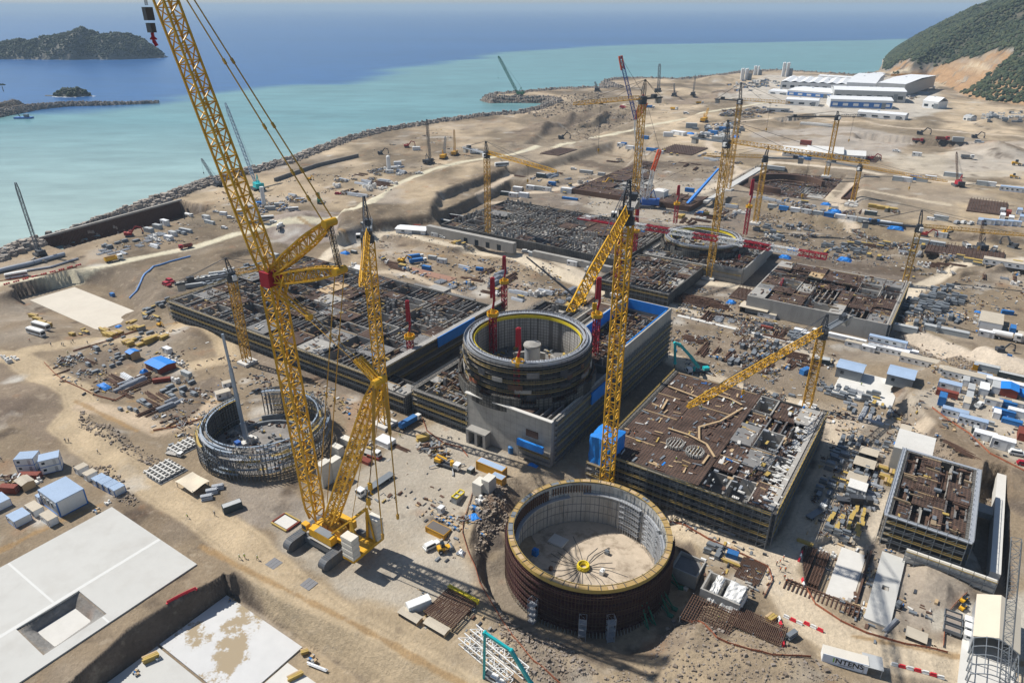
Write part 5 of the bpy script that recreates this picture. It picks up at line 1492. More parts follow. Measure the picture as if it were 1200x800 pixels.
# near ring: liner of the next containment, built at ground level
def near_ring():
 c=AB(-71,146);C2=(c.x,c.y);z0,z1=-5.2,11.2
 r=thing("containment_ring","large open maroon ring with yellow rim standing in the foreground hollow","containment ring",(c.x,c.y,z0))
 mb=MB();mb.ring(C2,22.9,23.3,z0,z1,120);w=part("liner_wall",mb,MAROON,r)
 mb=MB();mb.ring(C2,22.5,22.89,z0+.1,z1-.2,120);part("inner_liner",mb,LINER,r,w)
 mb=MB()
 for k in range(7):mb.ring(C2,23.31,23.75,z0+1.2+k*2.15,z0+1.38+k*2.15,100)
 for k in range(90):
  t=2*pi*k/90;p=Vector((c.x+23.5*cos(t),c.y+23.5*sin(t),z0));mb.bar(p,p+zv(z1-z0-.3),.22)
 part("stiffeners",mb,MAROON,r)
 mb=MB()
 for k in range(56):
  t0,t1=2*pi*k/56,2*pi*(k+.96)/56
  mb.m=random.choices((0,1,2),(7,2,.8))[0]
  mb.ring(C2,22.6,23.9,z1,z1+.3,2,t0,t1)
 mb.m=3;mb.ring(C2,23.95,24.05,z1-.9,z1+.35,100);mb.ring(C2,22.35,22.45,z1+.2,z1+.5,100)
 for k in range(44):
  t=2*pi*k/44+.03;mb.m=4;p=Vector((c.x+22.0*cos(t),c.y+22.0*sin(t),z1+.36));q=Vector((c.x+24.2*cos(t),c.y+24.2*sin(t),z1+.36));mb.bar(p,q,.16)
 part("rim_gangway",mb,[M('rim_timber',(.37,.25,.10),.8,.2,.6),PLY,GSTEEL,FORM,DSTEEL],r)
 mb=MB();ring_scaffold(mb,C2,23.8,z0,z1-2.5,1,1.1,84,2.3,2.9,6.2);part("scaffold",mb,[RUST,MAROON,RUST],r)
 for t0,t1 in((0.62,0.98),(0.16,0.52),(-.22,0.08)):
  mb=MB();ring_scaffold(mb,C2,22.4,z0+.4,z1-3.5,-1,1.6,8,2.0,t0,t1);part("scaffold",mb,[GALV,GALV,GALV],r)
 mb=MB()
 for k in range(24):
  t=2.1+k*.04;p=Vector((c.x+22.2*cos(t),c.y+22.2*sin(t),z1-4.5));mb.bar(p,p+zv(3.4),.5)
 for k in range(15):
  t=1.45+k*.04;p=Vector((c.x+22.2*cos(t),c.y+22.2*sin(t),z1-3.5));mb.bar(p,p+zv(2.6),.35)
 part("hanging_studs",mb,RUST,r)
 mb=MB();mb.ring(C2,20.9,22.3,z1-5.0,z1-4.8,30,1.75,3.1);mb.ring(C2,21.2,22.3,z1-3.9,z1-3.7,24,.95,1.55);part("inner_platform",mb,GALV,r)
 mb=MB()
 for k in range(96):
  t=2*pi*k/96;p=Vector((c.x+22.46*cos(t),c.y+22.46*sin(t),z0+.7));mb.bar(p,p+zv(z1-z0-1.2-(k%3)*.4),.1+.12*(k%4==0))
 for z in(-.5,2.6,5.6,8.2):mb.ring(C2,22.4,22.5,z,z+.14,96)
 part("panel_joints",mb,GSTEEL,r,w)
 for t in(-.95,-.62,-0.2):
  mb=MB()
  for q in(-.035,.035):
   p=Vector((c.x+23.6*cos(t+q),c.y+23.6*sin(t+q),z0+7));g=Vector((c.x+28.0*cos(t+q*1.5),c.y+28.0*sin(t+q*1.5),z0));mb.bar(p,g,.35)
   mb.bar((c.x+23.6*cos(t+q),c.y+23.6*sin(t+q),z0+3),g,.25);mb.box(g-zv(.1),(1.6,1.2,1.0),t)
  part("raking_strut",mb,GREEN,r)
 for t in(-1.72,-1.42,-2.3):
  mb=MB();p=Vector((c.x+25.6*cos(t),c.y+25.6*sin(t),z0));mb.lattice(p,p+zv(8.5),2.0,2.0,up=(cos(t),sin(t),0),bay=2.1,chord=.12,brace=.09)
  for k in range(4):mb.box(p+zv(.3+k*2.1),(2,2,.12),t)
  part("stair_tower",mb,GALV,r)
 mb=MB()
 for k in range(70):
  t=-2.6+k*.04;p=Vector((c.x+25.1*cos(t),c.y+25.1*sin(t),z0-.2));mb.bar(p,Vector((c.x+24.2*cos(t),c.y+24.2*sin(t),z0+2.0)),.13)
 part("base_bars",mb,LINER,r)
 mb=MB();mb.cyl((c.x,c.y,z0-1.2),(c.x,c.y,z0+.7),22.4,22.4,90);part("floor",mb,M("ring_floor",(.47,.39,.30),.9,.22,.12,stain=.8,stain_rgb=(.22,.17,.12)),r)
 s=thing("cable_anchor","yellow round anchor drum with radiating cables on the ring floor","cable anchor",(c.x-1,c.y+1,z0+.7))
 mb=MB();mb.ring((c.x-1,c.y+1),1.1,2.0,z0+.7,z0+1.6,20);mb.ring((c.x-1,c.y+1),1.5,1.8,z0+1.61,z0+2.1,20)
 for k in range(12):t=6.28*k/12;mb.box((c.x-1+1.6*cos(t),c.y+1+1.6*sin(t),z0+.8),(.7,.35,1.0),t)
 part("drum",mb,LIME,s)
 mb=MB();rnd=random.Random(4)
 for k in range(22):
  t=6.28*k/22+rnd.uniform(-.1,.1);R=rnd.uniform(9,15);p=Vector((c.x-1,c.y+1,z0+.78));a=p+Vector((cos(t)*2,sin(t)*2,0));m_=p+Vector((cos(t+.12)*R*.55,sin(t+.12)*R*.55,0));e=p+Vector((cos(t+rnd.uniform(-.2,.3))*R,sin(t)*R,0))
  mb.bar(a,m_,.12);mb.bar(m_,e,.12)
 part("cable",mb,DSTEEL,s)
 for dx,dy,sz,m,lb,nm,ct in((-15.5,6.5,(1.8,1.6,2.2),TARP,"blue box standing in the shade inside the ring","equipment_box","box"),(-8,12.5,(5.5,4.5,.5),CONCP,"pale square plate lying on the ring floor by the wall","steel_plate","plate"),
 (4.5,-1.5,(1.2,1.8,1.4),PANELW,"white machine near the anchor drum on the ring floor","welding_machine","machine"),(-9,-7,(1.1,2.6,.9),GALV,"small grey trolley in the sun at the left of the ring floor","trolley","trolley"),
 (7,7,(1.4,1.2,1.1),GSTEEL,"small grey compressor by the damp patch on the ring floor","compressor","machine"),(-11,0,(1.0,1.0,1.2),RUST,"small rusty cage in the ring, on the edge of the shade","gas_cage","cage")):
  mb=MB();z=z0+.7
  mb.box((c.x+dx,c.y+dy,z+.12),sz,YAW,.96)
  if sz[2]>.8:mb.box((c.x+dx,c.y+dy,z),(sz[0]*.9,sz[1]*.9,.12),YAW);mb.box((c.x+dx,c.y+dy,z+.12+sz[2]),(sz[0]*.5,sz[1]*.5,.25),YAW)
  o=mb.build(nm,m,origin=(c.x+dx,c.y+dy,z));tag(o,lb,ct)
near_ring()
BLOCKED.append((-100,-42,117,175))
# left ring: scaffolded assembly
def left_ring():
 c=AB(-202,132.5);C2=(c.x,c.y);z0,z1=0,11.5
 r=thing("scaffold_ring","wide silver scaffold ring of stacked decks to the left of the yellow crane","scaffold ring",(c.x,c.y,0))
 gap0,gap1=1.92,2.35
 BLUEG=M("blue_grey_steel",(.33,.39,.46),.4,.2,.5,metal=.3)
 mb=MB();mb.ring(C2,20.6,21.3,z0,z1-1.2,40,gap1,3.9);part("assembly_wall",mb,DARKGRID,r)
 full=gap0+2*pi
 mb=MB()
 for r0,r1,z,e in((19.7,20.2,z1,full),(21.5,21.9,z1-.1,4.4),(21.3,21.7,z1-2.4,full)):mb.ring(C2,r0,r1,z-.2,z+.1,90,gap1,e)
 part("rim_beam",mb,BLUEG,r)
 P=lambda q,t,z:Vector((c.x+q*cos(t),c.y+q*sin(t),z))
 mb=MB();n=96
 for k in range(n+1):
  t=gap1+(full-gap1)*k/n
  for q,zt in((20.0,z1),(21.5,z1),(22.9,z1-1.5),(24.3,z1-3.5)):
   mb.bar(P(q,t,0),P(q,t,zt+uni(-.8,1.6)),.17)
  for z in(2.2,4.6,7.0,9.4):
   if random.random()<.75:mb.bar(P(20.0,t,z),P(24.3 if z<8 else 22.9,t,z),.1)
   if random.random()<.3:mb.bar(P(24.3,t,z-2),P(24.3,t+.06,z),.1)
 part("standards",mb,M("pole_steel",(.15,.155,.16),.5,.2),r)
 for j,z in enumerate((2.2,4.4,6.6,8.8,10.6)):
  for ra in(20.1,21.6,23.0):
   if ra>22.5 and z>9:continue
   a_=gap1
   while a_<full-.08:
    w_=min(uni(.12,.5),full-a_);mb=MB()
    if random.random()<.62:
     mb.ring(C2,ra+.1,ra+uni(.7,1.2),z-.05,z+.05,max(2,int(w_*14)),a_,a_+w_-.01);mb.ring(C2,ra+1.28,ra+1.36,z+.9,z+1.0,max(2,int(w_*14)),a_,a_+w_)
     part("deck_board",mb,random.choice((BLUEG,GSTEEL,MATS["old_plank"],MATS["old_plank"],GALV,FORM)),r)
    a_+=w_
 mb=MB();mb.cyl((c.x,c.y,-.9),(c.x,c.y,.12),20.5,20.5,60);part("floor",mb,M("ring_slab",(.25,.23,.21),.9,.25,.2,stain=.7,stain_rgb=(.13,.12,.11)),r)
 lt=MB();rnd=random.Random(9)
 for _ in range(160):
  t,q=rnd.uniform(0,6.28),19*math.sqrt(rnd.random());lt.m=rnd.choices(range(5),(4,3,1,3,3))[0]
  lt.box((c.x+q*cos(t),c.y+q*sin(t),.12),(rnd.uniform(.3,3),rnd.uniform(.3,1),rnd.uniform(.1,1.1)),rnd.uniform(0,3))
 part("loose_material",lt,[GSTEEL,CONC,FORM,RUST,DSTEEL],r)
 mb=MB();mb.ring(C2,13.5,14.2,.12,1.4,50,-.6,2.4);mb.ring(C2,16.5,17.0,.12,2.4,50,-.3,2.0);part("inner_frame",mb,GSTEEL,r)
 b=c+Vector((-3.0,-7.5,.1))
 b=G(290,519,.1)
 t=thing("mobile_crane","slim blue-grey telescopic crane boom rising out of the scaffold ring","crane",b)
 zt=height_at(b,393)
 mb=MB();mb.box((b.x,b.y,.1),(7.5,2.6,1.1),.9);mb.box((b.x+1,b.y+.8,1.2),(2.4,2.2,1.4),.9);part("chassis",mb,CONCP,t)
 mb=MB();mb.box((b.x-2.6,b.y-2.4,1.2),(1.8,2.2,1.3),.9);cab=part("cab",mb,BLUE,t)
 mb=MB();mb.bar((b.x,b.y,1.8),(b.x-.6,b.y+.4,9+0),1.5);mb.bar((b.x-.6,b.y+.4,9),(b.x-1.2,b.y+.8,zt*.7),1.1);mb.bar((b.x-1.2,b.y+.8,zt*.7),(b.x-1.8,b.y+1.2,zt),.75);part("boom",mb,[BLUEG],t)
 for q in(-1,1):
  mb=MB();mb.bar((b.x+q*2.5,b.y-q*1.5,.1),(b.x+q*.8,b.y-q*.5,3.2),.35);part("outrigger",mb,CONCP,t)
left_ring()
BLOCKED.append((-230,-174,104,161))
def overlay(root_label,rect,z,n,seed,w=(4,2,3,.6,6)):
 """bars, boards and small formwork left lying over an unfinished deck"""
 r=[o for o in bpy.data.objects if o.get('label')==root_label][0];rn=random.Random(seed);mb=MB()
 for _ in range(n):
  mb.m=rn.choices(range(5),w)[0];l=rn.uniform(.6,5.0)if mb.m in(2,4)else rn.uniform(.4,2.2);k=.1 if l>2.4 else rn.uniform(.15,.6)
  mb.box(AB(rn.uniform(rect[0]+2,rect[1]-2),rn.uniform(rect[2]+2,rect[3]-2),z+rn.uniform(-.9,.5)),(l,max(.2,l*k),rn.uniform(.15,.8)),YAW+rn.choice((0,1.57))+rn.gauss(0,.08))
 part("loose_material",mb,[GSTEEL,CONCD,M("old_timber",(.27,.2,.125),.85,.3,.6),FORM,RUST],r)
 st=MB()
 for _ in range(n//14):
  a,b=rn.uniform(rect[0]+3,rect[1]-6),rn.uniform(rect[2]+3,rect[3]-6);d=rn.choice(((5,0),(0,5)));starters(st,AB(a,b),AB(a+d[0],b+d[1]),z-.5,2.0,.5,.12)
 if st.f:part("starter_bars",st,RUST,r)
overlay("huge dark grey deck of beams and open bays behind the big yellow crane",(-341,-192,181,272),9.6,900,1)
overlay("second turbine hall, dark rebar deck over smooth grey front wall",(-90,-21,361,430),9.4,330,2)
overlay("second unit annex of dark bays and brown rebar behind the tower crane masts",(-172,-128,345,399),6.9,220,3)
overlay("field of bare concrete columns inside the second unit, below the shore road",(-322,-176,384,470),5.2,650,4)
overlay("second reactor building, only a low ring of walls beyond the striped jib",(-168,-105,401,470),7.6,420,5)
overlay("half dug foundation with dark rebar behind the blue and white crawler crane",(-300,-190,540,690),4.4,500,6)
overlay("deep dark raft of rebar with ragged inner walls, the far left one of two",(-181,-108,603,727),2.2,450,7)
overlay("tall grey concrete reactor building topped by a ring of formwork and scaffold",(-128,-105,234,285),19.6,260,8)
overlay("square block on the right with rusty deck, grey edge beams and scaffold front",(1.0,22,203,244),11.1,70,9)
overlay("low cluttered annex of dark concrete and scaffold on the left of the reactor building",(-170,-142,181,212),11,180,10)
# the big yellow crawler crane
def big_crane():
 ca,cb=GT(336,648),GT(377,671)
 mid=(ca+cb)/2;base_c=Vector((mid.x,mid.y,0))+E2*11.5
 base=base_c.copy()
 d=-E1;s=E2
 r=thing("crawler_crane","giant yellow lattice-boom crawler crane with cream counterweights in the foreground","crane",base)
 B=lambda a,b,z:base+d*a+s*b+zv(z)
 O=lambda px,py:on_plane(px,py,base,d)
 for k,p in((0,ca),(1,cb)):
  mb=MB();track_unit(mb,Vector((p.x,p.y,0.02))+E2*9.2,E2,18.4,2.7,3.7);part("track",mb,TRACK,r)
 mb=MB()
 for b in(-2.6,2.6):
  p,q=Vector((ca.x,ca.y,1.6))+E2*(9.6+b),Vector((cb.x,cb.y,1.6))+E2*(9.6+b);mb.bar(p,q,1.6,1.9)
 mb.cyl((base_c.x,base_c.y,2.0),(base_c.x,base_c.y,3.8),3.2,3.2,24);part("car_body",mb,GSTEEL,r)
 bc=base_c;F=lambda a,b,z:bc+d*a+s*b+zv(z)
 ang=atan2(d.y,d.x)
 mb=MB();mb.box(F(-5,0,3.8),(22,5.0,1.3),ang);mb.box(F(-14,0,3.9),(4.5,12.5,1.1),ang);body=part("superstructure",mb,YEL,r)
 mb=MB();mb.box(F(-1.0,-4.0,4.2),(9.5,2.6,2.7),ang);mb.box(F(-1.0,4.2,4.2),(9.5,2.4,2.7),ang);eng=part("engine_house",mb,YEL,r)
 mb=MB();mb.box(F(-1.8,-4.0,6.92),(6.2,2.5,.2),ang);part("roof_grille",mb,GSTEEL,r,eng)
 mb=MB();mb.box(F(4.4,-4.3,3.6),(.8,2.4,1.5),ang);mb.box(F(-1.0,-5.5,3.75),(9.6,.7,.15),ang);part("catwalk",mb,PLANK,r)
 mb=MB();mb.box(F(6.6,-4.0,4.0),(2.2,1.7,2.6),ang);cab=part("cab",mb,YEL,r)
 mb=MB();mb.box(F(7.73,-4.0,4.9),(.06,1.4,1.4),ang);mb.box(F(6.6,-4.88,4.9),(1.6,.06,1.3),ang);part("window",mb,GLASSM,r,cab)
 for b in(-5.0,5.0):
  cw=MB()
  for k in range(7):cw.box(F(-14.2,b,5.05+k*1.06),(4.4-.16*(k%2),2.9-.16*(k%2),1.03),ang)
  part("counterweight_stack",cw,CWHITE,r)
 mb=MB()
 for k,(a,b)in enumerate(((-2,0),(-5,-.2),(-8,.2),(1,0.1))):mb.cyl(F(a,b-1.6,6.3),F(a,b+1.6,6.3),1.25,1.25,14)
 part("winch_drum",mb,YELD,r)
 mb=MB()
 for q in(-3.2,3.2):
  mb.bar(F(-12.5,q,5),F(-13.5,q,16.5),.7);mb.bar(F(-2,q,5),F(-13.5,q,16.5),.45);mb.bar(F(-15.5,q,5),F(-13.5,q,16.5),.5)
 mb.bar(F(-13.5,-3.2,16.5),F(-13.5,3.2,16.5),.7);part("a_frame",mb,YEL,r)
 foot=O(371,606);head=O(318,325);W=4.2
 foot.z=max(foot.z,5.0)
 mb=MB();mb.lattice(foot,head-zv(2),W,W,up=s,bay=3.6,chord=.52,brace=.27,taper0=.7,tlen=.06);part("boom",mb,YEL,r)
 mb=MB();mb.box(head-zv(2.2),(W*.9,W*1.1,4.2),ang);part("boom_head",mb,RED,r)
 j1=O(200,15);ext=(j1-head).normalized();tip=head+ext*((j1-head).length*1.38)
 mb=MB();mb.lattice(head+ext*1.5,tip,W*.92,W*.92,up=s,bay=3.4,chord=.48,brace=.26,taper0=.8,taper1=.5,tlen=.06);part("luffing_jib",mb,YEL,r)
 a1=O(386,261);a2=O(398,317)
 mb=MB();mb.lattice(head+zv(1),a1,3.0,2.4,up=s,bay=2.6,chord=.42,brace=.2,taper0=.5,taper1=.5,tlen=.3);mb.cyl(a1-s*1.8,a1+s*1.8,1.0,1.0,12);part("jib_strut",mb,YEL,r)
 mb=MB();mb.lattice(head-zv(.5),a2,3.0,2.4,up=s,bay=2.6,chord=.42,brace=.2,taper0=.5,taper1=.5,tlen=.3);mb.cyl(a2-s*1.8,a2+s*1.8,1.0,1.0,12);part("jib_strut",mb,YEL,r)
 st=O(362,371)
 mb=MB()
 for q in(-1.2,1.2):mb.bar(head-zv(3)+s*q,st+s*q*.4,.4);mb.bar(head+(a2-head)*.25+s*q,O(330,348)+s*q,.4)
 mb.box(st-zv(.8),(1.2,1.6,1.4),ang);part("boom_stop",mb,YEL,r)
 mb=MB()
 for q in(-1.5,1.5):
  a,b=a1+s*q,tip+s*q*.5;mb.bar(a,b,.24)
  for f in(.08,.16,.3,.5):c=a.lerp(b,f);mb.bar(c-(b-a).normalized()*.7,c+(b-a).normalized()*.7,.5)
 for q in(-1.5,1.5):
  e=O(379,575 if q<0 else 592)+s*q;mb.bar(a2+s*q,e,.24)
  for f in(.25,.5):c=(a2+s*q).lerp(e,f);mb.bar(c-zv(.8),c+zv(.8),.46)
 for q in(-.5,.0,.5):mb.bar(a1+s*q,a2+s*q,.1)
 part("pendant_line",mb,YELD,r)
 mb=MB();mb.lattice(a1-zv(.5),a2+zv(.3),1.3,.8,up=s,bay=1.5,chord=.12,brace=.08);part("reeving",mb,DSTEEL,r)
 dm=O(444,447);df=F(1.0,0,5.0)
 mb=MB();mb.lattice(df,dm,3.3,3.0,up=s,bay=3.2,chord=.45,brace=.2,taper0=.7,taper1=.6,tlen=.1);mb.cyl(dm-s*2.0,dm+s*2.0,1.1,1.1,12);part("derrick_mast",mb,YEL,r)
 mb=MB();e=O(419,420)
 for q in(-.9,.9):mb.lattice(dm+s*q,e+s*q,.8,.8,up=s,bay=1.2,chord=.2,brace=.12)
 part("derrick_strut",mb,YEL,r)
 mb=MB()
 for q in(-1.7,1.7):
  t0=dm+s*q;m0=O(452 if q>0 else 443,512)+s*q;t1=O(461 if q>0 else 453,607 if q>0 else 622)+s*q
  mb.bar(t0,m0,.75);mb.bar(m0,t1,.3);mb.box(t1-zv(1.4),(.6,.6,1.6),ang);mb.bar(t0,F(-13.5,q*1.6,16.5),.18)
 for q in(-.6,.6):mb.bar(dm+s*q,head-zv(1)+s*q*2,.14)
 part("derrick_rope",mb,YELD,r)
 for px,py,n in((434,572,0),(432,590,1)):
  p=O(px,py);mb=MB();mb.bar(O(438,470),p,.1);rope=part("hoist_rope",mb,DSTEEL,r)
  mb=MB();mb.box(p-zv(.4),(1.1,.8,2.2),ang);mb.bar(p-zv(.4),p-zv(1.7),.35);mb.bar(p-zv(1.7),p-Vector((-.6,0,2.2)),.35);part("hook_block",mb,YEL,r,rope)
 k=tip+d*1.5
 hp=O(175,22)
 mb=MB();
 for q in(-.35,-.12,.12,.35):mb.bar(Vector((hp.x,hp.y,hp.z+3.0))+s*q,Vector((hp.x,hp.y,tip.z+0))+s*q,.1)
 mb.bar((hp.x,hp.y,tip.z),tip,.5);rope=part("hoist_rope",mb,GSTEEL,r)
 mb=MB();mb.m=0;mb.box((hp.x,hp.y,hp.z-.4),(1.6,2.0,3.0),ang);mb.box((hp.x,hp.y,hp.z-3.2),(2.1,1.3,2.2),ang);mb.m=1;mb.bar((hp.x,hp.y,hp.z-3.2),(hp.x,hp.y,hp.z-5.6),.6);mb.bar((hp.x,hp.y,hp.z-5.2),(hp.x+.5,hp.y,hp.z-6.3),.7);mb.bar((hp.x,hp.y,hp.z-4.0),(hp.x-.8,hp.y,hp.z-4.8),.35);mb.bar((hp.x,hp.y,hp.z-4.0),(hp.x+.8,hp.y,hp.z-4.8),.35)
 part("hook_block",mb,[DSTEEL,RED],r,rope)
big_crane()
# tower cranes
def gp(px,py):return GT(px,py)
tower_crane("thick-masted yellow tower crane right behind the foreground ring",AB(-80.2,176),250,(668,368),w=3.4,jw=2.6,mats=(YEL,YEL,DSTEEL,CONC),head=9,Lcj=22,drop=0.1*90)
tower_crane("yellow tower crane with a dark tower head just right of the big crane's upper struts",G(451,497,0),274,(424,338),w=3.2,jw=2.4,head=13,Lcj=18,drop=8)
tower_crane("yellow tower crane whose long jib slants over the brown turbine deck",G(945,478,0),388,(806,479),(1000,371),w=3.0,jw=2.6,head=7,mats=(YELD,YEL,DSTEEL,GSTEEL),drop=6)
tower_crane("yellow tower crane in front of the spoil terraces near the shore road",G(572,282,0),180,(652,203),(548,172),w=3.0,jw=2.2,head=8,mats=(YELD,YEL,DSTEEL,GALV),drop=9)
tower_crane("tallest slim yellow tower crane standing beside the grey reactor wall of the second unit",G(831,326,0),167,(1018,193),(815,160),w=3.2,jw=2.2,head=12,mats=(YELD,YELD,DSTEEL,GSTEEL),drop=20)
tower_crane("yellow tower crane left of the far dark raft with a yellow cross base",G(853,223,5),118,None,(838,116),w=3.4,jw=2.2,head=14,mats=(YELD,YELD,DSTEEL,DSTEEL),drop=20,jib_len=40)
tower_crane("short yellow tower crane in front of the far dark raft, grey counter-jib to the right",G(885,262,5),185,(822,183),(941,185),w=3.0,jw=2.0,head=8,mats=(YELD,YELD,DSTEEL,GSTEEL),drop=12)
tower_crane("yellow tower crane behind the rafts beside the white tents, dark counter-jib on top",G(968,207,5),137,(1012,137),(927,131),w=3.4,jw=2.0,head=5,mats=(YELD,DSTEEL,DSTEEL,DSTEEL),drop=20)
tower_crane("yellow tower crane between the dark raft and the reddish raft",G(999,237,5),196,(1110,214),(965,190),w=3.0,jw=1.8,head=6,mats=(YELD,YELD,DSTEEL,GSTEEL),drop=8)
tower_crane("yellow tower crane right of the second turbine hall with a long thin jib",G(1060,333,0),266,(1200,277),(1010,257),w=2.8,jw=1.8,head=10,mats=(YELD,YELD,DSTEEL,DSTEEL),drop=8)
tower_crane("yellow tower crane with a long dark counter-jib left of the big crane's boom",G(290,425,0),322,(338,311),(211,339),w=2.9,jw=2.0,head=8,mats=(YELD,YELD,DSTEEL,DSTEEL),drop=7)
tower_crane("distant yellow tower crane behind the thick-masted one, dark head against the shore",G(739,300,0),116,(672,124),None,w=3.4,jw=2.2,head=11,mats=(YELD,YELD,DSTEEL,DSTEEL),Lcj=16,drop=26)
tower_crane("red and white tower crane whose striped jib crosses the second unit",G(722,345,0),264,(968,304),(674,258),w=2.4,jw=2.5,head=7,mats=(RED,None,WHITE,RED),jib_seg=(8,[WHITE,RED]),drop=5)
for px,py,top,z,lab in((483,438,352,0,"red placing mast in front of the long formwork wall at the dark deck"),(578,412,325,22,"red placing mast on the back left of the reactor ring"),(591,362,300,10,"red placing mast behind the reactor ring"),
 (607,468,384,20,"red placing mast at the front of the reactor ring"),(697,415,325,20,"red placing mast between the reactor ring and the thick yellow mast")):
 b=G(px,py,z);placing_mast(lab,b,height_at(b,top),1.0)
for px,py,top,lab in((725,290,242,"far red placing mast left of the blue telescopic crane"),(791,262,217,"far red placing mast near the white wrapped tank"),(873,275,210,"far red placing mast right of the second reactor ring"),(743,300,243,"far red placing mast behind the thick yellow mast")):
 b=G(px,py,2);placing_mast(lab,b,height_at(b,top),1.05)
crawler_crane("blue and white crawler crane with orange tips in the middle of the far site",GT(757,243),(745,140),168,(BLUE,WHITE,BLUE),w=3.2,scale=2.0,jib_px=(727,66),tip_mat=M("boom_blue",(.05,.10,.35),.5),hook=False)
def derrick_bits():
 b=GT(757,243);d=Vector((cos(math.radians(168)),sin(math.radians(168)),0));r=[o for o in bpy.data.objects if o.get('label','').startswith('blue and white crawler')][0]
 h=on_plane(745,140,b,d)
 for e,m in(((754,111),ORANGE),((758,121),ORANGE)):
  mb=MB();mb.lattice(h,on_plane(*e,b,d),2.4,2.2,up=d.cross(zv(1)),bay=3,chord=.6,brace=.4,taper0=.4,taper1=.5,tlen=.3);part("jib_strut",mb,m,r)
 t=on_plane(727,66,b,d);q=on_plane(730,82,b,d)
 mb=MB();mb.lattice(q,t,2.6,2.4,bay=3,chord=.6,brace=.4);part("jib_tip",mb,ORANGE,r)
 mb=MB();m0=on_plane(765,200,b,d);mb.lattice(b+zv(4),m0,2.6,2.4,bay=3,chord=.4,brace=.25);part("derrick_mast",mb,WHITE,r)
 mb=MB();mb.lattice(m0,on_plane(773,176,b,d),2.4,2.2,bay=3,chord=.6,brace=.4);part("derrick_tip",mb,ORANGE,r)
 mb=MB();mb.bar(on_plane(754,111,b,d),t,.2);mb.bar(on_plane(758,121,b,d),on_plane(773,176,b,d),.2);part("pendant_line",mb,DSTEEL,r)
derrick_bits()
crawler_crane("teal harbour crane with red-tipped white boom at the shore, right of the big boom",GT(302,222),(264,121),125,(TEAL,M("boom_bluegrey",(.25,.33,.42),.5),TEAL),w=2.2,scale=1.9)
crawler_crane("grey crawler crane at the left shore corner, boom leaning left over the sea",GT(47,299),(18,214),140,(DSTEEL,GSTEEL,DSTEEL),w=1.7,scale=1.2)
crawler_crane("slim grey crane boom at the shore behind the big yellow boom",GT(255,218),(236,186),140,(DSTEEL,GSTEEL,DSTEEL),w=1.6,scale=1.1)
crawler_crane("green crane on the far breakwater",GT(608,112),(584,66),150,(GREEN,GREEN,GREEN),w=3.4,scale=2.0)
crawler_crane("far piling rig on the spit near the concrete silos, tall upright lead",GT(771,108),(773,75),60,(DSTEEL,GSTEEL,DSTEEL),w=4.0,scale=2.0,hook=False)
crawler_crane("dark drilling rig on the shore terrace, the tallest of the group",GT(503,192),(500,140),60,(DSTEEL,DSTEEL,DSTEEL),w=2.0,scale=1.5,hook=False)
crawler_crane("yellow drilling rig on the shore terrace beside the tallest rig",GT(520,186),(522,160),80,(YEL,GSTEEL,YEL),w=1.8,scale=1.4,hook=False)
crawler_crane("yellow drilling rig on the shore terrace, slim ochre lead, right of the others",GT(533,182),(532,152),80,(YELD,YELD,YELD),w=1.5,scale=1.4,hook=False)
crawler_crane("red crawler crane in front of the open tan shed near the second turbine hall",GT(905,358),(918,326),50,(ORANGE,RED,ORANGE),w=1.1,scale=1.1,hook=False)
crawler_crane("small dark drilling rig on the brown spoil field at the right",GT(1148,292),(1152,258),80,(DSTEEL,RUST,DSTEEL),w=1.1,scale=1.2,hook=False)
crawler_crane("small dark drilling rig at the far right beside the white containers",GT(1122,218),(1121,178),80,(RED,RUST,DSTEEL),w=1.2,scale=1.4,hook=False)
crawler_crane("yellow far crane boom on the pale yard below the silos",GT(825,143),(830,127),60,(YEL,YEL,YEL),w=2.2,scale=1.7,hook=False)
for px,py,tx,ty,lab in((790,113,790,98,"distant grey piling rig, left of a pair on the far spoil"),(812,112,815,88,"distant grey piling rig, right of a pair on the far spoil"),(700,107,697,96,"distant small crane at the end of the far spit")):
 crawler_crane(lab,GT(px,py),(tx,ty),70,(DSTEEL,GSTEEL,DSTEEL),w=2.4,scale=1.8,hook=False)
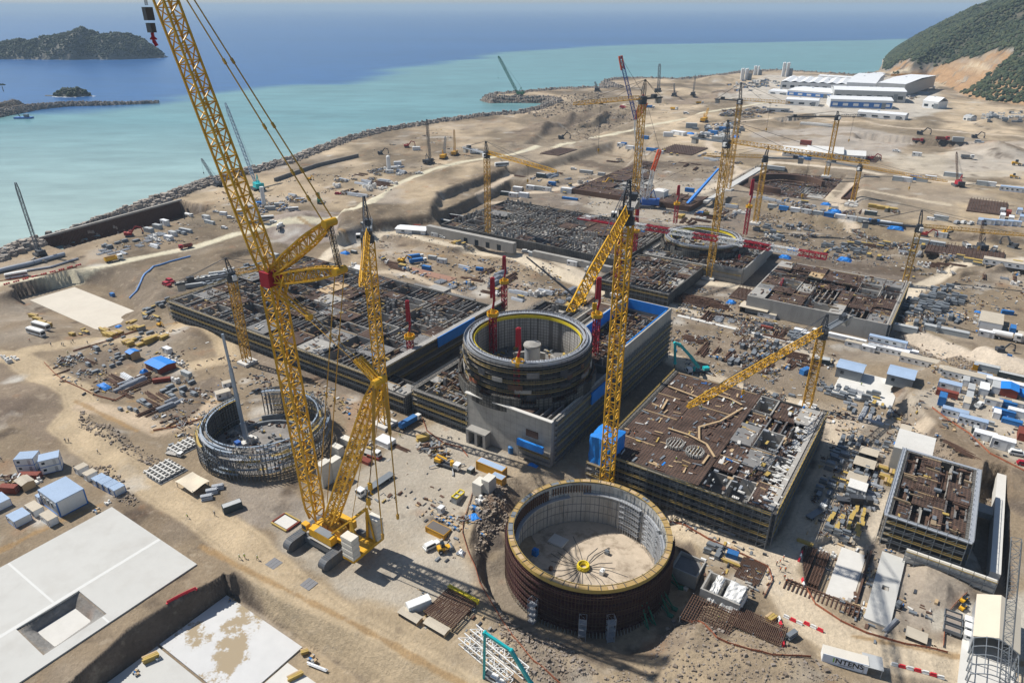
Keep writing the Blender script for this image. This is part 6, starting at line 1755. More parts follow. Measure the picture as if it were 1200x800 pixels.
def telescopic(label,base_px,tip_px,az,m_boom,m_body,w=1.2,z=None,tip_drop=0,name="mobile_crane"):
 b=GT(*base_px)if z is None else G(*base_px,z);d=Vector((cos(math.radians(az)),sin(math.radians(az)),0));s=d.cross(zv(1))
 r=thing(name,label,"crane",b)
 a=math.radians(az)
 mb=MB();mb.box(b+zv(.9),(11,2.7,.8),a);part("chassis",mb,DSTEEL,r)
 mb=MB();mb.box(b-d*4.6+zv(1.2),(1.9,2.5,1.9),a);cab=part("cab",mb,m_body,r)
 mb=MB();mb.box(b-d*5.57+zv(2.0),(.05,2.1,.9),a);part("window",mb,GLASSM,r,cab)
 mb=MB();mb.box(b-d*.5+zv(1.7),(4.2,2.4,1.5),a);part("superstructure",mb,m_body,r)
 for x in(-4,-2,2,4):
  for q in(-1,1):
   mb=MB();p=b+d*x+s*(q*1.1)+zv(.6);mb.cyl(p-s*.3,p+s*.3,.6,.6,12);part("wheel",mb,RUBBER,r)
 for x in(-4.8,4.8):
  mb=MB();mb.bar(b+d*x-s*3.2+zv(.9),b+d*x+s*3.2+zv(.9),.3)
  for q in(-1,1):mb.bar(b+d*x+s*(q*3.2),b+d*x+s*(q*3.2)+zv(.9),.25)
  part("outrigger",mb,m_body,r)
 f=b-d*1.0+zv(3.0);t=on_plane(tip_px[0],tip_px[1],f,d)
 mb=MB()
 for i,(u0,u1)in enumerate(((0,.4),(.35,.72),(.68,1))):mb.bar(f.lerp(t,u0),f.lerp(t,u1),w*(1-.18*i))
 part("boom",mb,m_boom,r)
 mb=MB();mb.bar(b+d*1.6+zv(1.9),f.lerp(t,.22),.5);part("lift_ram",mb,GALV,r)
 return r
telescopic("mobile crane with thick blue telescopic boom on the pale yard of the far unit",(806,243),(842,198),40,TARP,TARP,2.2)
telescopic("mobile crane with a dark telescopic boom behind the reactor ring",(676,356),(617,301),150,DSTEEL,YEL,1.0)
def concrete_pump(label,pts,base,az,m=TEAL,w=.75):
 """truck-mounted concrete pump; PTS: the boom's joints in metres"""
 d=Vector((cos(az),sin(az),0));s=d.cross(zv(1))
 r=thing("concrete_pump",label,"concrete pump",base)
 mb=MB();mb.box(base+zv(.8),(10,2.4,.7),az);part("chassis",mb,DSTEEL,r)
 mb=MB();mb.box(base+d*4.4+zv(.9),(2.2,2.4,2.1),az);cab=part("cab",mb,WHITE,r)
 mb=MB();mb.box(base+d*5.52+zv(1.9),(.06,2.1,.8),az);part("window",mb,GLASSM,r,cab)
 mb=MB();mb.box(base+d*-3.6+zv(1.5),(2.6,2.2,1.3),az);mb.cyl(base+d*2.2+zv(1.5),base+d*2.2+zv(3.4),.7,.7,12);part("pump_unit",mb,m,r)
 for x in(-3.8,-2.4,3.8):
  for q in(-1,1):
   mb=MB();p=base+d*x+s*(q*1.05)+zv(.55);mb.cyl(p-s*.3,p+s*.3,.55,.55,12);part("wheel",mb,RUBBER,r)
 for q in(-1,1):
  for x in(-3.0,3.0):
   mb=MB();mb.bar(base+d*x+s*(q*1.1)+zv(1.0),base+d*(x*1.7)+s*(q*3.8)+zv(.7),.3);mb.bar(base+d*(x*1.7)+s*(q*3.8)+zv(.9),base+d*(x*1.7)+s*(q*3.8),.22);part("outrigger",mb,GALV,r)
 for i,(p,q)in enumerate(zip(pts[:-1],pts[1:])):
  mb=MB();mb.bar(p,q,w*(1-.1*i),w*1.2*(1-.1*i));mb.cyl(q-s*.5,q+s*.5,w*.6,w*.6,10);sec=part("boom_section",mb,m,r)
  mb=MB();o=s*(w*.7);mb.bar(p+o,q+o,.16);part("concrete_pipe",mb,GALV,r,sec)
 e=pts[-1];mb=MB();mb.bar(e,e-zv(3.0),.22);part("end_hose",mb,RUBBER,r)
def pump_near():
 b=GT(648,838);dd=GT(578,800)-b;dd.z=0;dd.normalize()
 O=lambda x,y:on_plane(x,y,b,dd)
 concrete_pump("turquoise concrete pump with its arched boom over the lower edge, above the white pickup",[Vector((b.x,b.y,3.4)),O(622,800),O(599,762),O(568,741),O(567,800)],b,atan2(dd.y,dd.x))
pump_near()
def pump_far():
 b=GT(818,437);dd=GT(792,440)-b;dd.z=0;dd.normalize();O=lambda x,y:on_plane(x,y,b,dd)
 concrete_pump("turquoise concrete pump with its folded boom behind the turbine deck",[Vector((b.x,b.y,3.4)),O(809,417),O(797,404),O(791,402),O(791,425)],b,atan2(dd.y,dd.x),TEAL,1.2)
pump_far()
def edge_boom():
 b=G(1172,830,0);t=G(1188,640,40)
 r=thing("crawler_crane","grey lattice crane boom rising past the tan hangar at the right lower edge","crane",b)
 for q in(-1,1):
  mb=MB();track_unit(mb,b+E1*(q*2.6),E2,8,1.1,1.4);part("track",mb,TRACK,r)
 mb=MB();mb.box(b+zv(1.2),(4.5,7.0,2.4),YAW);part("body",mb,DSTEEL,r)
 mb=MB();mb.lattice(b+zv(2),b+zv(2)+(t-b)*1.0,1.9,1.9,up=E1,bay=2.0,chord=.13,brace=.08,taper0=.5,tlen=.06);part("boom",mb,GSTEEL,r)
 mb=MB();mb.box(b-E2*4+zv(1.2),(4.2,1.4,2.4),YAW);part("counterweight",mb,GSTEEL,r)
edge_boom()
# island, breakwater, far coast, forest
def leaf_clumps(name,pts,size,mats,label,seed):
 """dense scrub as many small irregular clumps, one mesh; PTS = (x, y, z)"""
 rnd=np.random.default_rng(seed)
 bm=bmesh.new();bmesh.ops.create_icosphere(bm,subdivisions=1,radius=1.0)
 V0=np.array([v.co[:]for v in bm.verts]);F0=np.array([[v.index for v in f.verts]for f in bm.faces]);bm.free()
 n=len(pts);P=np.array(pts)
 s=rnd.uniform(size[0],size[1],(n,1,1))*rnd.uniform(.7,1.3,(n,1,3))
 V=V0[None]*s*rnd.uniform(.6,1.35,(n,len(V0),1))+P[:,None,:]
 F=(F0[None]+(np.arange(n)*len(V0))[:,None,None]).reshape(-1,3)
 me=bpy.data.meshes.new(name)
 me.vertices.add(n*len(V0));me.vertices.foreach_set("co",V.ravel())
 me.loops.add(F.size);me.loops.foreach_set("vertex_index",F.ravel().astype(np.int32))
 me.polygons.add(len(F));me.polygons.foreach_set("loop_start",np.arange(0,F.size,3,dtype=np.int32));me.update(calc_edges=True)
 for m in mats:me.materials.append(m)
 mi=np.repeat(rnd.integers(0,len(mats),n),len(F0)).astype(np.int32);me.polygons.foreach_set("material_index",mi)
 o=bpy.data.objects.new(name,me);COL.objects.link(o);tag(o,label,None,None,'stuff');return o
LEAF1=M("scrub_green",(.040,.058,.028),.9,.3,.05);LEAF2=M("scrub_olive",(.065,.075,.035),.9,.3,.05);LEAF3=M("scrub_dark",(.026,.040,.024),.9,.3,.05)
def hill_forest():
 r=np.random.default_rng(3);out=[]
 I,J=np.where((hd>4)&(hd<620)&(qd<-4)&(GX/GY<0.82)&(GY<3000)&(Z>2))
 w=GY[I,J]**2;k=r.choice(len(I),46000,p=w/w.sum())
 for i,j in zip(I[k],J[k]):
  x,y=GX[i,j]+r.uniform(-5,5),GY[i,j]+r.uniform(-5,5)
  if vnoise(np.array([x]),np.array([y]),40,7)[0]<.22 and r.random()<.7:continue
  out.append((x,y,float(hq(x,y))+1.2))
 leaf_clumps("hillside_scrub",out,(2.0,4.4),[LEAF1,LEAF2,LEAF3],"dense dark green scrub covering the hill",5)
hill_forest()
ROCK=M("shore_rock",(.27,.245,.22),.95,.3,.04,stain=.4,stain_rgb=(.16,.14,.12))
FOAM=M("sea_foam",(.8,.83,.85),.8,.05)
def island(prof,yb,depth,name,label,scrub,seed,rocktop=0.18):
 """island from its skyline: PROF = photo pixels along the ridge, yb = pixel row of its waterline"""
 q=[G(x,yb,SEA_Z)for x,_ in prof];rid=[]
 for(x,y),b in zip(prof,q):rid.append(height_at(Vector((b.x,b.y,SEA_Z)),y)-SEA_Z)
 X=[b.x for b in q];y0=sum(b.y for b in q)/len(q)
 nx,ny=140,50;gx=np.linspace(X[0]-20,X[-1]+6,nx);t=np.linspace(-1,1,ny)
 R=np.interp(gx,X,rid)
 P=np.zeros((ny,nx,3))
 for i,u in enumerate(t):
  P[i,:,0]=gx;P[i,:,1]=y0+depth+u*depth*np.sqrt(np.clip(R/max(rid),.06,1))
  P[i,:,2]=SEA_Z-4+(R+4)*(1-np.abs(u)**2.2)
 P[:,:,2]+=(fbm(P[:,:,0],P[:,:,1],26,4,seed)-.5)*max(rid)*.28
 P[:,:,1]+=(fbm(P[:,:,0],P[:,:,2],40,3,seed+1)-.5)*depth*.2
 me=bpy.data.meshes.new(name);F=[(i*nx+j,i*nx+j+1,(i+1)*nx+j+1,(i+1)*nx+j)for i in range(ny-1)for j in range(nx-1)]
 me.from_pydata(P.reshape(-1,3).tolist(),[],F);me.materials.append(M("island_rock",(.15,.14,.115),.95,.3,.04))
 o=bpy.data.objects.new(name,me);COL.objects.link(o);o['kind']='structure'
 if scrub:
  r=np.random.default_rng(seed);pts=[]
  for _ in range(scrub):
   i,j=r.integers(2,ny-2),r.integers(2,nx-1);p=P[i,j]
   if p[2]<SEA_Z+max(rid)*rocktop*(.7+.6*r.random()):continue
   pts.append((p[0]+r.uniform(-4,4),p[1]+r.uniform(-4,4),p[2]+1.0))
  leaf_clumps(name+"_scrub",pts,(2.0,4.2),[LEAF1,LEAF3,LEAF3],label,seed)
 mb=MB();r=random.Random(seed)
 for k in range(26):
  x=r.uniform(X[0],X[-1]);w=r.uniform(3,12);yb_=y0+depth-depth*math.sqrt(max(.06,float(np.interp(x,X,rid))/max(rid)))-r.uniform(-2,6);mb.box((x,yb_,SEA_Z+.02),(w,r.uniform(1,3),.12),r.uniform(-.2,.2))
 e=q[-1]
 for k in range(6):mb.box((e.x+r.uniform(-2,14),e.y+depth*.7+r.uniform(-8,8),SEA_Z+.02),(r.uniform(5,12),r.uniform(2,5),.14),r.uniform(-.2,.2))
 f=mb.build("foam",FOAM);f['kind']='stuff';f['label']="white broken water along the rocky foot of the "+name.replace("_"," ")
island([(-120,60),(-60,58),(-20,54),(2,50),(10,51),(25,48),(40,45),(55,41),(66,40),(75,36),(84,36),(92,42),(100,46),(108,43),(118,41),(132,42),(142,47),(150,51),(158,58),(166,65),(171,69.5)],70.5,120,"island","dark green scrub covering the rocky island",9000,101,.10)
island([(58,113),(62,110),(70,107),(80,106),(88,106.5),(93,109),(96,113)],114,22,"islet","dark scrub on the small islet behind the breakwater",260,111)
island([(980,7),(1000,4),(1020,1),(1040,-2),(1065,-4),(1090,-3),(1120,-5),(1180,-8),(1300,-6)],7.6+1.6,900,"far_coast","",0,121)
def breakwater(pts_px,label,w0,w1,top,seed,tan=False):
 r=random.Random(seed);P=[G(x,y,SEA_Z)for x,y in pts_px]
 root=thing("breakwater",label,"breakwater",P[0])
 mb=MB();n=0
 for a,b in zip(P[:-1],P[1:]):
  d=(b-a);L=d.length;d.normalize();s=Vector((-d.y,d.x,0));k=max(1,int(L/6));u=n
  for i in range(k+1):
   n+=1
 tot=sum((b-a).length for a,b in zip(P[:-1],P[1:]));run=0
 core=MB()
 for a,b in zip(P[:-1],P[1:]):
  d=(b-a);L=d.length;d.normalize();s=Vector((-d.y,d.x,0));m=max(1,int(L/10))
  for i in range(m):
   f=(run+L*i/m)/tot;w=w0+(w1-w0)*f;h=top[0]+(top[1]-top[0])*f
   p,q=a+d*(L*i/m),a+d*(L*(i+1)/m)
   core.hexa([p-s*w-zv(3),q-s*w-zv(3),q+s*w-zv(3),p+s*w-zv(3),p-s*w*.35+zv(h),q-s*w*.35+zv(h),q+s*w*.35+zv(h),p+s*w*.35+zv(h)])
   for _ in range(int(w*2.2)):
    v=r.uniform(-1,1);c=p.lerp(q,r.random())+s*(v*w);z=h*(1-max(0,abs(v)-.35)/.65)-.6
    z0=r.uniform(1.2,2.8);mb.m=r.randint(0,1);mb.box((c.x,c.y,SEA_Z+z),(z0*1.3,z0,z0),r.uniform(0,3),.7)
  run+=L
 part("core",core,ROCK if not tan else M("fill_tan",(.36,.28,.2),.95,.2,.05),root);part("armour_stone",mb,[STONE,ROCK],root)['kind']='stuff'
breakwater([(-130,146),(-20,139),(40,128),(80,124),(130,123),(186,121)],"grey stone breakwater reaching out from the left edge toward the islet",26,7,(12,3),7)
breakwater([(-120,150),(-60,139),(0,133),(20,127)],"broad sandy root of the left breakwater with a haul track",30,16,(15,13),8,True)
def barge():
 b=G(28,139,SEA_Z);r=thing("work_barge","dark blue work barge moored against the left breakwater","barge",b)
 mb=MB();mb.box((b.x,b.y,SEA_Z-1),(26,9,3.4),.05);part("hull",mb,BLUEB,r)
 mb=MB();mb.box((b.x+5,b.y,SEA_Z+2.4),(6,5,4),.05);part("deckhouse",mb,GSTEEL,r)
 mb=MB();mb.bar((b.x-5,b.y,SEA_Z+2.4),(b.x-9,b.y,SEA_Z+11),.8);part("derrick",mb,DSTEEL,r)
barge()
def tree_left():
 b=G(5,110,0)
 b=Vector((b.x,b.y,6));r=thing("lone_tree","lone spreading tree on the left breakwater root","tree",b)
 mb=MB();mb.cyl(b-zv(2),b+zv(9),.8,.4,8);part("trunk",mb,M("bark",(.08,.06,.045),.9),r)
 rn=random.Random(5);mb=MB()
 for _ in range(60):
  t,q=rn.uniform(0,6.28),rn.random()**.5;p=b+Vector((cos(t)*6*q,sin(t)*6*q,9+(1-q)*2+rn.uniform(-.6,1)));mb.box(p,(rn.uniform(.8,2),rn.uniform(.8,2),rn.uniform(.5,1.1)),rn.uniform(0,3),.6)
 part("crown",mb,LEAF1,r)
tree_left()
def stones(name,label,n,sampler,smin,smax,mats,seed):
 r=np.random.default_rng(seed);mb=MB();k=0
 for _ in range(n):
  p=sampler(r)
  if p is None:continue
  s=r.uniform(smin,smax)*(1 if r.random()<.8 else 1.7);mb.m=int(r.integers(0,len(mats)));z=float(hq(p[0],p[1]))
  mb.box((p[0],p[1],z-s*.25),(s*r.uniform(.8,1.6),s*r.uniform(.7,1.2),s*r.uniform(.5,1.0)),r.uniform(0,3),r.uniform(.5,.9))
 o=mb.build(name,mats);tag(o,label,None,None,'stuff');return o
SI,SJ=np.where(shore&(Z>SEA_Z-2)&(GX/GY>-1.1)&(GX/GY<.9))
def samp_shore(r):
 i=r.integers(0,len(SI));return(GX[SI[i],SJ[i]]+r.uniform(-1,1),GY[SI[i],SJ[i]]+r.uniform(-1,1))
stones("armour_stone","jumble of grey armour stones along the shore",14000,samp_shore,.9,2.6,[STONE,ROCK,M("stone_pale",(.38,.33,.28),.95,.25)],1)
def poly_sampler(poly,dens_noise=None):
 P=txy(poly);xs=[p[0]for p in P];ys=[p[1]for p in P]
 def f(r):
  for _ in range(20):
   p=(r.uniform(min(xs),max(xs)),r.uniform(min(ys),max(ys)))
   if in_poly(p,P)and not blocked(Vector((p[0],p[1],0))):return p
  return None
 return f
for i,(poly,n,a,b,lab)in enumerate((([(560,640),(600,690),(700,790),(640,805),(590,760)],900,.15,.6,"broken rock on the slope below the maroon ring"),([(560,575),(592,560),(596,640),(555,660)],500,.2,.7,"dark clods on the heap beside the maroon ring"),
 ([(780,720),(880,730),(1000,800),(700,800)],900,.15,.55,"broken rock along the lower right bank"),
 ([(1000,372),(1200,452),(1200,470),(1000,385)],500,.3,.9,"broken rock on the long brown bank"),
 ([(1070,500),(1180,580),(1160,600),(1050,520)],300,.25,.7,"broken rock on the bank under the white cabins"),
 ([(95,480),(190,540),(180,550),(90,500)],350,.25,.7,"rubble along the low bank beside the left road"),
 ([(130,545),(165,590),(150,595),(85,545)],220,.3,.7,"stones heaped behind the row of white cabins"),
 ([(660,150),(740,120),(760,130),(690,165)],500,.6,1.8,"rubble on the spoil banks near the far shore"),
 ([(575,130),(660,112),(700,108),(720,125),(640,140)],900,.8,2.4,"tumbled rock on the far breakwater root"))):
 stones("rubble",lab,n,poly_sampler(poly),a,b,[M("rubble_tan",(.30,.245,.19),.95,.3),M("clod",(.2,.16,.125),.95,.3),STONE],20+i)
DEBM=[GSTEEL,PLY,RUST,CONCP,PLANK,FORM,TARP,PANELW,DSTEEL]
def debris(poly,n,label,seed,weights=(5,3,5,1.2,3,.8,.12,.45,4),smin=.25,smax=2.0):
 f=poly_sampler(poly);r=np.random.default_rng(seed);w=np.array(weights,float);w/=w.sum();mb=MB()
 cl=[c for c in(f(r)for _ in range(max(3,n//28)))if c]
 for _ in range(n):
  p=f(r)
  if p is None or r.random()<.25:continue
  if r.random()<.75 and cl:
   c=cl[r.integers(0,len(cl))];p=(c[0]+r.normal(0,2.6),c[1]+r.normal(0,2.6))
   if blocked(Vector((p[0],p[1],0))):continue
  l=r.uniform(smin,smax);mb.m=int(r.choice(len(DEBM),p=w));yaw=YAW+(pi/2 if r.random()<.5 else 0)+r.normal(0,.14)
  mb.box((p[0],p[1],float(hq(p[0],p[1]))-.05),(l,l*r.uniform(.08,.5),r.uniform(.12,.75)),yaw)
 if mb.f:o=mb.build("site_debris",DEBM);tag(o,label,None,None,'stuff')
for i,(poly,n,lab)in enumerate((([(60,415),(200,385),(290,420),(280,480),(215,505),(130,480),(70,445)],650,"boards, bars and scraps strewn over the left material yard"),
 ([(190,480),(300,440),(430,440),(470,480),(400,560),(210,560)],700,"scraps strewn round the scaffold ring"),
 ([(390,470),(520,500),(600,540),(560,600),(500,650),(400,560)],90,"scraps on the apron behind the big crane"),
 ([(740,340),(960,390),(1000,440),(960,470),(760,420),(690,370)],1700,"dense litter of steel and timber on the slope behind the turbine deck"),
 ([(780,325),(1000,370),(990,395),(700,355)],900,"litter of bars and boards in front of the second turbine hall"),
 ([(560,300),(760,350),(700,380),(480,300)],700,"litter along the trench in front of the second unit"),
 ([(600,200),(840,205),(1060,280),(1000,330),(880,300),(700,270)],1800,"litter over the working level behind the second unit"),
 ([(880,230),(1090,290),(1060,320),(880,280)],1200,"litter along the storage strip right of the second unit"),
 ([(420,260),(560,270),(720,330),(560,350),(450,320)],900,"litter round the shallow cut and its cabins"),
 ([(930,470),(1080,470),(1060,620),(940,640),(960,560)],900,"litter filling the panel yard right of the turbine deck"),
 ([(1080,400),(1200,430),(1200,560),(1100,500)],700,"litter between the cabins on the right terrace"),
 ([(780,600),(900,630),(890,700),(800,690)],300,"litter along the road right of the maroon ring"),
 ([(960,380),(1110,330),(1200,330),(1200,400),(1030,390)],900,"litter over the grey panel yard below the terrace road"),
 ([(700,120),(900,95),(900,150),(740,165)],500,"distant litter over the far yards"),
 ([(380,190),(520,150),(560,190),(440,235)],500,"litter and gear on the shore terrace"),
 ([(110,290),(215,255),(300,240),(290,265),(150,300)],500,"litter and plant parts beside the sea wall pit"),
 ([(240,225),(400,200),(400,240),(280,262)],500,"litter around the shore batching yard"),
 ([(500,560),(560,600),(545,650),(505,640)],90,"scraps around the crates by the dark heap"),
 ([(480,690),(560,700),(570,750),(480,740)],90,"scraps around the rusty mat in the foreground"),
 ([(940,640),(1060,640),(1100,760),(960,720)],260,"scraps round the foundation trench at the lower right"))):
 debris(poly,n,lab,300+i)
# slabs and pads
def slab(name,label,boxes,z0,z1,mat,cat="concrete slab",joints=None,jm=None):
 a=sum(b[0]+b[1]for b in boxes)/(2*len(boxes));q=sum(b[2]+b[3]for b in boxes)/(2*len(boxes))
 root=thing(name,label,cat,AB(a,q,z0))
 mb=MB()
 for b in boxes:mb.abox(b[0],b[1],b[2],b[3],z0,z1)
 part("slab",mb,mat,root)
 if joints:
  mb=MB()
  for b in joints:mb.abox(b[0],b[1],b[2],b[3],z1-.05,z1+.012)
  part("joint_strip",mb,jm or CONCP,root)
 return root
h0,h1=SAB(22,738),SAB(123,720);g0,g1=SAB(92,694),SAB(53,766)
ha0,ha1,hb0,hb1=min(h0[0],g0[0])-.3,max(h1[0],g1[0])+.3,min(h0[1],g1[1])-.3,max(g0[1],h1[1])+.3
WSLAB=M("fresh_concrete",(.50,.495,.47),.9,.07,.05,stain=.5,stain_rgb=(.42,.405,.375),rand=0)
slab("concrete_slab","large clean white concrete slab with a square pit at the lower left",[(-213.5,ha0,0,78.6),(ha1,-166.4,0,78.6),(ha0,ha1,hb1,78.6),(ha0,ha1,0,hb0)],-.5,.32,WSLAB,
 joints=[(ha0-1.4,ha0-.2,0,78.4),(-213.3,ha0-1.5,47,47.6),(ha1+.2,-166.6,52,52.5)],jm=M("joint_white",(.60,.60,.58),.9,.05))
slab("blinding_slab","small pale blinding slab at the bottom of the square pit",[(ha0+2.2,ha1-2.2,hb0+1.9,hb1-1.9)],-3.0,-2.62,CONCP)
STAINED=M("stained_slab",(.56,.56,.555),.9,.12,.045,stain=.95,stain_rgb=(.33,.26,.165),rand=0,edge=(.52,.56))
slab("concrete_slab","white slab with large tan mud stains, low in the excavation",[(-155.5,-122.5,58.4,79.6)],-7.4,-6.75,STAINED)
slab("concrete_slab","plain pale slab below the mud-stained one, low in the excavation",[(-155.5,-122.5,10,57.7)],-7.4,-6.8,WSLAB)
slab("concrete_slab","grey slab strewn with timber right of the mud-stained one",[(-121.7,-100,10,74)],-7.4,-6.7,CONCP)
q=[toAB(G(x,y,-8))for x,y in((35,352),(88,337),(158,370),(120,387))]
slab("concrete_slab","cream blinding slab on the floor of the upper left pit",[(min(p[0]for p in q),max(p[0]for p in q)-1,min(p[1]for p in q),max(p[1]for p in q))],-8.5,-7.75,M("cream_blinding",(.56,.51,.43),.9,.1,.05,stain=.3,stain_rgb=(.5,.44,.36)))
slab("concrete_slab","long white concrete strip with a square hole at the lower right",[(2.2,8.6,168,182),(2.2,4.5,182,184),(6.3,8.6,182,184),(2.2,8.6,184,199)],-.6,.35,WSLAB)
slab("concrete_pad","pale concrete pad under the open front of the tan hangar",[(25,36.5,156,180)],-.3,.22,CONCP)
slab("concrete_pad","pale hardstanding between the two blue-roofed sheds",[(SAB(1005,450)[0]-8,SAB(1040,455)[0]+4,SAB(1010,465)[1]-4,SAB(1020,440)[1])],-.3,.45,CONCP)
slab("concrete_pad","pale concrete pad framed in red and yellow timber near the crane's left track",[(SAB(335,612)[0]-3,SAB(335,612)[0]+3,SAB(335,612)[1]-2.2,SAB(335,612)[1]+2.2)],-.1,.35,CONCP)
def frame_round(px,py,la,lb,label,m=FORM):
 a,b=SAB(px,py);r=thing("timber_frame",label,"timber frame",AB(a,b,0));mb=MB()
 for q in(-1,1):
  mb.m=0;mb.abox(a-la,a+la,b+q*lb-.25,b+q*lb+.25,0,.5);mb.m=1;mb.abox(a+q*la-.25,a+q*la+.25,b-lb+.26,b+lb-.26,0,.5)
 part("rail",mb,[m,CORRR],r)
frame_round(335,612,3.6,2.8,"red and yellow timber frame round the small pale pad")
for px,py,lb in((321,660,"grey steel road plate on the sand left of the crawler tracks"),(362,684,"grey steel road plate on the sand in front of the crawler tracks")):
 p=GT(px,py);mb=MB()
 for q in(-1,0,1):mb.box((p.x+q*1.3*E1.x,p.y+q*1.3*E1.y,p.z-.05),(1.22,3.6,.14),YAW)
 o=mb.build("road_plate",M("road_steel",(.19,.19,.2),.7,.15),origin=p);tag(o,lb,"steel plate")
red=thing("barrier","low red plastic barrier on the pit edge beside the white slab","barrier",GT(212,698))
mb=MB();pts=[GT(196,707),GT(207,701),GT(219,695),GT(230,690)]
for p,q in zip(pts[:-1],pts[1:]):mb.bar(p+zv(.5),q+zv(.5),.12,1.0)
part("panel",mb,BARR,red);mb=MB()
for p in pts:mb.box(p-zv(.3),(.5,.5,.6),YAW)
part("foot",mb,BARR,red)
# left foreground: cabins, sheds, containers
GL="cabins of the left site camp"
for(px,py,rel),nm in zip(((36,548,-.55),(62,549,-.20)),("left","right")):
 p=GT(px,py)
 for k,w in((0,"lower"),(1,"upper")):
  KINDS["deep_cabin"].place(p+zv(k*2.82),.68+rel,"%s cabin of the %s pair in the two-storey block on the left"%(w,nm),GL)
row("site_cabin",(118,566),(139,577),4,"# blue-roofed cabin of the short row beside the left road",GL,YAW,across=False,kinds=None,scale=(.55,1.6,1))
row("tan_cabin",(97,553),(107,560),2,"# tan-roofed cabin at the upper end of the row beside the left road",GL,YAW,scale=(.55,1.5,1))
put("long_blue_cabin",77,590,rel=0,label="big white two-storey site office with pale blue roof at the left",scale=(1.0,3.0,2.1))
put("site_cabin",53,585,rel=1.57,label="narrow blue-roofed cabin against the big white office",scale=(.7,1,1))
put("tan_cabin",42,600,label="tan-roofed cabin left of the big white office",scale=(1,1.3,1))
put("tan_cabin",59,611,label="tan-roofed cabin in front of the big white office",scale=(1,1.2,1))
put("deep_cabin",24,610,label="low pair of cabins with blue roofs nearest the white slab's left corner",scale=(.9,1,.95))
put("deep_cabin",0,592,label="white cabin cut by the left edge above the white slab")
put("red_container",12,576,label="dark red container heaped with scrap at the left edge",rel=.5)
put("red_container",36,560,label="dark red open container behind the plywood hut",rel=.6,scale=(1.2,1,.8))
put("open_shed",31,570,label="small plywood hut with a tan roof among the red containers",scale=(.45,.5,.8))
put("bag_pallet",44,566,label="white bags stacked beside the plywood hut")
put("scrap_heap",14,566,label="tangled scrap piled on the dark red container",scale=1.6,dz=1.0)
put("crate_group",114,598,label="dark crates by the corner of the white slab",scale=.8)
put("bag_pallet",127,590,label="small white bag on the orange strip near the white slab",scale=.6)
put("dark_container",273,597,rel=1.2,label="dark green container standing alone by the left road",scale=(1.0,1.0,1.05))
p=GT(227,571);r=thing("canopy","cream tarpaulin canopy on posts beside the beam grid","canopy",p)
mb=MB();k=len(mb.v);n=7
for i in range(n):
 for j in range(n):
  a,b=-5+10*i/6,-3.4+6.8*j/6;w=AB(a,b);mb.v.append((p.x+w.x,p.y+w.y,p.z+2.6+.4*sin(i*.8)*cos(j*.7)))
for i in range(n-1):
 for j in range(n-1):mb.face((k+i*n+j,k+(i+1)*n+j,k+(i+1)*n+j+1,k+i*n+j+1))
part("sheet",mb,M("cream_sheet",(.62,.54,.42),.8,.1,.2),r)
for a in(-4.6,0,4.6):
 for b in(-3,3):w=AB(a,b);mb=MB();mb.bar((p.x+w.x,p.y+w.y,p.z),(p.x+w.x,p.y+w.y,p.z+2.5),.16);part("post",mb,GSTEEL,r)
def beam_grid(px,py,na,nb,label):
 a0,b0=SAB(px,py);r=thing("beam_grid",label,"precast grid",AB(a0,b0,.1));mb=MB()
 for i in range(na):mb.abox(a0+(i-na/2)*1.9,a0+(i-na/2)*1.9+.5,b0-nb,b0+nb,.1,.8)
 for j in range(nb):mb.abox(a0-na*.95,a0+na*.95-1.4,b0+(j-nb/2)*2+.3,b0+(j-nb/2)*2+.8,.81,1.3)
 part("beams",mb,CONCP,r);mb=MB();mb.abox(a0-na*.95-.3,a0+na*.95,b0-nb-.3,b0+nb+.3,.0,.09);part("bed",mb,DSTEEL,r)
beam_grid(194,553,6,5,"black and white grid of precast beams beside the left road")
beam_grid(217,524,4,5,"smaller grid of precast beams against the scaffold ring")
for i,(px,py)in enumerate(((243,584),(249,577),(256,572))):put("pipe_bundle",px,py,rel=.9,label="%s grey tank cradle between the canopy and the dark green container"%ORD[i],scale=(.6,1.2,1.6))
put("white_flatbed",205,533,rel=.3,label="low white trailer bed beside the smaller beam grid",scale=(.8,.8,.6))
put("gabled_shed",189,431,label="large workshop under a bright blue tarpaulin roof in the left yard",scale=(.95,1.0,.8));KINDS["gabled_shed"].root.name="gabled_shed"
def retex(o,frm,to):
 for c in o.children:
  if c.name.startswith(frm):
   c.data=c.data.copy();c.data.materials.clear();c.data.materials.append(to)
retex(KINDS["gabled_shed"].root,"roof",TARP);retex(KINDS["gabled_shed"].root,"wall",CORRR)
put("open_shed",157,420,label="small blue-roofed shelter beside the tarpaulin workshop",scale=(.38,.55,1.1));retex(KINDS["open_shed"].root,"zz",TARP)
def set_roof(label,m,wall=None):
 for o in bpy.data.objects:
  if o.get('label')==label:
   retex(o,"roof",m)
   if wall:retex(o,"wall",wall)
set_roof("small blue-roofed shelter beside the tarpaulin workshop",TARP)
put("tarpaulined_load",122,453,label="low heap under crumpled blue tarpaulin at the tip of the left yard",scale=(1.6,1.1,1.0))
put("tarpaulined_load",170,437,label="blue sheet hanging over stores left of the tarpaulin workshop",scale=(.8,.9,1.8))
put("white_cabin",197,413,label="white cabin behind the tarpaulin workshop",scale=(.8,1,1))
put("grey_container",219,440,rel=0,label="grey container beside the tarpaulin workshop",scale=(1.0,.8,.8))
put("red_container",190,447,rel=.9,label="long red container lying in front of the tarpaulin workshop",scale=(1.2,.7,.7))
put("tan_cabin",262,465,label="tan-roofed hut at the upper left of the scaffold ring",scale=(1.0,1.5,1.1),rel=1.2)
